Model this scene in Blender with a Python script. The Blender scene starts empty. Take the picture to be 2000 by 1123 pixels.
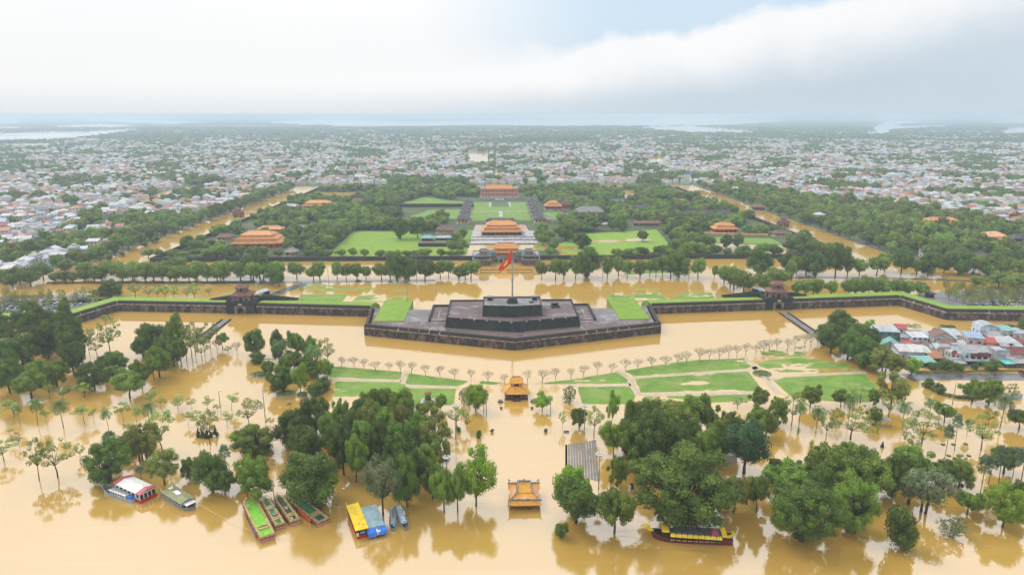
import bpy, math, random
import numpy as np
from mathutils import Vector, noise as mnoise
R = math.radians
random.seed(7); RNG = np.random.default_rng(7)
scn = bpy.context.scene
COL = scn.collection
# ------------------------------------------------------------------ camera
CAM_H = 126.0; FPX = 1333.0; CX, CY = 1000.0, 561.5
PITCH = math.atan((CY - 224) / FPX); YAW = math.atan(39 / math.hypot(FPX, CY - 224))
cam_d = bpy.data.cameras.new('camera'); cam = bpy.data.objects.new('camera', cam_d); COL.objects.link(cam)
cam_d.sensor_width = 36.0; cam_d.lens = FPX / 2000 * 36.0; cam_d.clip_start = 1.0; cam_d.clip_end = 200000.0
cam.location = (0, 0, CAM_H); cam.rotation_euler = (R(90) - PITCH, 0, -YAW)
scn.camera = cam
# ------------------------------------------------------------------ render
scn.render.engine = 'CYCLES'
cy_ = scn.cycles
cy_.use_denoising = True
try: cy_.denoiser = 'OPENIMAGEDENOISE'
except Exception: pass
cy_.max_bounces = 5; cy_.diffuse_bounces = 2; cy_.glossy_bounces = 2; cy_.transmission_bounces = 2; cy_.volume_bounces = 1
cy_.caustics_reflective = False; cy_.caustics_refractive = False
cy_.use_adaptive_sampling = True; cy_.adaptive_threshold = 0.015
vs = scn.view_settings
vs.view_transform = 'Standard'; vs.look = 'None'; vs.gamma = 1.0; vs.exposure = 0.03
try: vs.use_curve_mapping = False
except Exception: pass
# ------------------------------------------------------------------ node helper
class NT:
    def __init__(s, tree): s.t = tree; s.n = tree.nodes; s.l = tree.links
    def add(s, typ, _in=None, **props):
        nd = s.n.new(typ)
        for k, v in props.items(): setattr(nd, k, v)
        for k, v in (_in or {}).items():
            if v is None: continue
            sk = nd.inputs[k]
            if hasattr(v, 'is_output') : s.l.new(v, sk)
            else: sk.default_value = v
        return nd
    def m(s, op, a, b=0.0, c=None, clamp=False):
        nd = s.add('ShaderNodeMath', operation=op, use_clamp=clamp)
        for i, v in enumerate((a, b, c)):
            if v is None: continue
            if hasattr(v, 'is_output'): s.l.new(v, nd.inputs[i])
            else: nd.inputs[i].default_value = v
        return nd.outputs[0]
    def sm(s, v, a, b, lo=0.0, hi=1.0):
        nd = s.add('ShaderNodeMapRange', {0: v, 1: a, 2: b, 3: lo, 4: hi}, interpolation_type='SMOOTHSTEP')
        return nd.outputs[0]
    def mix(s, f, a, b, mode='MIX'):
        nd = s.add('ShaderNodeMix', data_type='RGBA', blend_type=mode)
        for k, v in ((0, f), (6, a), (7, b)):
            if hasattr(v, 'is_output'): s.l.new(v, nd.inputs[k])
            else: nd.inputs[k].default_value = (v if k == 0 else (*v[:3], 1.0))
        return nd.outputs[2]
    def noise(s, vec, scale, detail=3.0, rough=0.55, dist=0.0):
        return s.add('ShaderNodeTexNoise', {'Vector': vec, 'Scale': scale, 'Detail': detail, 'Roughness': rough, 'Distortion': dist}).outputs['Fac']
# ------------------------------------------------------------------ world: cloudy daylight sky
SUN_EL, SUN_AZ = 48.0, -52.0          # front-left of the view, behind thin cloud
world = bpy.data.worlds.new('World'); scn.world = world; world.use_nodes = True
w = NT(world.node_tree)
for nd in list(w.n): w.n.remove(nd)
g = w.add('ShaderNodeTexCoord').outputs['Generated']
sx = w.add('ShaderNodeSeparateXYZ', {0: g}); dx, dy, dz = sx.outputs
az = w.m('ARCTAN2', dx, dy)
n1 = w.noise(g, 9.0, 6.0, 0.58); n2 = w.noise(g, 2.2, 4.0, 0.5)
edge = w.m('ADD', w.m('MULTIPLY', az, 0.160), 0.062)
edge = w.m('ADD', edge, w.m('MULTIPLY', w.m('SUBTRACT', n1, 0.5), 0.075))
d = w.m('SUBTRACT', dz, edge)                                    # height above the upper edge of the cloud bank
soft = w.sm(az, -0.22, 0.16, 0.09, 0.013)
above = w.m('DIVIDE', d, soft, clamp=True)
right = w.sm(az, -0.30, 0.30)
n3 = w.noise(g, 3.6, 5.0, 0.6)
blue = w.m('MULTIPLY', w.m('MULTIPLY', above, w.sm(az, -0.14, 0.20)), w.sm(w.m('ADD', dz, w.m('MULTIPLY', w.m('SUBTRACT', n3, 0.5), 0.22)), 0.17, 0.30, 1.0, 0.12))
white = w.mix(w.sm(dz, 0.02, 0.62), (0.93, 0.935, 0.94), (1.55, 1.55, 1.55))
white = w.mix(w.m('MULTIPLY', w.sm(n2, 0.42, 0.70), 0.16), white, (0.80, 0.84, 0.89))
into = w.m('MULTIPLY', w.sm(d, -0.012, -0.105), right)
bank = w.mix(into, (0.97, 0.975, 0.985), (0.555, 0.665, 0.765))
bank = w.mix(w.m('MULTIPLY', w.sm(n1, 0.35, 0.72), 0.18), bank, (0.86, 0.89, 0.92))
cloud = w.mix(above, bank, white)
cloud = w.mix(w.m('MULTIPLY', blue, 0.74), cloud, (0.57, 0.77, 0.96))
cloud = w.mix(w.sm(dz, 0.045, -0.002), cloud, w.mix(right, (0.80, 0.83, 0.87), (0.60, 0.70, 0.785)))
sky = w.add('ShaderNodeTexSky', sky_type='NISHITA', sun_disc=False, sun_elevation=R(SUN_EL), sun_rotation=R(SUN_AZ), altitude=0.0, air_density=1.0, dust_density=2.0, ozone_density=1.0).outputs[0]
cl10 = w.mix(1.0, cloud, (10, 10, 10), 'MULTIPLY')
tot = w.mix(w.m('SUBTRACT', 0.96, w.m('MULTIPLY', blue, 0.10)), sky, cl10)
bg = w.add('ShaderNodeBackground', {'Color': tot, 'Strength': 0.1})
w.l.new(bg.outputs[0], w.add('ShaderNodeOutputWorld').inputs[0])
world.cycles.sampling_method = 'MANUAL'; world.cycles.sample_map_resolution = 512
# ------------------------------------------------------------------ sun, soft behind the cloud
sun_d = bpy.data.lights.new('sun', 'SUN'); sun_d.energy = 1.5; sun_d.angle = R(22); sun_d.color = (1.0, 0.96, 0.90)
sun = bpy.data.objects.new('sun', sun_d); COL.objects.link(sun)
sd = Vector((math.sin(R(SUN_AZ)) * math.cos(R(SUN_EL)), math.cos(R(SUN_AZ)) * math.cos(R(SUN_EL)), math.sin(R(SUN_EL))))
sun.rotation_euler = sd.to_track_quat('Z', 'Y').to_euler(); sun.location = (-200, 200, 300)
# ------------------------------------------------------------------ pixel direction -> place on the ground
_cp, _sp, _c, _s = math.cos(PITCH), math.sin(PITCH), math.cos(YAW), math.sin(YAW)
def G(px, py, z=0.0):
    a = (px - CX) / FPX; b = (CY - py) / FPX
    x = a; y = _cp + b * _sp; zz = -_sp + b * _cp
    t = (z - CAM_H) / zz
    return ((x * _c + y * _s) * t, (-x * _s + y * _c) * t)
def P3(px, py, z=0.0): return (*G(px, py, z), z)
def proj(X, Y, Z):
    x = X * _c - Y * _s; y = X * _s + Y * _c; z = Z - CAM_H
    f = y * _cp - z * _sp; u = y * _sp + z * _cp
    return CX + FPX * x / f, CY - FPX * u / f, f / FPX
def height_at(px, py, ty, z0=0.0):
    X, Y = G(px, py, z0); lo, hi = z0, z0 + 150
    for _ in range(30):
        m = (lo + hi) / 2
        if proj(X, Y, m)[1] > ty: lo = m
        else: hi = m
    return lo - z0
AX = 11.5                                                        # the citadel's axis of symmetry
# ------------------------------------------------------------------ materials
MATS = {}
def mat(name, col, rough=0.75, var=0.18, scale=0.4, col2=None, metal=0.0, spec=0.3, streak=False, stain=None, stain_amt=0.5, stain_scale=0.25, bump=0.0, mud=None):
    if name in MATS: return MATS[name]
    m = bpy.data.materials.new(name); m.use_nodes = True; t = NT(m.node_tree)
    for nd in list(t.n): t.n.remove(nd)
    tc = t.add('ShaderNodeTexCoord').outputs['Object']
    vec = tc
    if streak: vec = t.add('ShaderNodeMapping', {0: tc, 3: (1.0, 1.0, 0.5)}).outputs[0]
    f = t.noise(vec, scale, 4.0, 0.6)
    c2 = col2 or tuple(c * (1 - var * 1.6) for c in col)
    c1 = col if col2 else tuple(min(1, c * (1 + var)) for c in col)
    c = t.mix(t.sm(f, 0.3, 0.7), c1, c2)
    if stain:
        f2 = t.noise(vec, stain_scale, 5.0, 0.65)
        c = t.mix(t.m('MULTIPLY', t.sm(f2, 0.48, 0.62), stain_amt), c, stain)
    if mud:
        pz = t.add('ShaderNodeSeparateXYZ', {0: t.add('ShaderNodeNewGeometry').outputs['Position']}).outputs[2]
        c = t.mix(t.sm(t.m('ADD', pz, t.m('MULTIPLY', t.m('SUBTRACT', t.noise(tc, 0.9, 4.0), 0.5), 0.05)), 0.0, 0.045), mud, c)
    oi = t.add('ShaderNodeObjectInfo').outputs['Random']
    c = t.mix(1.0, c, t.add('ShaderNodeCombineColor', {0: t.m('MULTIPLY_ADD', oi, 0.12, 0.94), 1: t.m('MULTIPLY_ADD', oi, 0.12, 0.94), 2: t.m('MULTIPLY_ADD', oi, 0.10, 0.95)}).outputs[0], 'MULTIPLY')
    b = t.add('ShaderNodeBsdfPrincipled', {'Base Color': c, 'Roughness': rough, 'Metallic': metal, 'Specular IOR Level': spec})
    if bump:
        bn = t.add('ShaderNodeBump', {'Height': t.noise(tc, scale * 6, 3.0), 'Strength': bump, 'Distance': 0.3})
        t.l.new(bn.outputs[0], b.inputs['Normal'])
    t.l.new(b.outputs[0], t.add('ShaderNodeOutputMaterial').inputs[0])
    MATS[name] = m; return m
def foliage(name, dark, light, rough=0.65):
    m = bpy.data.materials.new(name); m.use_nodes = True; t = NT(m.node_tree)
    for nd in list(t.n): t.n.remove(nd)
    at = t.add('ShaderNodeAttribute', attribute_name='tint').outputs['Fac']
    oi = t.add('ShaderNodeObjectInfo').outputs['Random']
    c = t.mix(t.m('ADD', t.m('MULTIPLY', at, 0.8), t.m('MULTIPLY_ADD', oi, 0.3, -0.05), clamp=True), dark, light)
    hs = t.add('ShaderNodeHueSaturation', {'Hue': t.m('MULTIPLY_ADD', oi, 0.035, 0.483), 'Saturation': 1.0, 'Value': t.m('MULTIPLY_ADD', oi, 0.35, 0.82), 'Color': c})
    b = t.add('ShaderNodeBsdfPrincipled', {'Base Color': hs.outputs[0], 'Roughness': rough, 'Specular IOR Level': 0.25})
    tr = t.add('ShaderNodeBsdfTranslucent', {'Color': hs.outputs[0]})
    mx = t.add('ShaderNodeMixShader', {0: 0.22}); t.l.new(b.outputs[0], mx.inputs[1]); t.l.new(tr.outputs[0], mx.inputs[2])
    t.l.new(mx.outputs[0], t.add('ShaderNodeOutputMaterial').inputs[0])
    MATS[name] = m; return m
def attr_mat(name, attr='col', rough=0.7, spec=0.3):
    m = bpy.data.materials.new(name); m.use_nodes = True; t = NT(m.node_tree)
    for nd in list(t.n): t.n.remove(nd)
    at = t.add('ShaderNodeAttribute', attribute_name=attr).outputs['Color']
    tc = t.add('ShaderNodeTexCoord').outputs['Object']
    v = t.sm(t.noise(tc, 0.35, 3.0), 0.25, 0.75, 0.80, 1.08)
    c = t.mix(1.0, at, t.add('ShaderNodeCombineColor', {0: v, 1: v, 2: v}).outputs[0], 'MULTIPLY')
    b = t.add('ShaderNodeBsdfPrincipled', {'Base Color': c, 'Roughness': rough, 'Specular IOR Level': spec})
    t.l.new(b.outputs[0], t.add('ShaderNodeOutputMaterial').inputs[0])
    MATS[name] = m; return m
def water_mat(name, c1, c2, ior=1.62, rough=0.05, bump=0.05, scale=0.5):
    m = bpy.data.materials.new(name); m.use_nodes = True; t = NT(m.node_tree)
    for nd in list(t.n): t.n.remove(nd)
    tc = t.add('ShaderNodeTexCoord').outputs['Object']
    st = t.add('ShaderNodeMapping', {0: tc, 3: (0.35, 1.0, 1.0)}).outputs[0]
    c = t.mix(t.sm(t.noise(st, 0.018, 5.0, 0.6, 0.6), 0.3, 0.72), c1, c2)
    bn = t.add('ShaderNodeBump', {'Height': t.noise(st, scale, 3.0, 0.5), 'Strength': bump, 'Distance': 0.25}).outputs[0]
    fl = t.add('ShaderNodeMapping', {0: tc, 3: (0.10, 1.0, 1.0), 2: (0, 0, 0.05)}).outputs[0]
    c = t.mix(t.m('MULTIPLY', t.sm(t.noise(fl, 0.16, 5.0, 0.65, 0.8), 0.50, 0.72), 0.38), c, tuple(x * q for x, q in zip(c1, (1.10, 1.20, 1.9))))
    rg = t.sm(t.noise(st, 0.011, 4.0, 0.6, 0.4), 0.40, 0.68, rough * 0.6, rough * 2.4)
    df = t.add('ShaderNodeBsdfDiffuse', {'Color': c})
    gl = t.add('ShaderNodeBsdfGlossy', {'Color': (1, 1, 1, 1), 'Roughness': rg, 'Normal': bn})
    mx = t.add('ShaderNodeMixShader', {0: t.add('ShaderNodeFresnel', {'IOR': ior, 'Normal': bn}).outputs[0]})
    t.l.new(df.outputs[0], mx.inputs[1]); t.l.new(gl.outputs[0], mx.inputs[2])
    t.l.new(mx.outputs[0], t.add('ShaderNodeOutputMaterial').inputs[0])
    MATS[name] = m; return m
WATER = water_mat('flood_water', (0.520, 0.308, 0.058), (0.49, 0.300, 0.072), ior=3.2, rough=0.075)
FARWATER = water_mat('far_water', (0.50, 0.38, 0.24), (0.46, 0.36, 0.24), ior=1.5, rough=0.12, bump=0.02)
# foliage palettes
F_DARK = foliage('foliage_dark', (0.05, 0.094, 0.013), (0.172, 0.256, 0.036))
F_MID = foliage('foliage_mid', (0.092, 0.156, 0.017), (0.262, 0.37, 0.048))
F_OLIVE = foliage('foliage_olive', (0.118, 0.14, 0.02), (0.3, 0.33, 0.062))
F_LIGHT = foliage('foliage_light', (0.17, 0.24, 0.045), (0.38, 0.46, 0.11))
F_LIME = foliage('foliage_lime', (0.14, 0.28, 0.018), (0.37, 0.54, 0.05))
F_PALE = foliage('foliage_pale', (0.13, 0.19, 0.085), (0.27, 0.34, 0.16))
F_PALM = foliage('foliage_palm', (0.075, 0.15, 0.034), (0.2, 0.31, 0.085))
F_FAN = foliage('foliage_fan', (0.09, 0.155, 0.075), (0.25, 0.34, 0.19))
F_DEEP = foliage('foliage_deep', (0.026, 0.06, 0.02), (0.08, 0.145, 0.046))
F_TWIG = foliage('foliage_twig', (0.36, 0.33, 0.23), (0.52, 0.48, 0.34))
BARK = mat('bark', (0.060, 0.045, 0.035), 0.9, 0.3, 3.0)
BARK_PALE = mat('bark_pale', (0.20, 0.165, 0.135), 0.9, 0.25, 3.0)
GRASS = mat('lawn_grass', (0.165, 0.285, 0.035), 0.85, scale=0.16, col2=(0.105, 0.210, 0.030), stain=(0.215, 0.265, 0.075), stain_amt=0.75, stain_scale=0.09, bump=0.3, mud=(0.29, 0.31, 0.10))
GRASS_B = mat('bank_grass', (0.215, 0.335, 0.024), 0.85, scale=0.2, col2=(0.140, 0.260, 0.026), stain=(0.24, 0.32, 0.06), stain_amt=0.5, stain_scale=0.10, bump=0.3)
# ------------------------------------------------------------------ mesh building
def link(name, me, parent=None):
    o = bpy.data.objects.new(name, me); COL.objects.link(o)
    if parent is not None: o.parent = parent
    return o
def tag(o, label=None, cat=None, group=None, kind=None):
    for k, v in (('label', label), ('category', cat), ('group', group), ('kind', kind)):
        if v: o[k] = v
    return o
def empty(name, loc=(0, 0, 0), rz=0.0, sc=None):
    o = bpy.data.objects.new(name, None); COL.objects.link(o)
    o.location = loc; o.rotation_euler = (0, 0, rz)
    if sc is not None: o.scale = sc
    o.empty_display_size = 0.5
    return o
class MB:
    def __init__(s): s.v = []; s.f = []
    def add(s, vs, fs):
        k = len(s.v); s.v += [tuple(p) for p in vs]; s.f += [tuple(i + k for i in f) for f in fs]; return s
    def box(s, x0, x1, y0, y1, z0, z1, tx=0.0, ty=0.0):
        v = [(x0, y0, z0), (x1, y0, z0), (x1, y1, z0), (x0, y1, z0), (x0 + tx, y0 + ty, z1), (x1 - tx, y0 + ty, z1), (x1 - tx, y1 - ty, z1), (x0 + tx, y1 - ty, z1)]
        return s.add(v, [(0, 3, 2, 1), (4, 5, 6, 7), (0, 1, 5, 4), (1, 2, 6, 5), (2, 3, 7, 6), (3, 0, 4, 7)])
    def prism(s, poly, z0, z1, batter=0.0):
        n = len(poly); top = inset(poly, batter) if batter else poly
        v = [(*p[:2], z0) for p in poly] + [(*p[:2], z1) for p in top]
        return s.add(v, [tuple(range(n - 1, -1, -1)), tuple(range(n, 2 * n))] + [(i, (i + 1) % n, n + (i + 1) % n, n + i) for i in range(n)])
    def tube(s, pts, radii, n=6, cap=True):
        pts = [Vector(p) for p in pts]; k0 = len(s.v); L = len(pts)
        for i, p in enumerate(pts):
            t = (pts[min(i + 1, L - 1)] - pts[max(i - 1, 0)]).normalized()
            a = t.cross(Vector((0, 0, 1)) if abs(t.z) < 0.95 else Vector((1, 0, 0))).normalized(); b = t.cross(a)
            r = radii[i] if hasattr(radii, '__len__') else radii
            for j in range(n):
                q = 2 * math.pi * j / n; s.v.append(tuple(p + a * (r * math.cos(q)) + b * (r * math.sin(q))))
        for i in range(L - 1):
            for j in range(n):
                j2 = (j + 1) % n
                s.f.append((k0 + i * n + j, k0 + i * n + j2, k0 + (i + 1) * n + j2, k0 + (i + 1) * n + j))
        if cap:
            s.f.append(tuple(k0 + j for j in range(n - 1, -1, -1))); s.f.append(tuple(k0 + (L - 1) * n + j for j in range(n)))
        return s
    def bar(s, p, q, wd, h):
        p = Vector(p); q = Vector(q); t = (q - p).normalized(); a = t.cross(Vector((0, 0, 1))).normalized() * (wd / 2)
        v = [p - a, p + a, q + a, q - a]; v = [tuple(x) for x in v] + [(x.x, x.y, x.z + h) for x in v]
        return s.add(v, [(3, 2, 1, 0), (4, 5, 6, 7), (0, 1, 5, 4), (1, 2, 6, 5), (2, 3, 7, 6), (3, 0, 4, 7)])
    def hip(s, x0, x1, y0, y1, z0, z1, rx=None, ry=0.0, th=0.25, curl=0.0):
        """hipped roof over a rectangle; rx, ry: half length of the ridge; curl lifts the eave corners"""
        cx, cyy = (x0 + x1) / 2, (y0 + y1) / 2
        if rx is None: rx = max(0.0, (x1 - x0 - (y1 - y0)) / 2)
        e = []
        for (ax, ay, bx, by) in ((x0, y0, x1, y0), (x1, y0, x1, y1), (x1, y1, x0, y1), (x0, y1, x0, y0)):
            for q in (0.0, 0.12, 0.88): e.append((ax + (bx - ax) * q, ay + (by - ay) * q, z0 + (curl if q == 0 else 0)))
        top = [(cx - rx, cyy - ry, z1), (cx + rx, cyy - ry, z1), (cx + rx, cyy + ry, z1), (cx - rx, cyy + ry, z1)]
        v = e + top + [(p[0], p[1], p[2] - th) for p in e]
        f = []
        for k in range(4):
            a = 3 * k; b = (3 * k + 3) % 12; t0, t1 = 12 + k, 12 + (k + 1) % 4
            f += [(a, a + 1, t0), (a + 1, a + 2, t1, t0), (a + 2, b, t1)]
        f.append((12, 13, 14, 15))
        n = 12
        f += [(i, 16 + i, 16 + (i + 1) % n, (i + 1) % n) for i in range(n)]
        f.append(tuple(16 + i for i in range(n - 1, -1, -1)))
        return s.add(v, f)
    def gable(s, x0, x1, y0, y1, z0, z1, th=0.2, axis='x'):
        """pitched roof slab, ridge along axis"""
        if axis == 'x':
            m = (y0 + y1) / 2; pr = [(y0, z0), (m, z1), (y1, z0), (y1, z0 - th), (m, z1 - th), (y0, z0 - th)]
            v = [(x0, a, b) for a, b in pr] + [(x1, a, b) for a, b in pr]
        else:
            m = (x0 + x1) / 2; pr = [(x0, z0), (m, z1), (x1, z0), (x1, z0 - th), (m, z1 - th), (x0, z0 - th)]
            v = [(a, y1, b) for a, b in pr] + [(a, y0, b) for a, b in pr]
        return s.add(v, [(0, 1, 7, 6)[::-1], (1, 2, 8, 7)[::-1], (2, 3, 9, 8)[::-1], (3, 4, 10, 9)[::-1], (4, 5, 11, 10)[::-1], (5, 0, 6, 11)[::-1], (0, 5, 4, 1), (1, 4, 3, 2), (6, 7, 10, 11), (7, 8, 9, 10)])
    def mesh(s, name, m, smooth=False):
        me = bpy.data.meshes.new(name); me.from_pydata(s.v, [], s.f); me.materials.append(m)
        if smooth: me.polygons.foreach_set('use_smooth', [True] * len(me.polygons))
        me.update(); return me
    def build(s, name, m, parent=None, smooth=False): return link(name, s.mesh(name, m, smooth), parent)
def inset(poly, d):
    n = len(poly); out = []
    ar = sum(poly[i][0] * poly[(i + 1) % n][1] - poly[(i + 1) % n][0] * poly[i][1] for i in range(n))
    sg = 1 if ar > 0 else -1
    for i in range(n):
        p0, p1, p2 = (Vector(poly[(i + k) % n][:2]) for k in (-1, 0, 1))
        a = (p1 - p0).normalized(); b = (p2 - p1).normalized()
        na = Vector((-a.y, a.x)) * sg; nb = Vector((-b.y, b.x)) * sg
        k = (na + nb); k = k / max(0.3, k.dot(na)) if k.length > 1e-6 else na
        q = p1 + k * d; out.append((q.x, q.y))
    return out
def in_poly(x, y, poly):
    c = False; n = len(poly); j = n - 1
    for i in range(n):
        xi, yi = poly[i][:2]; xj, yj = poly[j][:2]
        if (yi > y) != (yj > y) and x < (xj - xi) * (y - yi) / (yj - yi) + xi: c = not c
        j = i
    return c
def sheet(name, poly, z, m, label=None, cat=None, kind='structure', thick=0.0):
    """flat polygon (with an edge when thick), triangulated"""
    import bmesh
    bm = bmesh.new(); vs_ = [bm.verts.new((p[0], p[1], z)) for p in poly]
    f = bm.faces.new(vs_); bm.normal_update()
    if f.normal.z < 0: f.normal_flip()
    if thick:
        r = bmesh.ops.extrude_face_region(bm, geom=[f]); 
        for e in r['geom']:
            if isinstance(e, bmesh.types.BMVert): e.co.z -= thick
        bmesh.ops.recalc_face_normals(bm, faces=bm.faces)
    bmesh.ops.triangulate(bm, faces=[f for f in bm.faces if len(f.verts) > 4])
    me = bpy.data.meshes.new(name); bm.to_mesh(me); bm.free(); me.materials.append(m)
    o = link(name, me); tag(o, label, cat, None, kind); return o
def ragged(poly, step, amp, seed=0):
    """subdivide the outline and push it about for a natural shore line"""
    out = []; n = len(poly)
    for i in range(n):
        a, b = poly[i], poly[(i + 1) % n]; L = math.hypot(b[0] - a[0], b[1] - a[1]); k = max(1, int(L / step))
        for j in range(k):
            q = j / k; x, y = a[0] + (b[0] - a[0]) * q, a[1] + (b[1] - a[1]) * q
            v = mnoise.noise_vector(Vector((x / (step * 3) + seed, y / (step * 3), seed * 1.7)))
            out.append((x + v.x * amp, y + v.y * amp))
    return out
def GP(*pts, z=0.0): return [G(*p, z) for p in pts]
# ================================================================== SETTING
flood = MB().add([(-60000, -3000, 0), (60000, -3000, 0), (60000, 90000, 0), (-60000, 90000, 0)], [(0, 1, 2, 3)]).build('flood_water', WATER)
tag(flood, 'muddy ochre flood water covering river, park and moat', 'water', kind='structure')
EARTH = mat('city_earth', (0.15, 0.145, 0.11), 0.9, 0.3, 0.02, col2=(0.065, 0.10, 0.045))
EARTH_W = mat('wood_earth', (0.050, 0.080, 0.028), 0.9, 0.3, 0.05, col2=(0.075, 0.115, 0.035), stain=(0.13, 0.12, 0.075), stain_amt=0.5, stain_scale=0.03)
FIELD = mat('far_fields', (0.10, 0.14, 0.07), 0.9, 0.3, 0.004, col2=(0.06, 0.10, 0.055))
PAVE_W = mat('wet_asphalt', (0.13, 0.13, 0.14), 0.18, 0.3, 0.12, spec=0.5)
CARPARK = mat('car_park_asphalt', (0.17, 0.17, 0.175), 0.6, 0.2, 0.15)
PATH = mat('park_path', (0.50, 0.42, 0.30), 0.7, 0.12, 0.3, col2=(0.42, 0.34, 0.23))
ICX0, ICX1, ICY0, ICY1 = -302.0, 324.0, 597.0, 1200.0
CLX, CRX, CBY = -347.0, 366.0, 1256.0                           # outer banks of the canals
sheet('palace_ground', [(ICX0, ICY0), (ICX1, ICY0), (ICX1, ICY1), (ICX0, ICY1)], 0.30, EARTH_W, 'dark earth and grass ground inside the old palace walls', 'ground', thick=1.2)
sheet('city_ground', [(-9000, 508), (-398, 508), (-388, 545), (CLX - 3, 600), (CLX - 3, CBY), (CRX + 3, CBY), (CRX + 3, 585), (420, 548), (9000, 548), (9000, 4600), (-9000, 4600)], 0.32, EARTH, 'grey brown earth between the city houses', 'ground', thick=1.2)
sheet('far_ground', [(-60000, 4600), (60000, 4600), (60000, 80000), (-60000, 80000)], 0.30, FIELD, 'far plain of fields and villages reaching the horizon', 'ground')
# flooded fields and lagoons far behind
lag = [GP((-60, 266), (60, 258), (175, 257), (240, 253), (300, 250), (255, 257), (215, 266), (170, 271), (90, 276), (-60, 279)),
       GP((-60, 281), (60, 280), (150, 280), (175, 282), (100, 286), (-60, 290)),
       GP((100, 246), (200, 243), (260, 245), (225, 249), (130, 250)),
       GP((150, 236), (240, 232), (340, 236), (420, 240), (330, 243), (250, 241)),
       GP((-60, 238), (30, 238), (70, 241), (-60, 242)), GP((-60, 249), (40, 248), (75, 252), (-60, 256)),
       GP((505, 240), (600, 234), (660, 234), (780, 238), (1000, 236), (1200, 234), (1400, 233), (1540, 236), (1490, 242), (1300, 247), (1120, 247), (950, 244), (820, 246), (700, 247), (620, 246), (560, 243)),
       GP((1230, 249), (1350, 246), (1480, 258), (1470, 263), (1340, 262)),
       GP((1672, 262), (1700, 258), (1712, 246), (1730, 237), (1790, 237), (1800, 240), (1755, 244), (1760, 247), (1850, 245), (1875, 247), (1800, 252), (1740, 256), (1735, 263), (1715, 267)),
       GP((1950, 258), (1970, 250), (2080, 246), (2080, 266), (1960, 264)),
       GP((1700, 231), (2060, 230.8), (2060, 232), (1850, 233)), GP((1900, 237), (2060, 235), (2060, 240), (1960, 241))]
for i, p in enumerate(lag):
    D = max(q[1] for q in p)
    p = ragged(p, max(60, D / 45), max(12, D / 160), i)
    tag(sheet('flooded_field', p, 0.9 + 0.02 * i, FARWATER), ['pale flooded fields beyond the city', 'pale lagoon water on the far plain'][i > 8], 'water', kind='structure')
def wat(name, poly, label, z=0.40, step=20, amp=1.5): tag(sheet(name, ragged(poly, step, amp, len(bpy.data.objects)), z, WATER), label, 'water', kind='structure')
LAKE = GP((908, 298), (957, 297), (956, 323), (909, 324))
wat('square_lake', LAKE, 'square lake shining white among the far houses', amp=4)
wat('canal', GP((963, 302), (968, 302), (972, 330), (975, 350), (969, 350)), 'narrow canal running between far houses', step=60, amp=4)
wat('river_arm', GP((1262, 312), (1285, 305), (1303, 308), (1300, 322), (1275, 325)), 'small flooded pond beside white houses', amp=5)
wat('canal', GP((1480, 291), (1560, 300), (1590, 309), (1560, 307), (1478, 295)), 'brown canal bending through the far trees', step=60, amp=4)
wat('canal', GP((255, 398), (330, 372), (470, 352), (476, 355), (350, 378), (285, 402)), 'brown canal between houses and a row of trees', step=40, amp=3)
# paths, lawns
def lawn(name, poly, wet, label, m=GRASS, z=0.10, cell=1.6, seed=0, edge=2.0, base=0.0):
    """gently uneven turf: hollows lie under the flood, the edges dip into it"""
    xs = [p[0] for p in poly]; ys = [p[1] for p in poly]; x0, y0 = min(xs), min(ys)
    nx = int((max(xs) - x0) / cell) + 2; ny = int((max(ys) - y0) / cell) + 2
    vid = {}; V = []; Fc = []
    def ed(x, y):
        b = 1e9
        for i in range(len(poly)):
            ax, ay = poly[i]; bx, by = poly[(i + 1) % len(poly)]; l2 = (bx - ax) ** 2 + (by - ay) ** 2 or 1e-9
            q = max(0, min(1, ((x - ax) * (bx - ax) + (y - ay) * (by - ay)) / l2)); b = min(b, math.hypot(x - ax - q * (bx - ax), y - ay - q * (by - ay)))
        return b
    def vert(i, j):
        if (i, j) in vid: return vid[(i, j)]
        x, y = x0 + i * cell, y0 + j * cell
        dd = ed(x, y); ins = in_poly(x, y, poly); sd_ = dd if ins else -dd
        n = mnoise.fractal(Vector((x * 0.035 + seed, y * 0.11, seed)), 1.0, 2.0, 3) * 0.5 + mnoise.noise(Vector((x * 0.25, y * 0.5, seed + 5))) * 0.30
        zz = (n - (wet - 0.62) * 1.15) * 0.34
        zz = min(zz, z + 0.05)
        zz = min(zz, -0.06 + 0.16 * (sd_ + 0.4) / edge * (1 + 0.6 * n)) if sd_ < edge else zz
        vid[(i, j)] = len(V); V.append((x, y, base + zz)); return vid[(i, j)]
    for i in range(nx):
        for j in range(ny):
            cx, cyy = x0 + (i + .5) * cell, y0 + (j + .5) * cell
            if in_poly(cx, cyy, poly) or ed(cx, cyy) < cell * 1.2: Fc.append((vert(i, j), vert(i + 1, j), vert(i + 1, j + 1), vert(i, j + 1)))
    me = bpy.data.meshes.new(name); me.from_pydata(V, [], Fc); me.materials.append(m); me.polygons.foreach_set('use_smooth', [True] * len(Fc)); me.update()
    return tag(link(name, me), label, 'lawn', kind='structure')
lawn('lawn', GP((640, 713), (788, 726), (782, 742), (642, 737)), 0.30, 'mown lawn strip under bare frangipanis beside the moat', seed=1)
lawn('lawn', GP((652, 744), (780, 745), (802, 757), (800, 777), (650, 775)), 0.42, 'half flooded lawn below the straight park path', seed=2)
lawn('lawn', GP((797, 728), (918, 744), (905, 751), (893, 755), (800, 752), (788, 748)), 0.22, 'lawn strip beside the tiered riverside pavilion', seed=3)
lawn('lawn', GP((790, 757), (893, 758), (888, 792), (795, 795)), 0.22, 'lawn with a flowering planter near the grove', seed=4)
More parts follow.
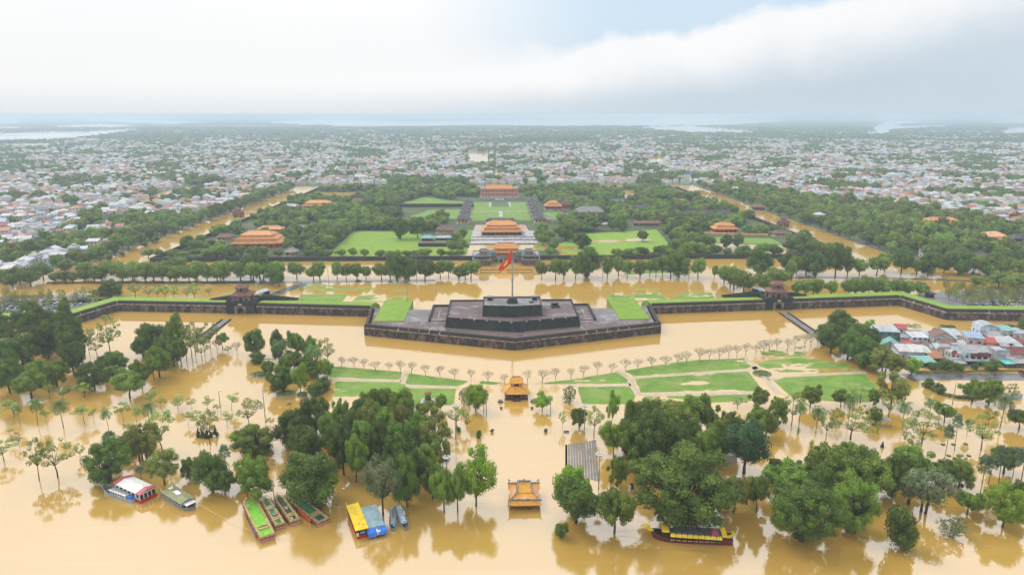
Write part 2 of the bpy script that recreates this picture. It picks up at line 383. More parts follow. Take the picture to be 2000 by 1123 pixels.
lawn('lawn', GP((935, 743), (985, 747), (965, 752), (936, 750)), 0.35, 'scrap of grass under bare trees by the moat', seed=5, edge=1.5)
lawn('lawn', GP((1035, 750), (1100, 742), (1205, 726), (1229, 741), (1227, 749), (1120, 751)), 0.28, 'wedge of lawn between bare trees and park path', seed=6)
lawn('lawn', GP((1125, 754), (1233, 754), (1243, 772), (1238, 790), (1136, 790)), 0.22, 'bright square lawn beside a bare bush', seed=7)
lawn('lawn', GP((1216, 724), (1300, 709), (1365, 702), (1456, 699), (1471, 715), (1460, 720), (1238, 735)), 0.33, 'long lawn puddled with flood water below the tree row', seed=8)
lawn('lawn', GP((1237, 739), (1400, 727), (1462, 725), (1474, 739), (1492, 764), (1250, 767), (1243, 752)), 0.38, 'long lawn with many white puddles', seed=9)
lawn('lawn', GP((1255, 773), (1490, 769), (1500, 778), (1480, 783), (1262, 792)), 0.35, 'grass strip at the edge of the dense grove', seed=10)
lawn('lawn', GP((1470, 706), (1560, 697), (1645, 708), (1688, 724), (1525, 728), (1482, 716)), 0.44, 'drowned lawn below the dark evergreen row', seed=11)
lawn('lawn', GP((1508, 743), (1530, 736), (1690, 729), (1718, 758), (1702, 786), (1640, 786), (1545, 776)), 0.28, 'bright lawn running up to the big lone tree', seed=12)
lawn('lawn', GP((1480, 683), (1570, 676), (1640, 690), (1600, 697), (1490, 698)), 0.68, 'grass almost drowned beside bare trees', seed=13)
lawn('lawn', GP((505, 698), (540, 700), (545, 720), (510, 722)), 0.5, 'patch of sunken grass beside palms', seed=14)
lawn('lawn', GP((585, 575), (682, 574), (668, 592), (575, 596)), 0.30, 'square lawn behind the citadel wall', seed=21, cell=2.2)
lawn('lawn', GP((700, 577), (800, 572), (796, 598), (676, 596)), 0.62, 'half drowned lawn beside the flag tower', seed=22, cell=2.2)
lawn('lawn', GP((590, 556), (690, 553), (806, 553), (800, 568), (690, 571), (580, 571)), 0.68, 'drowned lawn near the flooded avenue', seed=23, cell=2.2)
lawn('lawn', GP((1175, 560), (1290, 557), (1290, 566), (1180, 569)), 0.62, 'drowned lawn in front of the avenue trees', seed=24, cell=2.2)
lawn('lawn', GP((1181, 574), (1290, 569), (1310, 590), (1200, 598)), 0.55, 'puddled lawn behind the flag tower', seed=25, cell=2.2)
lawn('lawn', GP((1306, 570), (1390, 568), (1400, 588), (1330, 592)), 0.55, 'puddled lawn near the second arched gate', seed=26, cell=2.2)
lawn('lawn', GP((1210, 527), (1330, 524), (1340, 532), (1220, 537)), 0.40, 'grass verge between avenue trees', seed=27, cell=2.4)
lawn('lawn', GP((260, 560), (540, 548), (545, 560), (480, 585), (230, 590)), 0.74, 'weedy flooded ground behind the arched gate', seed=28, cell=2.6)
PATHM = PATH
def strip(name, pts, wd, z, m, label, cat='path'):
    c = [Vector((*G(*p), 0)) for p in pts]; L_, R_ = [], []
    for i, p in enumerate(c):
        t = (c[min(i + 1, len(c) - 1)] - c[max(i - 1, 0)]).normalized(); a = Vector((-t.y, t.x, 0)) * wd / 2
        L_.append((p + a)[:2]); R_.append((p - a)[:2])
    return sheet(name, L_ + R_[::-1], z, m, label, cat)
for pts, lab in (([(645, 740.5), (720, 743), (783, 745)], 'pale straight path between two lawns'), ([(797, 724), (785, 752)], 'short pale path crossing between lawns'), ([(783, 753), (845, 755), (895, 757)], 'pale path above the planter lawn'),
                 ([(1100, 752.5), (1160, 753), (1232, 751)], 'pale path along the bright square lawn'), ([(1205, 723), (1228, 738), (1245, 772)], 'worn pale path cutting down through the lawns'), ([(1238, 737), (1330, 733), (1462, 722), (1490, 714)], 'pale path curving along the puddled lawn'),
                 ([(1250, 770), (1360, 770), (1500, 766)], 'long pale path above the dense grove'), ([(1452, 697), (1478, 722), (1500, 745), (1520, 768)], 'pale path past the oval flower bed'), ([(1500, 741), (1600, 731), (1692, 727)], 'pale path up to the evergreen row')):
    strip('park_path', pts, 3.2, 0.03, PATH, lab)
# roads
strip('avenue_road', [(400, 552.5), (560, 551), (850, 548)], 7.0, 0.05, PAVE_W, 'wet grey avenue under the tree row', 'road')
strip('ramp_road', [(640, 549), (600, 553), (560, 566), (520, 582)], 9.0, 0.055, PAVE_W, 'grey road curving off the avenue toward the gate', 'road')
strip('riverside_road', [(1770, 737), (1850, 735), (1930, 736), (2060, 736)], 9.5, 0.04, PAVE_W, 'wet grey road in front of the riverside houses', 'road')
strip('avenue_road', [(1500, 543), (1620, 542), (1760, 544), (1900, 549)], 6.0, 0.05, PAVE_W, 'wet avenue behind the second gate under big trees', 'road')
strip('car_park_lane', [(-60, 583), (60, 580), (150, 580), (225, 574)], 9.0, 0.30, PAVE_W, 'wet lane behind the car park', 'road')
sheet('car_park', GP((-80, 590), (60, 585), (190, 586), (225, 578), (205, 596), (80, 625), (-80, 640)), 0.2, CARPARK, 'asphalt car park behind the grassy rampart', 'ground', thick=0.5)
sheet('car_park', GP((1770, 578), (1840, 570), (2090, 560), (2090, 620), (1900, 603), (1840, 598)), 0.2, CARPARK, 'asphalt car park with young trees behind the rampart', 'ground', thick=0.5)
sheet('house_plot', GP((1690, 668), (1740, 650), (1830, 650), (1900, 645), (2080, 645), (2080, 727), (1780, 727), (1765, 720)), 0.15, mat('plot_earth', (0.30, 0.26, 0.20), 0.9, 0.2, 0.1), 'trodden ground under the riverside houses', 'ground', thick=0.5)
sheet('pavement', GP((1785, 719), (2060, 717), (2060, 727), (1780, 728)), 0.25, mat('paving_ochre', (0.46, 0.27, 0.10), 0.8, 0.2, 0.4), 'orange pavement in front of the riverside houses', 'pavement', thick=0.4)
# ================================================================== CITADEL
def wet_mat(name, c1, c2, wet, scale=0.09, rough=0.7):
    m = bpy.data.materials.new(name); m.use_nodes = True; t = NT(m.node_tree)
    for nd in list(t.n): t.n.remove(nd)
    tc = t.add('ShaderNodeTexCoord').outputs['Object']
    c = t.mix(t.sm(t.noise(tc, 0.5, 5.0, 0.65), 0.3, 0.7), c1, c2)
    c = t.mix(t.m('MULTIPLY', t.sm(t.noise(tc, 0.06, 4.0, 0.6), 0.52, 0.62), 0.5), c, tuple(x * 0.55 for x in c1))
    f = t.m('MULTIPLY', t.sm(t.noise(tc, scale, 5.0, 0.6, 0.5), 0.50, 0.62), wet)
    b = t.add('ShaderNodeBsdfPrincipled', {'Base Color': c, 'Roughness': t.m('MULTIPLY_ADD', f, -(rough - 0.10), rough), 'Specular IOR Level': t.m('MULTIPLY_ADD', f, 0.6, 0.3)})
    t.l.new(b.outputs[0], t.add('ShaderNodeOutputMaterial').inputs[0]); MATS[name] = m; return m
MASON = mat('weathered_masonry', (0.060, 0.044, 0.042), 0.9, scale=0.5, col2=(0.036, 0.027, 0.028), streak=True, stain=(0.27, 0.185, 0.135), stain_amt=0.6, stain_scale=0.32)
MASON_D = mat('blackened_masonry', (0.030, 0.032, 0.036), 0.85, scale=0.3, col2=(0.016, 0.019, 0.023), streak=True, stain=(0.055, 0.06, 0.045), stain_amt=0.5, stain_scale=0.2)
PARAP = mat('dark_parapet', (0.062, 0.048, 0.048), 0.9, scale=0.5, col2=(0.030, 0.025, 0.027), stain=(0.13, 0.11, 0.09), stain_amt=0.4, stain_scale=0.5)
COPING = mat('pale_coping', (0.42, 0.36, 0.29), 0.85, 0.3, 0.8, stain=(0.12, 0.09, 0.08), stain_amt=0.9, stain_scale=0.45)
PLATF = wet_mat('wet_paving', (0.165, 0.120, 0.118), (0.110, 0.078, 0.080), 0.85)
PLATG = wet_mat('wet_grey_paving', (0.20, 0.19, 0.19), (0.15, 0.14, 0.145), 0.7)
OLDTILE = mat('old_red_tile', (0.215, 0.105, 0.080), 0.8, 0.25, 0.9, stain=(0.12, 0.075, 0.06), stain_amt=0.6, stain_scale=0.7)
DARKTILE = mat('dark_tile', (0.075, 0.068, 0.075), 0.75, 0.3, 0.7)
ROSE = mat('faded_rose_wall', (0.235, 0.165, 0.130), 0.85, 0.25, 0.4, stain=(0.10, 0.08, 0.07), stain_amt=0.7, stain_scale=0.35)
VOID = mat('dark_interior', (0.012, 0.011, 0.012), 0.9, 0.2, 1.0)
METAL = mat('grey_metal', (0.33, 0.35, 0.37), 0.45, 0.12, 1.0, metal=0.4)
WHITE = mat('white_paint', (0.74, 0.74, 0.72), 0.6, 0.08, 0.8)
def offset_line(pts, d_):
    """shift an open polyline to its left by d_"""
    out = []; n = len(pts)
    for i in range(n):
        p = Vector(pts[i]); 
        a = (p - Vector(pts[i - 1])).normalized() if i else None; b = (Vector(pts[i + 1]) - p).normalized() if i < n - 1 else None
        a = a or b; b = b or a
        na = Vector((-a.y, a.x)); nb = Vector((-b.y, b.x)); k = na + nb; k = k / max(0.35, k.dot(na))
        out.append(tuple(p + k * d_))
    return out
def loft(mb, prof, pts):
    """sweep a cross-section prof [(offset, z)...] along the polyline"""
    lines = [[(*q, z) for q in offset_line(pts, o)] for o, z in prof]; n = len(pts); v = [p for l in lines for p in l]
    f = [(k * n + i, k * n + i + 1, (k + 1) * n + i + 1, (k + 1) * n + i) for k in range(len(prof) - 1) for i in range(n - 1)]
    f.append(tuple(k * n for k in range(len(prof)))); f.append(tuple(k * n + n - 1 for k in range(len(prof) - 1, -1, -1)))
    return mb.add(v, f)
def parapet(parent, a, b, o0, o1, z0, z1, gaps, m=PARAP, cope=True):
    """parapet along a-b (wall to its left), broken by narrow embrasures at the fractions in gaps"""
    a, b = Vector(a), Vector(b); L = (b - a).length; t = (b - a) / L; nrm = Vector((-t.y, t.x)); g = 0.9
    cuts = [0.0] + [x for q in gaps for x in (q * L - g / 2, q * L + g / 2)] + [L]
    for i in range(0, len(cuts), 2):
        p, q = a + t * cuts[i], a + t * cuts[i + 1]
        MB().prism([tuple(p + nrm * o0), tuple(q + nrm * o0), tuple(q + nrm * o1), tuple(p + nrm * o1)], z0, z1, 0.08).build('parapet', m, parent)
    for q in gaps:
        p = a + t * (q * L)
        MB().prism([tuple(p + nrm * (o0 - 0.1) - t * 0.42), tuple(p + nrm * (o0 - 0.1) + t * 0.42), tuple(p + nrm * o1 + t * 0.42), tuple(p + nrm * o1 - t * 0.42)], z0, z0 + (z1 - z0) * 0.45).build('embrasure', COPING, parent)
def rampart(label, pts, gaps, bank=24.0):
    root = empty('rampart_wall', (0, 0, 0)); tag(root, label, 'wall', 'citadel rampart walls')
    loft(MB(), [(0, -1.2), (0.45, 4.55), (0.45, 4.75), (3.0, 4.75), (3.0, -1.2)], pts).build('wall', MASON, root)
    loft(MB(), [(0.30, 4.42), (0.16, 4.60), (0.22, 4.90), (0.60, 4.95), (0.60, 4.42)], pts).build('coping', COPING, root)
    out = offset_line(pts, 0)
    for i in range(len(pts) - 1):
        parapet(root, out[i], out[i + 1], 0.62, 2.2, 4.75, 6.95, gaps.get(i, []))
    loft(MB(), [(2.25, 4.0), (2.25, 6.3), (8.0, 6.35), (bank * 0.6, 5.6), (bank * .9, 2.4), (bank, 0.1), (bank, -0.8)], pts).build('grass_bank', GRASS_B, root)
    return root
rampart('long rampart wall with grass bank beyond the arched gate, ending at dark pines', [(-470, 400), (-312, 404), (-260, 408), (-248, 441), (-173.6, 434.2)], {1: [.3, .7], 2: [.25, .6]}, 25)
rampart('short rampart wall with grass bank from arched gate to flag tower', [(-155.0, 432.6), (-79.5, 423.5)], {})
rampart('short rampart wall with grass bank from flag tower to farther arched gate', [(103.4, 424), (180.6, 431.2)], {})
rampart('long rampart wall with grass bank above the riverside houses', [(198.6, 432.6), (276, 440), (286, 406), (334, 402), (480, 396)], {1: [.3, .62], 2: [.55, .75], 3: [.05, .12, .19, .26]}, 25)
# ------------------------------------------------------------------ flag tower and its bastion
ft = empty('flag_tower', (0, 0, 0)); tag(ft, 'huge dark three tiered brick flag tower on its bastion', 'flag tower')
BL, TP, BR_, = (-76, 385), (AX, 356), (99.5, 384)
BLb, BRb = (-79.5, 424), (103, 425)
face = [BLb, BL, TP, BR_, BRb]
loft(MB(), [(0, -1.2), (0.5, 4.4), (0.5, 5.0), (3.4, 5.0), (3.4, -1.2)], face).build('bastion_wall', MASON, ft)
loft(MB(), [(0.34, 4.3), (0.20, 4.46), (0.26, 4.78), (0.64, 4.82), (0.64, 4.3)], face).build('coping', COPING, ft)
parapet(ft, BLb, BL, 0.66, 2.4, 5.0, 6.9, [.2, .35, .5]); parapet(ft, BR_, BRb, 0.66, 2.4, 5.0, 6.9, [.5, .65, .8])
parapet(ft, BL, TP, 0.66, 2.4, 5.0, 6.7, [.235, .305, .375, .445, .515]); parapet(ft, TP, BR_, 0.66, 2.4, 5.0, 6.7, [.475, .545, .62, .695, .77])
pl = [(-76.5, 387.2), (AX, 358.6), (100, 386.2), (102, 426), (78.5, 426), (78.5, 421), (-54.5, 421), (-54.5, 426), (-78.5, 426)]
MB().prism([(p[0], p[1]) for p in pl], -1.2, 5.0).build('platform', PLATF, ft)
for sgn in (-1, 1):
    xs = sorted((AX + sgn * 65.5, AX + sgn * 84.0))
    gb = MB(); gb.prism([(xs[0], 396), (xs[1], 396), (xs[1], 445), (xs[0], 445)], 0.0, 5.35, 0.0)
    gb.build('grass_square', GRASS_B, ft)
    xs2 = sorted((AX + sgn * 50.5, AX + sgn * 65.3))
    MB().box(xs2[0], xs2[1], 394.5, 421.5, 4.0, 5.05).build('side_ramp', PLATG, ft)
    x = AX + sgn * 50.2
    MB().box(x - .5, x + .5, 395, 428, 5.0, 6.5).build('wing_wall', MASON_D, ft)
    xs3 = sorted((x, AX + sgn * 40.0)); MB().box(xs3[0], xs3[1], 427, 428.2, 4.9, 6.5).build('wing_wall', MASON_D, ft)
    MB().box(*sorted((x - sgn * .6, AX + sgn * 38)), 396, 427, 4.8, 5.35).build('wing_terrace', PLATF, ft)
    MB().box(x - sgn * 5 - .25, x - sgn * 5 + .25, 400, 420, 5.35, 5.5).build('kerb', COPING, ft)
t1 = [(-28.6, 383.4), (AX - .2, 373.2), (51.3, 383.4), (51.3, 424), (-28.6, 424)]
MB().prism(t1, 4.9, 10.0, 0.9).build('lower_tier', MASON_D, ft)
t1t = inset(t1, 0.9); MB().prism(inset(t1t, 0.7), 9.9, 10.06).build('lower_terrace', PLATF, ft)
def ring_parapet(poly, th, z0, z1, gapset, m):
    n = len(poly); inn = inset(poly, th)
    for i in range(n):
        a, b, c, d_ = Vector(poly[i]), Vector(poly[(i + 1) % n]), Vector(inn[(i + 1) % n]), Vector(inn[i])
        gs = gapset.get(i, [])
        cuts = [0.0] + [x for q in gs for x in (q - .018, q + .018)] + [1.0]
        for k in range(0, len(cuts), 2):
            u, w_ = cuts[k], cuts[k + 1]
            MB().prism([tuple(a.lerp(b, u)), tuple(a.lerp(b, w_)), tuple(d_.lerp(c, w_)), tuple(d_.lerp(c, u))], z0, z1).build('tier_parapet', m, ft)
        for q in gs:
            MB().prism([tuple(a.lerp(b, q - .017)), tuple(a.lerp(b, q + .017)), tuple(d_.lerp(c, q + .017)), tuple(d_.lerp(c, q - .017))], z0, z0 + .35).build('embrasure', ROSE, ft)
ring_parapet(t1t, 0.7, 10.0, 10.95, {0: [.22, .42, .61, .80, .97], 1: [.2, .4, .6, .8]}, MASON_D)
t2 = [(-6.6, 388.6), (AX - .1, 386), (29.3, 388.8), (29.3, 409), (-6.6, 409)]
MB().prism(t2, 9.95, 16.0, 0.5).build('upper_tier', MASON_D, ft)
t2t = inset(t2, 0.5); MB().prism(inset(t2t, 0.6), 15.9, 16.06).build('upper_terrace', PLATG, ft)
ring_parapet(t2t, 0.6, 16.0, 16.75, {}, MASON_D)
for i in range(4):                                               # little pierced coping blocks along the top
    a, b = Vector(t2t[i]), Vector(t2t[i + 1]); k = max(3, int((b - a).length / 1.3))
    for j in range(k):
        p = a.lerp(b, (j + .5) / k); MB().box(p.x - .3, p.x + .3, p.y - .12, p.y + .42, 16.75, 16.98).build('coping_block', COPING, ft)
MB().box(8.2, 14.8, 394, 401.5, 16.0, 19.0, 1.3, 1.6).build('pole_base', MASON_D, ft)
MB().tube([(AX, 398, 18.8), (AX, 398, 30)], [0.55, 0.45], 10).build('flagpole', METAL, ft)
MB().tube([(AX, 398, 30), (AX, 398, 41)], [0.36, 0.28], 10).build('flagpole', METAL, ft)
MB().tube([(AX, 398, 41), (AX, 398, 49.5)], [0.2, 0.12], 8).build('flagpole', METAL, ft)
for (q0, q1) in ((29.6, 30.4), (40.7, 41.3)): MB().tube([(AX, 398, q0), (AX, 398, q1)], [0.75, 0.75], 10).build('pole_collar', METAL, ft)
for x in (-2.0, 25.4):                                           # guard huts on the top tier
    h = MB(); h.box(x - 1.6, x + 1.6, 402, 404.4, 16.0, 18.2); h.build('guard_hut', PARAP, ft)
    MB().box(x - .7, x + .7, 401.95, 402.1, 16.05, 17.6).build('hut_opening', VOID, ft)
    MB().box(x - 2.0, x + 2.0, 401.5, 405, 18.2, 18.55, 0.2, 0.2).build('hut_roof', mat('grey_green_roof', (0.20, 0.24, 0.24), 0.6, 0.15, 1.0), ft)
hx = 38.5; MB().box(hx - 2.4, hx + 2.4, 411.5, 412.3, 10, 11.4).build('stair_wall', MASON_D, ft); MB().box(hx - 2.4, hx - 1.8, 404.8, 411.5, 10, 11.3).build('stair_wall', MASON_D, ft)
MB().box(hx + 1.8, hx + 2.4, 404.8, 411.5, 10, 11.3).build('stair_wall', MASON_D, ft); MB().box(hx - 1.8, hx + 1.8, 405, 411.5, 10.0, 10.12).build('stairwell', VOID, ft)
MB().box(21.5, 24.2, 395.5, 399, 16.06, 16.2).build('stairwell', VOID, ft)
# ------------------------------------------------------------------ flag
RED = mat('flag_red', (0.72, 0.035, 0.020), 0.7, 0.08, 0.5); YEL = mat('flag_yellow', (0.85, 0.62, 0.02), 0.7, 0.05, 0.5)
def fpt(u, v, off=0.0):
    A = Vector((AX - 0.2, 398, 48.6)); hoist = 8.2
    wv = math.sin(u * 5.2 + v * 1.4) * 0.9 * u
    top = A + Vector((-7.6 * u, 1.0 * u + wv, -10.6 * u - 1.0 * math.sin(u * math.pi)))
    hh = hoist * (1 - u) + 2.6 * u
    return top + Vector((-0.6 * v * u, 0.8 * math.sin(u * 4 + 1) * v + off, -hh * v + 0.5 * math.sin(u * 7) * v * u))
fm = MB(); nu, nv = 24, 12
fm.v = [tuple(fpt(i / nu, j / nv)) for i in range(nu + 1) for j in range(nv + 1)]
fm.f = [(i * (nv + 1) + j, (i + 1) * (nv + 1) + j, (i + 1) * (nv + 1) + j + 1, i * (nv + 1) + j + 1) for i in range(nu) for j in range(nv)]
flag = empty('national_flag', (AX, 398, 40)); tag(flag, 'red flag with yellow star hanging from the tall flagpole', 'flag')
fo = fm.build('cloth', RED, None, True); fo.parent = flag; fo.matrix_parent_inverse.identity(); fo.location = (-AX, -398, -40)
for off in (-0.06, 0.06):
    st = MB(); pts = []
    for k in range(10):
        r = 0.30 if k % 2 == 0 else 0.118; a = k * math.pi / 5
        pts.append(fpt(0.46 + r * math.sin(a) * 0.8, 0.52 - r * math.cos(a) * 1.15, off))
    c0 = fpt(0.46, 0.52, off); st.add([c0] + pts, [(0, k + 1, (k + 1) % 10 + 1) for k in range(10)])
    so = st.build('star', YEL, flag); so.location = (-AX, -398, -40)
# ------------------------------------------------------------------ arched gates with roofed pavilions
def xz_prism(mb, poly, y0, y1):
    n = len(poly); v = [(x, y0, z) for x, z in poly] + [(x, y1, z) for x, z in poly]
    return mb.add(v, [tuple(range(n)), tuple(range(2 * n - 1, n - 1, -1))] + [(i, n + i, n + (i + 1) % n, (i + 1) % n) for i in range(n)])
def arch_wall(mb, x0, x1, z0, z1, y0, y1, arches):
    """wall with round-headed openings: arches = [(cx, half width, springing z)]"""
    poly = [(x0, z0)]
    for cx, hw, sp in arches:
        poly.append((cx - hw, z0))
        poly += [(cx - hw * math.cos(a), sp + hw * math.sin(a)) for a in [math.pi * k / 8 for k in range(9)]]
        poly.append((cx + hw, z0))
    poly += [(x1, z0), (x1, z1), (x0, z1)]
    return xz_prism(mb, poly, y0, y1)
def city_gate(label, cx, cy, sgn):
    root = empty('city_gate', (cx, cy, 0)); tag(root, label, 'gate', 'arched gates in the rampart')
    xz = MB(); arch_wall(xz, -8.9, 8.9, -1.2, 7.4, -1.2, 12.5, [(-0.2, 1.9, 2.6)]); xz.build('gate_block', MASON_D, root)
    fr = MB(); arch_wall(fr, -3.9, 3.3, -1.0, 5.4, -1.32, -1.2, [(-0.2, 1.92, 2.6)]); fr.build('arch_surround', ROSE, root)
    MB().box(-9.2, 9.2, -1.5, 12.8, 7.4, 7.75).build('cornice', PARAP, root)
    for (a, b, c, e) in ((-9.1, 9.1, -1.4, -0.9), (-9.1, 9.1, 12.2, 12.7), (-9.1, -8.6, -0.9, 12.2), (8.6, 9.1, -0.9, 12.2)): MB().box(a, b, c, e, 7.75, 8.75).build('parapet', MASON_D, root)
    pq = MB().box(-1.35, 1.0, -1.46, -1.34, 5.95, 6.85).build('plaque', WHITE, root)
    for k in range(3):
        x = -1.05 + k * 0.68; gl = MB(); gl.box(x, x + .42, -1.49, -1.463, 6.12, 6.2); gl.box(x, x + .42, -1.49, -1.463, 6.38, 6.45); gl.box(x, x + .42, -1.49, -1.463, 6.62, 6.69); gl.box(x + .17, x + .25, -1.492, -1.464, 6.1, 6.7); gl.build('inscription', PARAP, pq)
    w1 = MB(); arch_wall(w1, -5.8, 5.8, 7.75, 12.0, 0.6, 0.95, [(-3.6, 0.65, 9.3), (0, 1.0, 9.8), (3.6, 0.65, 9.3)]); arch_wall(w1, -5.8, 5.8, 7.75, 12.0, 9.05, 9.4, [(0, 1.0, 9.8)])
    w1.box(-5.8, -5.45, 0.95, 3.4, 7.75, 12.0); w1.box(-5.8, -5.45, 6.4, 9.05, 7.75, 12.0); w1.box(5.45, 5.8, 0.95, 3.4, 7.75, 12.0); w1.box(5.45, 5.8, 6.4, 9.05, 7.75, 12.0)
    w1.box(-5.8, -5.45, 3.4, 6.4, 10.6, 12.0); w1.box(5.45, 5.8, 3.4, 6.4, 10.6, 12.0); w1.build('pavilion_wall', ROSE, root)
    MB().hip(-7.0, 7.0, -0.6, 10.6, 12.0, 13.9, 3.6, 2.6, 0.3, 0.35).build('lower_roof', OLDTILE, root)
    MB().box(-3.7, 3.7, 2.3, 7.7, 13.7, 14.25).build('roof_collar', DARKTILE, root)
    w2 = MB(); arch_wall(w2, -3.1, 3.1, 14.25, 16.5, 2.7, 3.0, [(0, 0.75, 15.2)]); w2.box(-3.1, -2.8, 3.0, 7.3, 14.25, 16.5); w2.box(2.8, 3.1, 3.0, 7.3, 14.25, 16.5); w2.box(-3.1, 3.1, 7.0, 7.3, 14.25, 16.5); w2.build('upper_wall', ROSE, root)
    rf = MB().hip(-4.1, 4.1, 1.7, 8.3, 16.5, 18.7, 1.6, 0.2, 0.3, 0.35).build('upper_roof', OLDTILE, root)
    MB().box(-1.7, 1.7, 4.8, 5.2, 18.6, 18.95).build('ridge', DARKTILE, rf)
    for s in (-1, 1):                                            # ramps down both sides behind the wall
        Ln = 24 if s == sgn else 17
        for yy in (10.8, 15.2):
            v = [(s * 9.0, yy, 0), (s * (9 + Ln), yy, 0), (s * (9 + Ln), yy, 6.2), (s * 9.0, yy, 8.9)]
            r = MB(); r.add(v + [(p[0], p[1] + .7, p[2]) for p in v], [(0, 1, 2, 3), (7, 6, 5, 4), (3, 2, 6, 7), (1, 0, 4, 5), (2, 1, 5, 6), (0, 3, 7, 4)]); r.build('ramp_parapet', MASON_D, root)
        v = [(s * 9.0, 11.5, 7.7), (s * (9 + Ln), 11.5, 4.9), (s * (9 + Ln), 15.2, 4.9), (s * 9.0, 15.2, 7.7)]
        MB().add(v + [(p[0], p[1], p[2] - .6) for p in v], [(0, 1, 2, 3), (7, 6, 5, 4), (0, 4, 5, 1), (1, 5, 6, 2), (2, 6, 7, 3), (3, 7, 4, 0)]).build('ramp', PLATG, root)
    return root
city_gate('blackened arched gate with red tiled pavilion, near the dark pines', -164.5, 433.2, 1)
city_gate('blackened arched gate with red tiled pavilion, toward the riverside houses', 189.6, 432.4, -1)
def causeway(label, x0, x1, ya, yb):
    root = empty('causeway', ((x0 + x1) / 2, yb, 0)); tag(root, label, 'causeway', 'drowned causeways')
    w_ = (x1 - x0) / 2; L = ya - yb
    MB().box(-w_ - .5, -w_ + .1, 0, L, -1.0, 0.75).build('parapet', MASON_D, root); MB().box(w_ - .1, w_ + .5, 0, L, -1.0, 0.75).build('parapet', MASON_D, root)
    MB().box(-w_ + .1, w_ - .1, 0, L, -1.0, 0.06).build('roadway', PLATG, root)
causeway('drowned stone causeway leading through trees to the arched gate', -171.6, -166.6, 419, 372)
causeway('drowned stone causeway leading past the evergreen row to the gate', 187.2, 192.6, 424, 378)
def shed(label, cx, cy, rz, L, Wd, h, m):
    root = empty('open_shed', (cx, cy, 0), rz); tag(root, label, 'shed')
    for sx_ in (-1, 1):
        for k in range(3): MB().box(sx_ * (Wd / 2 - .3) - .12, sx_ * (Wd / 2 - .3) + .12, -L / 2 + .3 + k * (L - .6) / 2 - .12, -L / 2 + .3 + k * (L - .6) / 2 + .12, -.8, h).build('post', METAL, root)
    MB().gable(-Wd / 2, Wd / 2, -L / 2, L / 2, h, h + 1.1, 0.15, 'y').build('roof', m, root)
    MB().box(-Wd / 2 + .3, Wd / 2 - .3, L / 2 - .5, L / 2 - .3, -.8, h - .1).build('back_wall', PARAP, root)
shed('grey roofed open shed behind the gate by the pines', *G(508, 578), R(-28), 13, 7, 3.2, mat('shed_roof', (0.36, 0.40, 0.43), 0.5, 0.1, 0.6))
shed('grey roofed open shed behind the gate by the riverside houses', *G(1490, 574), R(26), 15, 7, 3.2, MATS['shed_roof'])
def hut(label, px, py, s=4.2):
    root = empty('guard_kiosk', P3(px, py, 0.15)); tag(root, label, 'kiosk')
    MB().box(-s / 2, s / 2, -s / 2, s / 2, 0, 3.0).build('wall', MASON_D, root); MB().box(-.6, .6, -s / 2 - .05, -s / 2 + .1, 0.1, 2.2).build('door', VOID, root)
    MB().hip(-s * .68, s * .68, -s * .68, s * .68, 3.0, 4.4, 0.4, 0.1, 0.2, 0.2).build('roof', DARKTILE, root)
hut('small dark kiosk beside the car park by the pines', 161, 591); hut('dark kiosk half hidden by a big round tree', 192, 577, 5.5); hut('dark kiosk at the car park end of the grass bank', 1815, 580)
# ================================================================== PALACES AND PAVILIONS
ORANGE = mat('glazed_orange_tile', (0.62, 0.255, 0.055), 0.5, scale=0.8, col2=(0.50, 0.19, 0.045), stain=(0.30, 0.13, 0.05), stain_amt=0.4, stain_scale=0.4, spec=0.45)
GOLD = mat('glazed_gold_tile', (0.74, 0.36, 0.020), 0.42, scale=1.6, col2=(0.62, 0.275, 0.018), stain=(0.36, 0.15, 0.03), stain_amt=0.55, stain_scale=0.9, spec=0.5)
PALE_O = mat('pale_orange_tile', (0.66, 0.34, 0.16), 0.6, 0.15, 0.7)
GREENT = mat('green_grey_tile', (0.105, 0.150, 0.150), 0.6, 0.2, 0.8)
REDW = mat('red_lacquer', (0.36, 0.055, 0.030), 0.6, 0.2, 0.8)
YELW = mat('yellow_wall', (0.58, 0.38, 0.14), 0.8, 0.15, 0.4, stain=(0.30, 0.22, 0.12), stain_amt=0.5, stain_scale=0.4)
PINKW = mat('pink_palace_wall', (0.50, 0.23, 0.20), 0.75, 0.12, 0.5)
STONE = mat('grey_stone', (0.36, 0.35, 0.36), 0.8, 0.2, 0.3, stain=(0.16, 0.14, 0.14), stain_amt=0.6, stain_scale=0.25)
STONE_L = wet_mat('court_stone', (0.44, 0.42, 0.42), (0.34, 0.32, 0.33), 0.8)
BRICKR = mat('dull_red_brick', (0.235, 0.125, 0.095), 0.85, 0.25, 0.5, stain=(0.09, 0.07, 0.07), stain_amt=0.6, stain_scale=0.3)
RIDGE = mat('carved_grey_ridge', (0.30, 0.28, 0.26), 0.8, 0.3, 1.2)
DKWOOD = mat('dark_brown_wood', (0.085, 0.040, 0.028), 0.7, 0.25, 0.8)
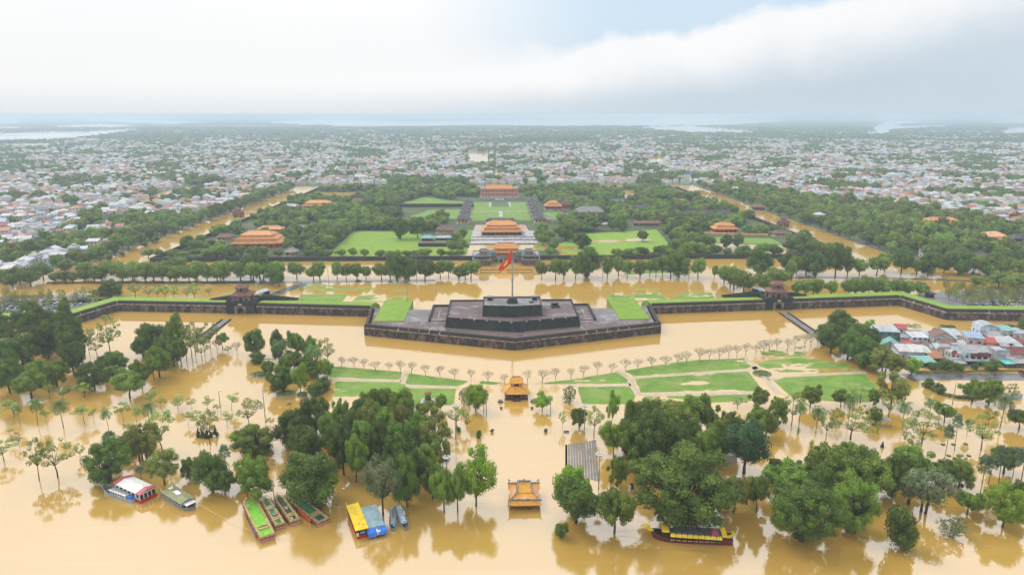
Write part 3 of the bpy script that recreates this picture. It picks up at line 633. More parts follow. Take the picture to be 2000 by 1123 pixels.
def hall(name, label, cx, cy, w_, d_, z0=0.3, plinth=1.0, wall=3.6, tiers=((1.0, 2.6),), tile=ORANGE, wallm=REDW, rz=0.0, cols=0, cat='hall', group=None, wins=0, ridge=RIDGE):
    """tiled hall: plinth, wall, columns or windows, stacked curling roofs"""
    root = empty(name, (cx, cy, z0), rz); tag(root, label, cat, group)
    MB().box(-w_ / 2 - 1.2, w_ / 2 + 1.2, -d_ / 2 - 1.2, d_ / 2 + 1.2, -0.4, plinth).build('plinth', STONE, root)
    MB().box(-w_ / 2 + .6, w_ / 2 - .6, -d_ / 2 + .8, d_ / 2 - .8, plinth, plinth + wall + .3).build('wall', wallm, root)
    for k in range(cols):
        x = -w_ / 2 + .3 + k * (w_ - .6) / max(1, cols - 1); MB().tube([(x, -d_ / 2 + .2, plinth), (x, -d_ / 2 + .2, plinth + wall + .2)], 0.22, 6).build('column', REDW, root)
        if k < cols - 1: xm = x + (w_ - .6) / (cols - 1) / 2; MB().box(xm - .7, xm + .7, -d_ / 2 + .74, -d_ / 2 + .9, plinth + .3, plinth + wall * .8).build('door', VOID, root)
    for k in range(wins):
        x = -w_ / 2 + w_ * (k + .5) / wins; MB().box(x - .55, x + .55, -d_ / 2 + .7, -d_ / 2 + .86, plinth + 1.0, plinth + wall * .75).build('window', VOID, root)
    z = plinth + wall; ww, dd = w_ / 2 + 1.0, d_ / 2 + 1.0
    for i, (sc, rh) in enumerate(tiers):
        x, y = ww * sc, dd * sc; last = i == len(tiers) - 1
        nxt = tiers[i + 1][0] if not last else 0
        rx = ww * nxt * 0.97 if not last else max(0.3, x - y * 0.75); ry = dd * nxt * 0.97 if not last else 0.15
        ro = MB().hip(-x, x, -y, y, z, z + rh, rx, ry, 0.3, 0.4).build('roof', tile, root)
        if last:
            MB().box(-rx - .3, rx + .3, -.25, .25, z + rh - .15, z + rh + .55).build('ridge', ridge, ro)
            for s in (-1, 1): MB().tube([(s * (rx + .2), 0, z + rh + .2), (s * (rx + .9), 0, z + rh + 1.0), (s * (rx + .5), 0, z + rh + 1.5)], [.28, .2, .06], 5).build('ridge_finial', ridge, ro)
            for s in (-1, 1):
                for u in (-1, 1): MB().tube([(s * rx, u * .15, z + rh + .1), (s * (rx + x) / 2, u * y / 2, z + rh / 2 + .1), (s * x * .99, u * y * .99, z + .5)], [.22, .2, .16], 4).build('hip_ridge', ridge, ro)
        z += rh
        if not last:
            MB().box(-ww * nxt + .7, ww * nxt - .7, -dd * nxt + .7, dd * nxt - .7, z - rh * .4, z + 1.1).build('roof_band', wallm if wallm is not REDW else YELW, root); z += 0.75
    return root
# ---- the riverside ceremonial landing pavilion (Nghinh Luong): golden roofs standing in the flood
def gold_roof(parent, w0, d0, w1, d1, z0, z1, curl=.35):
    MB().hip(-w0, w0, -d0, d0, z0, z1, w1, d1, 0.22, curl).build('roof', GOLD, parent)
nx, ny = G(1025.5, 996)
ny += 4.6
np_ = empty('landing_pavilion', (nx, ny, 0)); tag(np_, 'golden roofed pavilion with carved ridges drowned to its eaves in the river', 'pavilion')
for k in range(4):
    x = -4.6 + k * 9.2 / 3
    for y in (-4.2, -1.6, 1.6, 4.2): MB().tube([(x, y, -1), (x, y, 2.2)], 0.17, 6).build('column', REDW, np_)
MB().box(-4.9, 4.9, -4.5, 4.5, 1.75, 2.05).build('beam', REDW, np_)
MB().hip(-5.3, 5.3, -5.0, 1.0, 2.0, 3.3, 4.9, 1.4, 0.22, .3).build('lower_roof', GOLD, np_)
MB().box(-5.25, 5.25, -3.9, -3.45, 3.0, 3.55).build('carved_ridge', RIDGE, np_)
MB().add([(-4.6, -3.6, 3.3), (4.6, -3.6, 3.3), (2.6, -1.0, 4.4), (-2.6, -1.0, 4.4), (-2.6, -1.0, 3.2), (2.6, -1.0, 3.2), (-4.6, -3.6, 3.0), (4.6, -3.6, 3.0)], [(0, 1, 2, 3), (0, 3, 4, 6), (1, 7, 5, 2), (0, 6, 7, 1), (3, 2, 5, 4)]).build('middle_roof', GOLD, np_)
MB().add([(-2.5, -1.4, 4.45), (2.5, -1.4, 4.45), (1.9, 2.6, 6.3), (-1.9, 2.6, 6.3), (-2.4, 6.0, 4.4), (2.4, 6.0, 4.4), (-2.5, -1.4, 4.15), (2.5, -1.4, 4.15), (-2.4, 6.0, 4.1), (2.4, 6.0, 4.1)], [(0, 1, 2, 3), (3, 2, 5, 4), (0, 3, 4, 8, 6), (1, 7, 9, 5, 2), (0, 6, 7, 1), (4, 5, 9, 8)]).build('upper_roof', GOLD, np_)
for s in (-1, 1):
    MB().add([(s * 4.9, -3.4, 3.2), (s * 2.75, -1.2, 4.5), (s * 2.75, 3.2, 4.6), (s * 4.9, 4.6, 3.2), (s * 4.9, -3.4, 2.8), (s * 4.9, 4.6, 2.8), (s * 2.75, -1.2, 4.1), (s * 2.75, 3.2, 4.1)], [(0, 1, 2, 3), (0, 3, 5, 4), (0, 4, 6, 1), (2, 7, 5, 3)]).build('side_roof', PALE_O, np_)
    MB().hip(s * 3.9 - 1.5, s * 3.9 + 1.5, 3.2, 6.6, 3.2, 4.4, .8, .1, .2, .15).build('corner_roof', GOLD, np_)
    MB().tube([(s * 2.5, -1.4, 4.6), (s * 2.2, .6, 5.5), (s * 2.0, 2.6, 6.5)], .26, 5).build('carved_ridge', RIDGE, np_)
    MB().tube([(s * 2.6, -1.2, 4.5), (s * 3.6, -2.3, 3.95), (s * 4.9, -3.7, 3.5)], .24, 5).build('carved_ridge', RIDGE, np_)
    MB().tube([(s * 4.9, -3.7, 3.5), (s * 5.35, -4.3, 3.5), (s * 5.5, -4.6, 3.95)], [.26, .2, .05], 5).build('ridge_finial', RIDGE, np_)
    MB().tube([(s * 4.6, 6.4, 4.3), (s * 5.2, 6.5, 4.7), (s * 5.1, 6.5, 5.2)], [.3, .24, .06], 5).build('ridge_finial', RIDGE, np_)
    MB().box(s * 3.9 - 1.6, s * 3.9 + 1.6, 4.7, 5.2, 4.25, 4.75).build('carved_ridge', RIDGE, np_)
MB().box(-2.3, 2.3, 2.35, 2.85, 6.2, 6.85).build('carved_ridge', RIDGE, np_)
MB().tube([(0, 2.6, 6.8), (0, 2.6, 7.5)], [.4, .05], 6).build('ridge_finial', RIDGE, np_)
for y in (-3.6,): MB().box(-.5, .5, y - .2, y + .2, 3.5, 4.05).build('roof_ornament', WHITE, np_)
# ---- the two-storey pavilion further up the axis (Phu Van Lau)
px_, py_ = G(1009, 781)
pv = empty('edict_pavilion', (px_, py_ + 4.5, 0)); tag(pv, 'two storeyed golden roofed pavilion with red columns in front of the bare trees', 'pavilion')
MB().box(-5.2, 5.2, -4.6, 4.6, -1, 0.75).build('plinth', PARAP, pv)
MB().box(-1.7, 1.7, -6.6, -4.6, -1, 0.55).build('stair', PARAP, pv)
for k in range(4): MB().box(-1.7, 1.7, -6.7 - k * 0.05, -6.2, -.8, 0.1).build('step', STONE, pv) if k == 0 else None
for k in range(5):
    x = -4.2 + k * 2.1
    for y in (-3.7, 3.7): MB().tube([(x, y, 0.7), (x, y, 3.1)], 0.17, 6).build('column', REDW, pv)
for y in (-1.8, 1.8):
    for x in (-4.2, 4.2): MB().tube([(x, y, 0.7), (x, y, 3.1)], 0.17, 6).build('column', REDW, pv)
for s in (-1, 1):
    MB().box(-4.2 if s < 0 else 1.5, -1.5 if s < 0 else 4.2, -3.75, -3.6, 0.8, 1.5).build('railing', REDW, pv)
    MB().box(s * 4.2 - .06, s * 4.2 + .06, -3.5, 3.5, 0.8, 1.5).build('railing', REDW, pv)
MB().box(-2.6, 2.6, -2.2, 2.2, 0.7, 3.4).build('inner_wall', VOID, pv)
MB().hip(-5.6, 5.6, -5.0, 5.0, 3.0, 5.6, 2.5, 2.1, 0.22, .55).build('lower_roof', GOLD, pv)
MB().box(-2.4, 2.4, -2.0, 2.0, 5.3, 7.4).build('upper_wall', REDW, pv)
MB().box(-1.0, 1.0, -2.08, -1.98, 5.75, 6.95).build('window', VOID, pv)
for s in (-1, 1): MB().box(s * 1.6 - .25, s * 1.6 + .25, -2.08, -1.98, 5.85, 6.85).build('window_panel', WHITE, pv)
rf = MB().hip(-3.1, 3.1, -2.7, 2.7, 7.3, 9.5, 1.9, .12, 0.22, .45).build('upper_roof', GOLD, pv)
MB().box(-2.0, 2.0, -.2, .2, 9.4, 9.85).build('ridge', RIDGE, rf)
for s in (-1, 1):
    for u in (-1, 1): MB().tube([(s * 2.5, u * 2.1, 5.65), (s * 4.2, u * 3.7, 4.3), (s * 5.7, u * 5.1, 3.6)], [.2, .18, .12], 4).build('hip_ridge', RIDGE, pv)
for s in (-1, 1):
    st = empty('carved_stele', (px_ + s * 7.4, py_ - 2.2, 0)); tag(st, 'grey rounded stele half drowned beside the two storeyed pavilion', 'stele', 'steles beside the pavilion')
    MB().box(-.9, .9, -.5, .5, -1, 1.4, .1, .1).build('slab', STONE, st); MB().box(-1.2, 1.2, -.7, .7, -1, .35).build('base', PARAP, st)
    mk = empty('stone_marker', (*G(1009 + s * 30, 798), 0)); tag(mk, 'tiny dark stone marker standing in the flood before the pavilion', 'marker', 'stone markers before the pavilion')
    MB().box(-.5, .5, -.35, .35, -.8, .55, .12, .1).build('block', PARAP, mk); MB().box(-.62, .62, -.45, .45, .55, .72).build('cap', PARAP, mk)
# ---- the palace front wall with the great gate (Ngo Mon)
def palace_wall(label, pts, h=3.6, th=1.6, top=DARKTILE):
    root = empty('palace_wall', (0, 0, 0)); tag(root, label, 'wall', 'walls round the old palace')
    loft(MB(), [(0, -1), (0.15, h), (th, h), (th, -1)], pts).build('wall', MASON_D if top is DARKTILE else YELW, root)
    loft(MB(), [(-.15, h), (th / 2, h + .5), (th + .15, h), (th / 2, h + .05)], pts).build('coping', PARAP if top is DARKTILE else top, root)
palace_wall('dark palace wall along the moat, on the pines side of the great gate', [(ICX0, 597), (-18, 597)])
palace_wall('dark palace wall along the moat, on the houses side of the great gate', [(42, 597), (ICX1, 597)])
palace_wall('dark palace side wall along the canal with bright white reflections', [(ICX0, 1200), (ICX0, 598.7)])
palace_wall('dark palace side wall along the brown canal bordered by a wood', [(ICX1, 598.7), (ICX1, 1200)])
palace_wall('yellow topped wall closing the back of the palace', [(ICX1, 1199), (ICX0, 1199)], 4.2, 1.8, PALE_O)
gm = empty('palace_gate', (AX, 573, 0)); tag(gm, 'great horseshoe palace gate with orange central roof and green side roofs', 'gate')
for s in (-1, 1):
    MB().box(*sorted((s * 13.5, s * 29.0)), 0, 36, -1.2, 5.0, .4, .4).build('wing_base', BRICKR, gm)
    MB().box(*sorted((s * 13.2, s * 29.2)), -.2, 36.2, 5.0, 5.6).build('wing_coping', STONE, gm)
    for k in range(5): MB().box(*sorted((s * (14.4 + k * 3), s * (15.6 + k * 3))), -.12, .05, 1.6, 3.2).build('wing_niche', PARAP, gm)
    for (yy, ww, dd, hh, z) in ((6, 5.0, 4.2, 3.4, 5.6),):
        MB().box(s * 19.5 - ww, s * 19.5 + ww, yy - dd, yy + dd, z, z + 2.6).build('pavilion_wall', DKWOOD, gm)
        for q in range(5): MB().tube([(s * 19.5 - ww - .4 + q * (2 * ww + .8) / 4, yy - dd - .6, z), (s * 19.5 - ww - .4 + q * (2 * ww + .8) / 4, yy - dd - .6, z + 2.6)], .2, 5).build('column', REDW, gm)
        MB().hip(s * 19.5 - ww - 1.6, s * 19.5 + ww + 1.6, yy - dd - 1.6, yy + dd + 1.6, z + 2.6, z + 4.4, ww * .7, dd * .6, .25, .5).build('lower_roof', GREENT, gm)
        MB().box(s * 19.5 - 3.4, s * 19.5 + 3.4, yy - 2.4, yy + 2.4, z + 4.2, z + 6.4).build('upper_wall', ORANGE, gm)
        for q in (-1, 1): MB().box(s * 19.5 + q * 1.4 - .45, s * 19.5 + q * 1.4 + .45, yy - 2.5, yy - 2.38, z + 4.9, z + 6.0).build('window', REDW, gm)
        MB().hip(s * 19.5 - 4.4, s * 19.5 + 4.4, yy - 3.4, yy + 3.4, z + 6.3, z + 8.3, 2.6, .2, .25, .5).build('upper_roof', GREENT, gm)
        MB().box(s * 19.5 - 2.8, s * 19.5 + 2.8, yy - .2, yy + .2, z + 8.2, z + 8.7).build('ridge', RIDGE, gm)
    MB().box(*sorted((s * 25.2, s * 28.2)), 1.5, 5.5, 5.6, 7.8).build('corner_pavilion', DKWOOD, gm); MB().hip(s * 26.7 - 2.2, s * 26.7 + 2.2, 1.0, 6.2, 7.8, 9.0, 1.0, .1, .2, .3).build('corner_roof', GREENT, gm)
    MB().box(*sorted((s * 10.5, s * 15.0)), 13, 19, 5.6, 9.4).build('link_wall', YELW, gm)
    MB().hip(s * 12.8 - 3.4, s * 12.8 + 3.4, 11.2, 20.4, 9.2, 11.0, 1.6, .2, .25, .4).build('link_roof', GREENT, gm)
    MB().hip(s * 12.0 - 4.0, s * 12.0 + 4.0, 10.0, 15.0, 7.4, 8.6, 2.6, .5, .25, .4).build('link_skirt', GREENT, gm)
ce = MB(); arch_wall(ce, -13.5, 13.5, -1.2, 5.0, 15, 36, [(-8.6, 1.2, 1.6), (-4.3, 1.2, 1.6), (0, 1.7, 1.8), (4.3, 1.2, 1.6), (8.6, 1.2, 1.6)]); ce.build('gate_block', STONE, gm)
MB().box(-13.6, 13.6, 14.7, 36.2, 5.0, 5.6).build('gate_coping', STONE, gm)
for k in range(12): MB().box(-12.6 + k * 2.3 - .5, -12.6 + k * 2.3 + .5, 14.6, 14.8, 5.65, 6.4).build('balustrade_panel', STONE, gm)
MB().box(-9.5, 9.5, 17.5, 29, 5.6, 10.2).build('hall_wall', YELW, gm)
for k in range(9): MB().tube([(-9.6 + k * 2.4, 16.6, 5.6), (-9.6 + k * 2.4, 16.6, 9.8)], .24, 6).build('column', REDW, gm)
MB().hip(-11.4, 11.4, 14.8, 31, 8.6, 10.6, 9.6, 5.2, .3, .5).build('skirt_roof', ORANGE, gm)
MB().box(-9.7, 9.7, 17.6, 28.4, 10.3, 12.0).build('upper_wall', ORANGE, gm)
mr = MB().hip(-11.2, 11.2, 16.2, 29.8, 11.9, 15.8, 7.6, .2, .3, .6).build('main_roof', ORANGE, gm); MB().box(-7.8, 7.8, 22.8, 23.2, 15.7, 16.4).build('ridge', RIDGE, mr)
for (x0, x1) in ((-26, -9), (-3.5, 17)):                         # kerbed beds drowned before the gate
    b = empty('kerbed_bed', (AX + (x0 + x1) / 2 + 4, 552, 0)); tag(b, 'rectangular kerb of a drowned flower bed before the great gate', 'kerb', 'drowned beds before the great gate')
    hw = (x1 - x0) / 2
    for (a, b_, c, e) in ((-hw, hw, -5.5, -5.1), (-hw, hw, 5.1, 5.5), (-hw, -hw + .4, -5.1, 5.1), (hw - .4, hw, -5.1, 5.1)): MB().box(a, b_, c, e, -.6, .35).build('kerb', PARAP, b)
# courts and the throne hall behind
COURT = sheet('forecourt_pool', [(-38, 602), (-19, 602), (-19, 640), (62, 640), (62, 602), (42, 602), (42, 614), (64, 600), (84, 600), (80, 668), (-58, 668), (-52, 602)], 0.42, WATER, 'flooded forecourt ponds behind the great gate', 'water')
tr = empty('palace_terrace', (AX, 700, 0.3)); tag(tr, 'stepped grey stone terraces before the long orange throne hall', 'terrace')
MB().box(-34, 34, -27, 48, -.5, 0.5).build('lower_terrace', STONE_L, tr); MB().box(-34, 34, -8, 46, .4, 1.3).build('middle_terrace', STONE_L, tr); MB().box(-23, 23, 4, 44, 1.2, 2.2).build('upper_terrace', STONE, tr)
for y, z in ((-8.2, .5), (3.8, 1.3), (-27.2, -.2)):
    for k in range(16): MB().box(-33 + k * 4.3, -33 + k * 4.3 + 3.6, y - .15, y + .15, z, z + 1.1).build('balustrade', STONE, tr)
hall('throne_hall', 'long throne hall under three stepped orange roofs behind the great gate', AX - 2, 722, 42, 24, 2.4, .4, 3.6, ((1.0, 2.6), (.86, 2.6), (.72, 4.0)), ORANGE, DKWOOD, cols=10)
gg = hall('inner_gate_row', 'long low dark gate range behind the throne hall', AX - 2, 806, 34, 7, .3, .5, 3.6, ((1.0, 2.2),), DARKTILE, DKWOOD, wins=5)
sheet('rear_court', [(-22, 752), (40, 752), (38, 795), (-20, 795)], 0.5, mat('court_brick', (0.42, 0.26, 0.19), 0.7, 0.2, 0.2, stain=(0.45, 0.43, 0.42), stain_amt=0.8, stain_scale=0.08), 'pale brick court behind the throne hall', 'court')
lawn('lawn', [(-26, 830), (46, 830), (46, 905), (-26, 905)], 0.46, 'court lawn with white puddles before the pink palace', cell=3, seed=31, base=.45)
lawn('lawn', [(-26, 912), (46, 912), (47, 1010), (-27, 1010)], 0.10, 'bright court lawn in front of the pink palace', cell=3, seed=32, base=.45)
for (x0, x1, y0, y1) in ((-28, 48, 906, 911), (8, 13, 860, 906), (-5, -2, 955, 1010), (23, 26, 955, 1010)): sheet('court_path', [(x0, y0), (x1, y0), (x1, y1), (x0, y1)], .62, STONE_L, 'pale stone path crossing the palace court lawns', 'path')
tag(sheet('parterre', [(-2, 955), (23, 955), (23, 1008), (-2, 1008)], .63, mat('parterre_green', (0.10, 0.15, 0.07), .9, .3, .2)), 'dull green parterre before the pink palace', 'garden', kind='structure')
kt = empty('pink_palace', (AX - 1, 1052, 0.3)); tag(kt, 'pink two storeyed palace with orange roof and rows of red windows', 'palace')
MB().box(-30, 30, -8, 14, -.4, 3.6).build('terrace', STONE, kt); MB().box(-7, 7, -16, -8, -.4, 2.2, 1, 2).build('stair', STONE, kt)
MB().box(-22, 22, -2, 12, 3.6, 15.4).build('wall', PINKW, kt)
for s in (-1, 1):
    MB().box(*sorted((s * 22, s * 29)), -4, 11, 3.6, 15.8).build('corner_block', PINKW, kt); MB().hip(s * 25.5 - 4.2, s * 25.5 + 4.2, -4.8, 11.8, 15.8, 19.5, 1.2, 1.0, .3, .3).build('corner_roof', RIDGE, kt)
    for z in (5.2, 10.8): MB().box(s * 25.5 - 1.1, s * 25.5 + 1.1, -4.1, -3.95, z, z + 3.2).build('window', REDW, kt)
for k in range(11):
    for z in (5.0, 10.6):
        x = -20 + k * 4.0; f_ = MB().box(x - .95, x + .95, -2.12, -1.96, z, z + 3.3).build('window', REDW, kt)
MB().box(-23, 23, -2.4, -1.9, 9.0, 9.7).build('cornice', PALE_O, kt); MB().box(-23, 23, -2.4, -1.9, 15.0, 15.7).build('cornice', PALE_O, kt)
MB().hip(-22.5, 22.5, -3, 13, 15.4, 21.0, 18.5, .2, .3, .2).build('roof', ORANGE, kt)
for s in (-1, 1):
    for k in range(6):                                           # galleries of small dark gables on both sides of the court
        hall('court_gallery', 'dark gabled gallery house lining the palace court' if k else 'yellow walled gallery house at the end of the palace court', AX - 1 + s * 46, 812 + k * 36, 13, 14, .3, .5, 3.2 if k else 5.0, ((1.0, 3.2),), DARKTILE, YELW, cat='gallery', group='galleries along the palace court', wins=3)
H2 = lambda px, py, *a, **k: hall(a[0], a[1], *G(px, py), *a[2:], **k)
H2(508, 482, 'temple_hall', 'big temple hall with three stepped orange roofs beside dark shrubs', 46, 26, .3, .6, 4.5, ((1.0, 3.0), (.84, 3.0), (.66, 3.4)), rz=R(2), cols=9)
H2(530, 455, 'temple_hall', 'small orange temple roof behind the big temple hall', 26, 12, .3, .6, 4.0, ((1.0, 3.2),))
H2(622, 408, 'temple_hall', 'orange roofed temple half hidden by woods', 42, 20, .3, .6, 4.2, ((1.0, 3.0), (.78, 3.4)))
H2(660, 405, 'service_hall', 'dark roofed yellow hall next to the wooded temple', 24, 12, .3, .6, 3.6, ((1.0, 2.8),), DARKTILE, YELW, wins=4)
H2(569, 408, 'service_hall', 'pale grey roofed house in the woods', 18, 12, .3, .5, 3.4, ((1.0, 3.0),), METAL, YELW)
H2(871, 456, 'timber_house', 'brown roofed house beside the big lawn', 19, 12, .3, .6, 3.6, ((1.0, 4.4),), mat('brown_tile', (0.16, 0.10, 0.09), .8, .2, .6), YELW)
H2(868, 470, 'timber_house', 'pale blue roofed shelter in front of the brown house', 19, 8, .3, .4, 3.0, ((1.0, 1.8),), mat('blue_grey_sheet', (0.32, 0.42, 0.45), .5, .1, .6), DKWOOD, wins=4)
H2(835, 471, 'timber_house', 'small teal hipped roof beside the big lawn', 12, 9, .3, .4, 3.2, ((1.0, 2.8),), mat('teal_sheet', (0.22, 0.42, 0.42), .5, .1, .6), DKWOOD)
H2(846, 482, 'ruin_wall', 'low roofless ruin with mottled walls at the edge of the lawn', 30, 5, .3, .2, 3.4, ((0.9, .3),), BRICKR, PARAP, cat='ruin', wins=6)
H2(1080, 412, 'small_palace', 'little two tiered orange palace on a grey terrace', 22, 16, .3, 3.0, 4.0, ((1.0, 3.0), (.62, 3.4)), ORANGE, REDW, cols=6)
H2(1104, 410, 'small_palace', 'slender orange pavilion beside the two tiered palace', 11, 9, .3, 1.6, 6.0, ((1.0, 2.6), (.62, 2.8)), OLDTILE, REDW)
H2(1151, 423, 'royal_theatre', 'yellow walled theatre under a broad grey roof', 34, 18, .3, .8, 6.0, ((1.0, 6.0),), mat('grey_tile', (0.235, 0.235, 0.225), .8, .15, .5), YELW, wins=7)
H2(1062, 435, 'service_hall', 'grey gabled house among shrubs near the throne hall', 20, 12, .3, .5, 3.4, ((1.0, 3.6),), MATS['grey_tile'], YELW)
H2(1382, 424, 'service_hall', 'long dark roofed hall sunk in the woods', 62, 12, .3, .5, 3.6, ((1.0, 3.6),), DARKTILE, DKWOOD)
H2(1414, 455, 'temple_hall', 'orange roofed temple behind a low yellow wall', 25, 16, .3, .8, 4.2, ((1.0, 2.8), (.72, 3.4)), ORANGE, REDW, cols=6)
H2(1481, 411, 'garden_pavilion', 'small brown peaked pavilion at the palace canal', 14, 14, .3, .6, 4.2, ((1.0, 4.0),), OLDTILE, DKWOOD, cat='pavilion')
H2(1210, 400, 'service_hall', 'grey green roof half hidden in the woods', 26, 12, .3, .5, 3.6, ((1.0, 4.0),), GREENT, YELW)
H2(1835, 445, 'temple_hall', 'long orange roofed hall among the tall wood outside the palace', 40, 16, .3, .6, 4.5, ((1.0, 3.0), (.8, 3.4)), ORANGE, REDW, rz=R(-4))
H2(1936, 476, 'temple_hall', 'square orange peaked hall in the tall wood', 22, 20, .3, .6, 4.5, ((1.0, 2.4), (.86, 4.2)), PALE_O, DKWOOD)
H2(1842, 474, 'service_hall', 'low dark purple roof in the wood beside the peaked hall', 20, 12, .3, .5, 3.4, ((1.0, 3.0),), DARKTILE, DKWOOD)
H2(1990, 472, 'service_hall', 'dark purple roof beyond the peaked hall', 20, 12, .3, .5, 3.6, ((1.0, 3.0),), DARKTILE, DKWOOD)
H2(700, 398, 'service_hall', 'small brown roofed hall deep in the palace woods', 18, 10, .3, .5, 3.6, ((1.0, 3.2),), OLDTILE, YELW, wins=4)
H2(590, 452, 'service_hall', 'grey roofed lodge among palace shrubs', 16, 10, .3, .5, 3.4, ((1.0, 3.2),), MATS['grey_tile'], YELW, wins=3)
H2(1330, 400, 'service_hall', 'orange roofed shrine deep in the palace woods', 18, 12, .3, .6, 4.0, ((1.0, 3.2),), ORANGE, REDW, cols=4)
H2(1255, 412, 'service_hall', 'yellow walled court house in the palace woods', 24, 10, .3, .5, 4.2, ((1.0, 3.0),), DARKTILE, YELW, wins=6)
H2(440, 470, 'service_hall', 'little orange roofed lodge near the white canal', 14, 9, .3, .5, 3.4, ((1.0, 3.0),), OLDTILE, YELW, wins=3)
H2(570, 500, 'service_hall', 'small grey gabled yellow lodge behind the moat wall', 10, 9, .3, .5, 3.6, ((1.0, 3.4),), MATS['grey_tile'], YELW, wins=2)
H2(1525, 462, 'service_hall', 'brown roofed hut beside the tall carved gate', 18, 10, .3, .5, 3.2, ((1.0, 2.8),), MATS['brown_tile'], YELW, wins=3)
H2(1262, 442, 'service_hall', 'dull red low building behind the puddled palace lawn', 30, 8, .3, .4, 3.4, ((1.0, 2.2),), OLDTILE, BRICKR, wins=5)
H2(1180, 444, 'service_hall', 'pale roofed shed behind the puddled palace lawn', 16, 8, .3, .4, 3.2, ((1.0, 1.8),), METAL, YELW)
def tall_gate(label, px, py, s=1.0):
    X, Y = G(px, py); root = empty('side_gate', (X, Y, 0.3), 0, (s, s, s)); tag(root, label, 'gate')
    w1 = MB(); arch_wall(w1, -7, 7, -1, 7, -3, 3, [(-4.4, 1.0, 2.2), (0, 1.5, 3.0), (4.4, 1.0, 2.2)]); w1.build('gate_wall', BRICKR, root)
    MB().box(-3, 3, -2.4, 2.4, 7, 11).build('upper_wall', BRICKR, root); MB().hip(-7.6, 7.6, -3.6, 3.6, 7, 8.6, 3.2, 2.2, .2, .4).build('lower_roof', OLDTILE, root); MB().hip(-3.8, 3.8, -3, 3, 11, 13.4, 1.4, .1, .2, .4).build('upper_roof', OLDTILE, root)
tall_gate('tall carved gate on the palace side by the brown canal', 1529, 443, .9); tall_gate('red side gate at the white canal bank', 466, 424, .9); tall_gate('little red gate pavilion behind the pink palace', 973, 372, .9)
palace_wall('low orange wall beside the flooded palace garden', [G(1375, 459), G(1500, 462)], 2.4, 1.0, PALE_O)
palace_wall('long dark gallery roof line across the palace grounds', [G(770, 405), G(925, 405)], 4.5, 5.0)
palace_wall('low red wall among the palace trees', [G(480, 428), G(610, 428)], 2.2, 1.0, OLDTILE)
# palace lawns and ponds
for p, wet, lab, sd_ in ((GP((638, 502), (690, 453), (800, 453), (850, 466), (908, 482), (908, 506)), .02, 'great bright lawn inside the palace wall', 41), (GP((1090, 478), (1150, 457), (1282, 449), (1312, 484), (1292, 492), (1150, 502), (1095, 500)), .40, 'palace lawn with a stream of puddles and one tree', 42),
                   (GP((770, 402), (830, 386), (875, 392), (927, 397), (926, 403)), .02, 'lawn behind the long gallery roof', 43), (GP((800, 424), (840, 411), (925, 409), (922, 428), (850, 428)), .05, 'lawn strip in front of the gallery roof', 44), (GP((1055, 428), (1062, 415), (1095, 414), (1110, 430)), .05, 'small lawn before the little orange palace', 45),
                   (GP((1375, 464), (1505, 466), (1530, 478), (1385, 474)), .45, 'lawn along the low orange wall', 46), (GP((505, 434), (590, 434), (580, 441), (500, 441)), .1, 'narrow lawn among palace trees', 47), (GP((910, 450), (925, 450), (912, 500), (895, 500)), .1, 'grass beside the throne terrace', 48), (GP((1040, 455), (1052, 455), (1065, 490), (1050, 490)), .1, 'grass on the other side of the throne terrace', 49)):
    lawn('lawn', p, wet, lab, cell=3.0, seed=sd_, base=.36, m=GRASS_B if sd_ in (41, 42) else GRASS, z=.14)
wat('palace_pond', GP((1378, 476), (1530, 480), (1545, 498), (1390, 492)), 'flooded palace garden behind clipped trees', .42, 12, 2); wat('palace_pond', GP((1215, 372), (1245, 374), (1240, 390), (1222, 392)), 'pond glinting in the palace woods', .42, 20, 4)
wat('palace_pond', GP((1310, 373), (1345, 372), (1370, 380), (1360, 390), (1320, 385)), 'white pond near the back corner of the palace', .42, 20, 4); wat('palace_pond', GP((590, 378), (690, 376), (725, 384), (660, 394), (600, 390)), 'flooded garden near the back wall of the palace', .42, 20, 4)
wat('palace_pond', GP((1110, 474), (1150, 470), (1190, 470), (1250, 466), (1278, 470), (1250, 472), (1190, 475), (1150, 474)), 'thin stream of puddles across the palace lawn', .56, 8, 2)
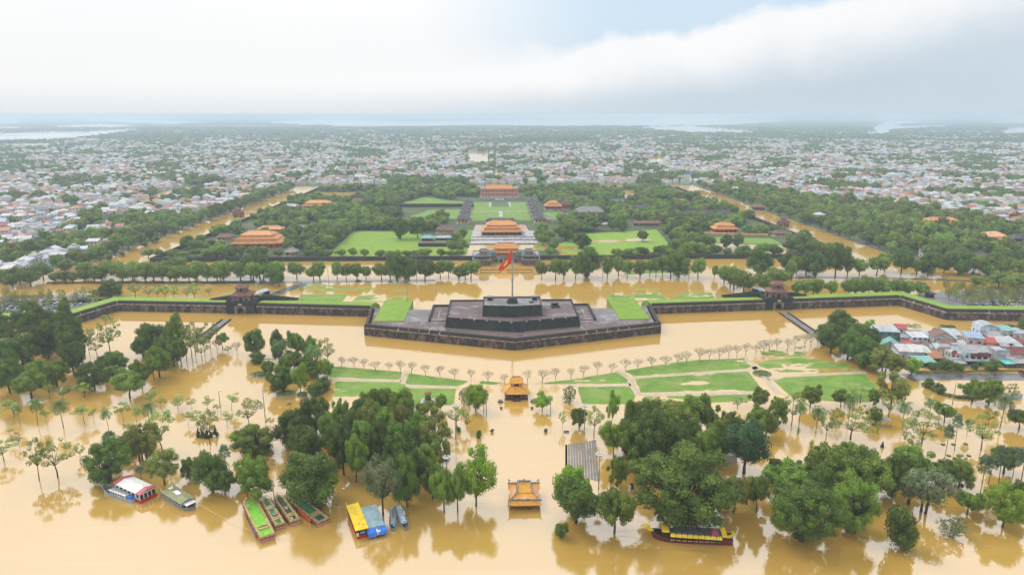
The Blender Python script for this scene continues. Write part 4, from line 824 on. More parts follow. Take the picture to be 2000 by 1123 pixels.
# ================================================================== TREES
def leaf_mesh(name, lobes, nq, size, m, seed, up=0.15, flat=0.0, inner=0.72, aspect=(1, 1), core=0.0):
    """crown: small leaf-spray faces spread over the skins of many lobes"""
    rg = np.random.default_rng(seed)
    C = np.array([l[0] for l in lobes], float); Rr = np.array([l[1] for l in lobes], float)
    ar = (Rr[:, 0] * Rr[:, 2]) + (Rr[:, 0] * Rr[:, 1]); k = rg.choice(len(lobes), size=int(nq * 1.6), p=ar / ar.sum())
    dv = rg.normal(size=(len(k), 3)); dv[:, 2] += up * 1.6; dv /= np.linalg.norm(dv, axis=1)[:, None]
    rad = rg.uniform(inner, 1.08, size=len(k))[:, None]
    p = C[k] + dv * Rr[k] * rad
    keep = np.ones(len(k), bool)
    for i in range(len(lobes)):                                  # drop what lies deep inside another lobe
        q = (((p - C[i]) / (Rr[i] * 0.80)) ** 2).sum(1); keep &= ~((q < 1) & (k != i))
    p, dv, k = p[keep][:nq], dv[keep][:nq], k[keep][:nq]; n = len(p)
    nrm = dv + rg.normal(size=(n, 3)) * 0.42; nrm[:, 2] += flat; nrm /= np.linalg.norm(nrm, axis=1)[:, None]
    a = np.cross(nrm, rg.normal(size=(n, 3))); a /= np.linalg.norm(a, axis=1)[:, None]; b = np.cross(nrm, a)
    s = (size * rg.uniform(0.6, 1.45, size=n))[:, None]
    asp = np.array([1.0, 1.0, aspect[1] / aspect[0] if aspect[1] else 1.0])
    w1 = rg.uniform(.35, .7, size=(n, 1)); sk = rg.uniform(-.35, .35, size=(n, 1))
    V = np.stack([p - a * s, p + b * s * w1 + a * s * sk, p + a * s, p - b * s * w1 - a * s * sk * .6 - nrm * s * .18], 1).reshape(-1, 3)
    lt = rg.uniform(0, 1, size=len(lobes)); tint = np.clip(lt[k] * 0.55 + rg.uniform(0, .55, size=n) - .05, 0, 1)
    if core:                                                     # a rough inner body to each leaf clump, so that clumps hide what is behind them
        CV, CT = [], []
        for i in range(len(lobes)):
            ring = []
            for a_ in range(1, 4):
                th = math.pi * a_ / 4; ring.append([C[i] + Rr[i] * core * rg.uniform(.8, 1.12) * np.array([math.sin(th) * math.cos(q), math.sin(th) * math.sin(q), math.cos(th)]) for q in np.arange(7) * (2 * math.pi / 7) + rg.uniform(0, 1)])
            tp, bt = C[i] + np.array([0, 0, Rr[i][2] * core]), C[i] - np.array([0, 0, Rr[i][2] * core])
            for q in range(7):
                q2 = (q + 1) % 7; CV += [[tp, tp, ring[0][q], ring[0][q2]], [ring[0][q], ring[1][q], ring[1][q2], ring[0][q2]], [ring[1][q], ring[2][q], ring[2][q2], ring[1][q2]], [ring[2][q], bt, bt, ring[2][q2]]]; CT += [lt[i] * .55 + rg.uniform(0, .3) for _ in range(4)]
        CV = np.array(CV); CV[0::4, 0] = CV[0::4, 1] = (CV[0::4, 0] * .999 + CV[0::4, 2] * .001); V = np.concatenate([V, CV.reshape(-1, 3)]); tint = np.concatenate([tint, np.clip(CT, 0, 1)]); n += len(CT)
    me = bpy.data.meshes.new(name); me.vertices.add(4 * n); me.vertices.foreach_set('co', V.astype(np.float32).ravel())
    me.loops.add(4 * n); me.loops.foreach_set('vertex_index', np.arange(4 * n, dtype=np.int32))
    me.polygons.add(n); me.polygons.foreach_set('loop_start', np.arange(0, 4 * n, 4, dtype=np.int32)); me.polygons.foreach_set('loop_total', np.full(n, 4, dtype=np.int32))
    at = me.attributes.new('tint', 'FLOAT', 'FACE'); at.data.foreach_set('value', tint.astype(np.float32))
    me.materials.append(m); me.update(); return me
def limbs(name, lobes, fork, r0, m, seed, n_l=9, stems=1, lean=0.03, spread=0.5):
    rr = random.Random(seed); mb = MB()
    for s in range(stems):
        a0 = rr.uniform(0, 6.28); sx_ = (math.cos(a0) * 0.05 * (stems > 1), math.sin(a0) * 0.05 * (stems > 1))
        fk = (sx_[0] * 1.6 + rr.uniform(-lean, lean), sx_[1] * 1.6 + rr.uniform(-lean, lean), fork)
        mb.tube([(sx_[0], sx_[1], -0.06), (sx_[0] * 1.1, sx_[1] * 1.1, fork * .5), fk], [r0 * 1.25, r0, r0 * .8], 6)
        ls = sorted(lobes, key=lambda l: rr.random())[:n_l]
        for l in ls:
            c = Vector(l[0]); f = Vector(fk); mid = f.lerp(c, .5) + Vector((rr.uniform(-.03, .03), rr.uniform(-.03, .03), -0.02 + rr.uniform(-.02, .03)))
            mb.tube([f, mid, c], [r0 * .5, r0 * .32, r0 * .12], 4, cap=False)
    return mb.mesh(name, m)
def lobes_ball(seed, n, rmin, rmax, cz, rad, rz, shell=0.55, fl=1.0):
    rr = random.Random(seed); out = []; skx, sky = rr.uniform(-.09, .09), rr.uniform(-.09, .09)
    for i in range(n):
        a = i * 2.39996 + rr.uniform(-.4, .4); zz = 1 - 2 * (i + .5) / n + rr.uniform(-.1, .1); zz = max(-1, min(1, zz)); q = math.sqrt(max(0, 1 - zz * zz)); t = shell + (1 - shell) * rr.random() ** .6
        r = rr.uniform(rmin, rmax) * rr.choice([.8, 1, 1, 1.25]); t *= rr.uniform(.76, 1.22)
        out.append(((math.cos(a) * q * rad * t + skx * (zz + .3), math.sin(a) * q * rad * t + sky * (zz + .3), cz + zz * rz * t), (r, r, r * fl)))
    return out
PRO = {}
def proto(kind, crown, trunk): PRO.setdefault(kind, []).append((crown, trunk))
for v in range(3):
    lb = lobes_ball(11 + v, 34, .09, .15, (.53, .50, .56)[v], .37, (.35, .38, .31)[v]); proto('dense', leaf_mesh('crown', lb, 6000, .021, F_DARK, v, core=.66), limbs('trunk', lb, .26, .026, BARK, v))
    lb = lobes_ball(21 + v, 32, .08, .14, (.54, .50, .59)[v], .38, (.34, .38, .29)[v]); proto('round', leaf_mesh('crown', lb, 5400, .021, F_MID, 10 + v, core=.66), limbs('trunk', lb, .30, .024, BARK, v))
    lb = lobes_ball(31 + v, 28, .08, .14, .57, .38, .30, .7); proto('olive', leaf_mesh('crown', lb, 4200, .021, F_OLIVE, 20 + v, core=.6), limbs('trunk', lb, .30, .022, BARK, v, 12, 1 + v % 2))
    lb = lobes_ball(41 + v, 17, .07, .12, .66, .40, .26, .8, .7); proto('airy', leaf_mesh('crown', lb, 1300, .022, F_LIGHT, 30 + v, flat=.4), limbs('trunk', lb, .32, .016, BARK, v, 14))
    lb = [((random.Random(50 + v + i).uniform(-.30, .30), random.Random(80 + v + i).uniform(-.30, .30), .62 + .34 * random.Random(7 * i + v).random()), (.17, .17, .05)) for i in range(11)]
    proto('umbrella', leaf_mesh('crown', lb, 620, .034, F_LIGHT, 40 + v, flat=1.2), limbs('trunk', lb, .55, .012, BARK_PALE, v, 10))
    lb = lobes_ball(61 + v, 30, .09, .15, .55, .37, .34); proto('lime', leaf_mesh('crown', lb, 4600, .021, F_LIME, 50 + v, core=.66), limbs('trunk', lb, .28, .020, BARK, v))
    lb = [((random.Random(90 + i + v * 31).uniform(-.2, .2), random.Random(190 + i + v * 31).uniform(-.2, .2), .36 + .60 * i / 16), (.20 - .006 * i + .03 * (i % 3), .20 - .006 * i, .075)) for i in range(16)]
    proto('tall', leaf_mesh('crown', lb, 2200, .024, F_DARK, 60 + v, core=.66), limbs('trunk', lb, .55, .018, BARK, v, 10))
    lb = lobes_ball(71 + v, 14, .14, .22, .45, .34, .36, .5); proto('shrub', leaf_mesh('crown', lb, 2000, .030, F_DARK, 70 + v, core=.66), limbs('trunk', lb, .12, .02, BARK, v, 6, 2))
    proto('shrub_light', leaf_mesh('crown', lb, 800, .040, F_PALE, 75 + v), PRO['shrub'][-1][1]); proto('shrub_lime', leaf_mesh('crown', lb, 900, .040, F_LIME, 78 + v), PRO['shrub'][-1][1])
    lb = lobes_ball(81 + v, 26, .09, .15, .60, .38, .30, .6); proto('pale', leaf_mesh('crown', lb, 3200, .019, F_PALE, 80 + v, core=.5), limbs('trunk', lb, .30, .024, BARK, v, 12, 2))
    lb = lobes_ball(91 + v, 28, .12, .17, .57, .36, .31); proto('deep', leaf_mesh('crown', lb, 4600, .020, F_DEEP, 90 + v, core=.66), limbs('trunk', lb, .24, .028, BARK, v))
    lb = lobes_ball(101 + v, 12, .13, .20, .60, .32, .26, .55); proto('young', leaf_mesh('crown', lb, 520, .036, F_OLIVE, 100 + v), limbs('trunk', lb, .34, .020, BARK, v, 6))
    lb = lobes_ball(111 + v, 16, .14, .20, .58, .34, .28, .5); proto('mid', leaf_mesh('crown', lb, 1300, .036, F_MID, 110 + v, core=.66), limbs('trunk', lb, .30, .026, BARK, v, 7))
    proto('mid_dark', leaf_mesh('crown', lb, 1300, .036, F_DARK, 115 + v, core=.66), PRO['mid'][-1][1])
for v in range(2):
    lb = lobes_ball(121 + v, 70, .075, .125, .52, .40, .42, .75); proto('dome', leaf_mesh('crown', lb, 12000, .015, F_DARK, 120 + v, core=.66), limbs('trunk', lb, .22, .03, BARK, v, 22, 3))
    lb = lobes_ball(131 + v, 60, .08, .13, .50, .39, .44, .75); proto('dome_mid', leaf_mesh('crown', lb, 10000, .016, F_MID, 130 + v, core=.66), limbs('trunk', lb, .22, .03, BARK, v, 22, 3))
    lb = [((random.Random(i + 9 * v).uniform(-.1, .1), random.Random(i + 77 + 9 * v).uniform(-.1, .1), .1 + .8 * i / 9), (.36 * (1 - i / 11), .36 * (1 - i / 11), .12)) for i in range(10)]
    proto('cone', leaf_mesh('crown', lb, 700, .045, F_DEEP, 140 + v, core=.66), limbs('trunk', lb, .2, .02, BARK, v, 3))
def palm_mesh(seed, royal=True):
    rr = random.Random(seed); mb = MB(); tr = MB(); top = .80 if royal else .76
    tr.tube([(0, 0, -.05), (.006, 0, .3), (0, .004, top), (0, 0, top + .05)], [.019, .015, .012, .010] if royal else [.020, .016, .017, .018], 7)
    tint = []
    nf = 17 if royal else 26
    for i in range(nf):
        a = i * 2.39996; el = R(72 - 105 * (i / nf) + rr.uniform(-8, 8)); L = rr.uniform(.36, .46) if royal else rr.uniform(.15, .20)
        ca, sa = math.cos(a), math.sin(a); tn = rr.random()
        if royal:
            pts = []; x, z, e = 0.0, top + .03, el
            for k in range(9): pts.append((x, z)); x += L / 8 * math.cos(e); z += L / 8 * math.sin(e) ; e -= R(15)
            for k in range(1, 9):
                (x0, z0), (x1, z1) = pts[k - 1], pts[k]
                for sd_ in (-1, 1):
                    ll = .16 * math.sin(math.pi * (k + .6) / 10) + .02
                    for h in (0.0, .5):
                        xa, za = x0 + (x1 - x0) * h, z0 + (z1 - z0) * h; xb, zb = xa + (x1 - x0) * .36, za + (z1 - z0) * .36
                        tip = (xa + ll * .55, za - ll * .50, sd_ * ll * .85)
                        def w3(x_, z_, s_): return (x_ * ca - s_ * sa, x_ * sa + s_ * ca, z_)
                        mb.add([w3(xa, za, 0), w3(xb, zb, 0), w3(*tip)], [(0, 1, 2)]); tint.append(tn * .6 + rr.random() * .4)
        else:
            c = Vector((math.cos(el) * L * ca, math.cos(el) * L * sa, top + .06 + math.sin(el) * L)); d_ = Vector((math.cos(el) * ca, math.cos(el) * sa, math.sin(el))); sd2 = Vector((-sa, ca, 0)); upv = d_.cross(sd2)
            mb.add([(0, 0, top), tuple(c + sd2 * .006), tuple(c - sd2 * .006)], [(0, 1, 2)]); tint.append(tn)
            for k in range(9):
                q = R(-105 + k * 26.0); q2 = q + R(19)
                r1 = .17 * rr.uniform(.85, 1.1)
                p1 = c + (d_ * math.cos(q) + sd2 * math.sin(q)) * r1 * .8 + upv * rr.uniform(-.02, .02); p2 = c + (d_ * math.cos((q + q2) / 2) + sd2 * math.sin((q + q2) / 2)) * r1 - Vector((0, 0, .03)); p3 = c + (d_ * math.cos(q2) + sd2 * math.sin(q2)) * r1 * .8
                mb.add([c, p1, p2, p3], [(0, 1, 2, 3)]); tint.append(tn * .6 + rr.random() * .4)
    me = mb.mesh('crown', F_PALM if royal else F_FAN); at = me.attributes.new('tint', 'FLOAT', 'FACE'); at.data.foreach_set('value', tint)
    return me, tr.mesh('trunk', BARK_PALE if royal else BARK)
for v in range(3): proto('palm', *palm_mesh(v)); proto('fan', *palm_mesh(50 + v, False))
BARK_TAN = mat('bark_tan', (0.36, 0.29, 0.23), 0.9, 0.2, 3.0)
def bare_mesh(seed):
    rr = random.Random(seed); mb = MB(); tips = []
    def br(p, d_, L, r, lv):
        q = p + d_ * L; mb.tube([p, q], [r, r * .72], 4, cap=False)
        if lv == 0: tips.append(q); return
        for k in range(3 if lv in (4, 2) else 2):
            a = rr.uniform(0, 6.28) if k == 0 else a + 6.28 / (3 if lv in (4, 2) else 2) + rr.uniform(-.5, .5)
            t = Vector((math.cos(a), math.sin(a), 0)); nd = (d_ * .75 + t * rr.uniform(.5, .85) + Vector((0, 0, .18))).normalized(); br(q, nd, L * rr.uniform(.66, .86), r * .72, lv - 1)
    br(Vector((0, 0, -.05)), Vector((rr.uniform(-.1, .1), 0, 1)).normalized(), .30, .030, 4)
    s = 1.0 / max(t.z for t in tips); wd = .5 / max(math.hypot(t.x, t.y) for t in tips)
    mb.v = [(x * wd, y * wd, z * s) for x, y, z in mb.v]
    lb = [((t.x * wd, t.y * wd, t.z * s), (.10, .10, .15)) for t in tips]
    return leaf_mesh('crown', lb, 330, .032, F_TWIG, seed), mb.mesh('trunk', BARK_TAN)
for v in range(4): proto('bare', *bare_mesh(v))
TREE_N = {}
KINDNAME = dict(dense='evergreen_tree', deep='evergreen_tree', tall='pine_tree', airy='open_crowned_tree', umbrella='flat_topped_tree', young='young_tree', lime='lime_green_tree', olive='olive_green_tree', pale='pale_leafed_tree', mid_dark='shade_tree', palm='palm_tree', fan='fan_palm', bare='frangipani_tree', shrub='shrub', shrub_light='shrub', shrub_lime='shrub', cone='conifer_shrub', dome='banyan_tree', dome_mid='banyan_tree')
CATN = dict(palm='palm', fan='palm', shrub='shrub', shrub_light='shrub', shrub_lime='shrub', cone='shrub')
def plant(kind, X, Y, z, wd, h, label, group, rng=random):
    k = TREE_N.get(kind, 0); TREE_N[kind] = k + 1
    cr, tk = PRO[kind][k % len(PRO[kind])]
    o = empty(KINDNAME.get(kind, 'broadleaf_tree'), (X, Y, z), rng.uniform(0, 6.28), (wd * rng.uniform(.9, 1.1), wd * rng.uniform(.9, 1.1), h)); o.rotation_euler.x = rng.uniform(-.05, .05); o.rotation_euler.y = rng.uniform(-.05, .05); tag(o, label, CATN.get(kind, 'tree'), group)
    link('trunk', tk, o); link('crown', cr, o); return o
TR = []
def T(kind, label, group, rows, z=0.0):
    """rows: (px, py) of the trunk's foot, py of the top, crown width in px"""
    for bx, by, top, wp in rows:
        X, Y = G(bx, by, z); h = height_at(bx, by, top, z); m = proj(X, Y, z)[2]
        wd = wp * m * (1.28 if kind == 'palm' else 1.06); h = max(1.2, min(h * 1.04, wd * 3.2 if kind not in ('palm', 'fan') else 30)); TR.append((X, Y, wd))
        plant(kind, X, Y, z, wd, h, label, group)
g_ = 'trees in the park on the pines side'
T('tall', 'tall dark layered pine like tree between causeway and car park', g_, [(60, 672, 596, 54), (76, 655, 590, 48), (20, 690, 606, 55), (112, 690, 615, 55), (145, 712, 586, 56), (138, 706, 640, 58), (-8, 680, 600, 50), (162, 705, 622, 40), (40, 660, 604, 44), (95, 668, 600, 50)])
T('dense', 'dark bushy tree in the flooded park below the pines', g_, [(95, 700, 628, 62), (45, 712, 650, 72), (20, 768, 700, 60), (8, 730, 660, 60), (185, 758, 704, 58), (230, 728, 684, 48), (280, 698, 654, 52), (305, 692, 627, 66), (145, 735, 668, 50)])
T('round', 'mid green spreading tree in the flooded park below the pines', g_, [(62, 778, 720, 64), (112, 755, 700, 58), (254, 777, 722, 68), (312, 737, 675, 55), (341, 716, 660, 38), (354, 710, 662, 34), (278, 757, 700, 45), (220, 742, 712, 36), (301, 743, 690, 38), (345, 700, 610, 42), (325, 715, 650, 46), (435, 681, 648, 30), (80, 742, 700, 50), (212, 722, 690, 40)])
T('airy', 'thin leafed open tree in the flooded park by the causeway', g_, [(216, 695, 616, 54), (175, 692, 640, 24), (190, 697, 660, 38), (365, 706, 640, 40), (375, 699, 636, 40), (382, 694, 630, 42), (400, 690, 640, 34), (411, 681, 628, 38), (446, 690, 676, 20), (98, 780, 740, 18), (123, 783, 752, 24), (165, 776, 748, 36), (395, 705, 660, 34), (332, 690, 640, 40)])
T('bare', 'leafless grey tree beside the causeway in the flooded park', g_, [(463, 692, 672, 20), (425, 690, 665, 20)])
g_ = 'trees in the drowned garden by the moat'
T('dense', 'dark round tree on the little grass islet', g_, [(554, 767, 713, 52), (497, 695, 640, 44), (575, 722, 684, 44), (545, 704, 642, 36)]); T('lime', 'bright green upright tree beside the grass islet', g_, [(587, 767, 712, 34), (640, 742, 698, 30)])
T('round', 'mid green tree among palms by the moat', g_, [(582, 704, 644, 34), (605, 704, 656, 34), (525, 735, 700, 30), (560, 735, 690, 40), (600, 725, 690, 36)]); T('airy', 'open leafed tree at the moat edge by the palms', g_, [(640, 715, 662, 36), (620, 690, 660, 30)])
T('palm', 'palm standing by the moat among dark trees', g_, [(549, 716, 664, 40), (612, 733, 674, 36), (622, 725, 680, 30)]); T('shrub', 'dark dense bush at the drowned garden edge', g_, [(618, 772, 744, 40), (636, 762, 734, 38), (612, 736, 704, 42), (505, 708, 688, 34)])
g_ = 'bare frangipanis along the moat'
fr_ = [(668, 620), (765, 630), (843, 645), (935, 653), (1038, 662), (1128, 670), (1215, 680), (1325, 693), (1438, 700), (1553, 720), (1680, 730), (1815, 745), (1940, 755)]
fr2 = [(120, 750), (235, 745), (340, 728), (463, 715), (560, 700), (665, 685), (780, 670), (885, 658), (985, 650), (1093, 635), (1197, 622), (1290, 608), (1362, 600), (1463, 582), (1540, 570), (1620, 568), (1693, 555), (1755, 550), (1825, 537), (1905, 528), (1965, 520)]
fr3 = [(10, 500), (70, 495), (150, 490), (210, 485), (285, 470), (335, 462), (390, 460)]
rg_ = random.Random(3)
T('bare', 'leafless frangipani in the row on the pines side of the golden pavilion', g_, [(500 + x / 4, 560 + y / 4, 560 + y / 4 - rg_.uniform(15, 20), rg_.uniform(17, 25)) for x, y in fr_])
T('bare', 'leafless frangipani in the row on the houses side of the golden pavilion', g_, [(1000 + x / 4, 560 + y / 4, 560 + y / 4 - rg_.uniform(15, 22), rg_.uniform(17, 26)) for x, y in fr2] + [(1500 + x / 4, 560 + y / 4, 560 + y / 4 - rg_.uniform(17, 24), rg_.uniform(18, 28)) for x, y in fr3])
g_ = 'trees of the drowned riverside walk'
T('palm', 'slim palm in the flood between dark park and river', g_, [(124, 835, 780, 36), (74, 830, 779, 32), (213, 842, 798, 27), (293, 838, 786, 33), (40, 832, 790, 22)])
T('umbrella', 'flat topped young tree on a thin stem in the flood', g_, [(28, 815, 782, 46), (165, 828, 792, 38), (184, 826, 800, 22), (243, 830, 788, 32), (268, 832, 792, 28), (294, 793, 764, 40), (348, 798, 776, 40), (406, 802, 776, 30), (453, 803, 772, 32), (368, 830, 806, 24), (444, 833, 808, 32), (92, 830, 800, 22), (315, 800, 778, 20), (375, 800, 780, 18), (250, 852, 825, 16), (528, 836, 816, 20), (568, 800, 785, 16), (20, 850, 838, 14), (425, 806, 790, 16)])
T('airy', 'open sparse tree standing in pale flood water', g_, [(397, 834, 801, 46), (487, 836, 779, 52), (77, 938, 855, 44), (113, 932, 862, 76), (157, 898, 866, 24), (8, 900, 858, 46), (410, 867, 802, 42), (317, 882, 806, 66), (38, 872, 844, 18), (24, 870, 850, 16)])
T('olive', 'dull green rounded tree near the moored houseboats', g_, [(287, 905, 828, 60), (275, 900, 832, 62), (322, 946, 878, 62), (258, 880, 838, 44)])
T('dome', 'dense dark dome of foliage by the red roofed houseboat', g_, [(212, 940, 868, 86)]); T('fan', 'fan palm rising behind moored boats', g_, [(222, 892, 848, 42), (443, 932, 876, 36), (277, 938, 914, 28)])
T('dense', 'dark bushy tree above the moored barges', g_, [(416, 956, 878, 66), (440, 966, 920, 48), (372, 935, 892, 36), (613, 984, 878, 118), (600, 908, 830, 84), (573, 870, 798, 70), (618, 848, 775, 64)])
T('round', 'fresh green tree above the moored barges', g_, [(500, 978, 888, 80), (478, 950, 915, 44)]); T('dome_mid', 'low rounded green tree in the flood near the grove', g_, [(500, 884, 832, 88)]); T('lime', 'little yellow green tree beside the low rounded tree', g_, [(460, 864, 844, 28)])
g_ = 'trees of the dense grove by the planter lawn'
T('dense', 'dark tree inside the dense grove beside the planter lawn', g_, [(672, 927, 830, 56), (712, 852, 768, 64), (785, 907, 820, 78), (740, 907, 820, 64), (795, 990, 886, 62), (660, 890, 820, 50), (810, 960, 880, 60), (700, 890, 800, 56), (775, 930, 850, 60)])
T('round', 'mid green tree inside the dense grove beside the planter lawn', g_, [(696, 942, 846, 48), (665, 852, 776, 44), (745, 838, 750, 80), (790, 842, 755, 66), (830, 934, 862, 70), (868, 999, 910, 54), (894, 999, 904, 50), (715, 907, 810, 60), (758, 880, 790, 60), (820, 870, 800, 50), (690, 870, 790, 46), (640, 870, 800, 44), (845, 975, 900, 46)])
T('olive', 'olive green tree inside the dense grove beside the planter lawn', g_, [(775, 872, 788, 74), (838, 852, 788, 56), (850, 893, 810, 66), (730, 870, 780, 56), (805, 900, 830, 56), (865, 920, 850, 40)])
T('pale', 'grey green tree leaning over the blue covered boats', g_, [(747, 1004, 896, 78)]); T('lime', 'bright lime tree at the water edge beside the grove', g_, [(930, 988, 885, 76), (861, 802, 768, 24)]); T('airy', 'open light tree beside the lamp mast at the grove', g_, [(892, 838, 793, 48), (912, 842, 806, 14)])
g_ = 'small plants of the flooded forecourt'
T('lime', 'bright round tree before the bare row by the golden pavilion', g_, [(929, 802, 747, 52), (1059, 802, 769, 38)]); T('shrub_light', 'grey twiggy bush standing on a drowned planter', g_, [(908, 788, 754, 30), (1111, 786, 752, 32)])
T('shrub', 'small dark bush poking out of the flooded forecourt', g_, [(936, 855, 839, 13), (961, 844, 837, 8), (1066, 844, 837, 9), (895, 842, 832, 12)])
g_ = 'trees of the great grove by the banyan'
T('lime', 'yellow green tree at the edge of the great grove', g_, [(1198, 887, 820, 52), (1120, 1002, 908, 84), (1195, 826, 766, 24)])
T('round', 'mid green tree of the great grove near the seating steps', g_, [(1131, 837, 792, 36), (1348, 852, 768, 72), (1383, 910, 833, 58), (1395, 884, 813, 58), (1480, 852, 793, 52), (1481, 796, 756, 38), (1348, 914, 848, 54), (1240, 852, 774, 50), (1380, 852, 774, 54), (1206, 950, 888, 42), (1200, 1040, 950, 92), (1255, 935, 892, 64), (1420, 870, 800, 52), (1477, 1001, 923, 44)])
T('airy', 'open light tree beside the lamp and seating steps', g_, [(1160, 853, 792, 46), (1098, 838, 804, 16), (1440, 798, 775, 30), (1222, 945, 900, 24)])
T('dense', 'dark crowded tree in the middle of the great grove', g_, [(1242, 914, 822, 80), (1270, 907, 798, 78), (1314, 911, 818, 84), (1258, 862, 784, 64), (1290, 880, 800, 66), (1350, 890, 820, 60), (1125, 1022, 932, 92), (1300, 905, 830, 66), (1225, 890, 810, 44), (1400, 910, 850, 46)])
T('olive', 'olive tree crowning the great grove', g_, [(1300, 852, 778, 72), (1320, 872, 793, 82), (1433, 1002, 923, 66), (1275, 850, 780, 50), (1458, 985, 930, 46)]); T('deep', 'almost black dense tree beside the great grove', g_, [(1453, 924, 826, 92)])
T('dome', 'huge dark banyan dome above the yellow dragon boat', g_, [(1332, 1022, 897, 178)]); T('shrub', 'low branch of dark leaves dipping into the river', g_, [(1096, 1048, 1018, 32)])
g_ = 'trees at the river corner beyond the dragon boat'
T('dome', 'big dark dome tree dipping into the river beyond the dragon boat', g_, [(1562, 1052, 948, 134)]); T('dome_mid', 'second dome tree dipping into the river beyond the dragon boat', g_, [(1662, 1038, 936, 90)])
T('round', 'mid green tree in the crowded river corner', g_, [(1530, 968, 898, 84), (1620, 960, 870, 112), (1700, 972, 884, 94), (1782, 932, 866, 74), (1872, 952, 895, 58), (1889, 1004, 962, 50), (1912, 992, 962, 28), (1585, 950, 890, 66), (1640, 940, 880, 60), (1516, 930, 895, 44)])
T('dense', 'dark tree in the crowded river corner', g_, [(1742, 968, 883, 60), (1835, 948, 898, 54), (1960, 924, 871, 66), (1600, 985, 905, 60), (1672, 965, 892, 62), (1985, 1000, 940, 40)])
T('pale', 'feathery pale green tree with dark forked trunk in the flood', g_, [(1804, 1000, 910, 90), (1772, 985, 925, 50)]); T('lime', 'bright lime tree leaning over the river corner', g_, [(1958, 1030, 950, 76)])
T('shrub', 'dense leaning bush rising from the river', g_, [(1760, 1072, 986, 66)]); T('shrub_lime', 'bright bush beside the dense leaning bush in the river', g_, [(1773, 1070, 1024, 40)]); T('shrub_light', 'pale drowned bush in open river water', g_, [(1857, 1046, 1010, 58)])
T('fan', 'fan palm in the flooded river corner', g_, [(1912, 974, 898, 40), (1949, 953, 883, 44), (1992, 952, 886, 46), (1700, 935, 885, 40), (1845, 895, 838, 32), (1864, 880, 818, 30), (1888, 850, 822, 22), (1930, 945, 900, 34), (1978, 930, 880, 34)])
g_ = 'trees of the flooded park below the riverside houses'
T('round', 'mid green tree in the flooded park below the lawns', g_, [(1519, 830, 773, 42), (1582, 795, 753, 48), (1642, 794, 758, 36), (1705, 792, 758, 28), (1844, 825, 786, 42), (1898, 785, 740, 52), (1931, 789, 738, 46), (1990, 838, 796, 50), (1495, 855, 800, 48), (1706, 828, 794, 34), (1660, 900, 862, 50)])
T('airy', 'open light tree in the flooded park below the lawns', g_, [(1546, 829, 768, 54), (1680, 787, 758, 44), (1632, 826, 796, 32), (1613, 860, 803, 36), (1661, 858, 806, 84), (1685, 817, 793, 34), (1800, 866, 806, 74), (1916, 879, 811, 56), (1973, 787, 746, 24), (1770, 850, 815, 34), (1870, 930, 885, 34), (1735, 815, 770, 36), (1930, 830, 800, 26), (1598, 820, 790, 30), (1780, 885, 840, 40)])
T('palm', 'tall palm in the flooded park below the riverside houses', g_, [(1560, 834, 783, 31), (1593, 844, 796, 28), (1655, 834, 768, 31), (1762, 837, 784, 34), (1815, 817, 778, 33), (1953, 835, 770, 48)])
T('olive', 'big lone spreading tree at the corner of the bright lawn', g_, [(1740, 792, 728, 72)]); T('shrub', 'dark bush at the end of the drowned hedge', g_, [(1810, 757, 736, 22), (1833, 768, 748, 24)])
T('shrub_lime', 'slender leafy sapling wrapped on a stake in the flood', g_, [(1558, 849, 832, 7), (1584, 875, 857, 8), (1713, 846, 828, 6)])
g_ = 'evergreens lining the lane beside the riverside houses'
T('dense', 'dark rounded evergreen in the thick row beside the houses', g_, [(1640, 650, 604, 56), (1672, 662, 628, 52), (1622, 690, 634, 62), (1655, 702, 642, 60), (1685, 716, 654, 62), (1672, 690, 640, 54), (1705, 722, 668, 56), (1610, 672, 632, 40), (1692, 690, 640, 46)], .1); T('olive', 'olive evergreen at the end of the thick row beside the houses', g_, [(1725, 730, 676, 56), (1745, 736, 694, 50)], .1)
T('lime', 'light green tree in front of the white roofed house', g_, [(1780, 730, 698, 40), (1698, 640, 625, 22)], .15); T('shrub', 'clipped green tree on the pavement before the shops', g_, [(1845, 724, 702, 34), (1868, 724, 707, 24), (1935, 724, 702, 36), (1822, 722, 708, 22), (1905, 722, 708, 16)], .2)
T('shrub', 'bush at the moat side behind the riverside houses', g_, [(1975, 648, 634, 28), (1998, 655, 620, 34), (1830, 650, 640, 22), (1850, 645, 634, 28)], .1); T('umbrella', 'sparse flat tree behind the green house', g_, [(1782, 650, 632, 26)], .1)
# ---- behind the rampart
g_ = 'avenue trees before the palace moat'
rr = random.Random(5)
xs_ = [110, 180, 320, 450, 500, 635, 705, 790, 860, 980, 1050, 1440, 1505, 1585, 1635, 1680]; ys_ = [668, 660, 655, 668, 665, 660, 668, 665, 660, 665, 652, 648, 645, 665, 660, 660]
T('mid', 'green avenue tree by the wet road on the pines side of the great gate', g_, [(500 + x / 4, 380 + y / 4, 380 + y / 4 - rr.uniform(27, 36), rr.uniform(26, 36)) for x, y in zip(xs_, ys_)])
T('dense', 'big dark tree towering over the avenue on the pines side', g_, [(776, 547, 490, 52), (799, 547, 500, 40), (830, 547, 505, 44)])
T('mid', 'green avenue tree on the hedge strip near the white canal', g_, [(x / 4, 551, 551 - rr.uniform(30, 42), rr.uniform(30, 44)) for x in (800, 960, 1040, 1140, 1200, 1270, 1330, 1380, 1480, 1530, 1620, 1700, 1750, 1880, 1980)] + [(x, 541, 541 - rr.uniform(28, 38), rr.uniform(34, 46)) for x in (170, 205, 235, 262, 300, 340, 385, 430, 470, 515, 535)])
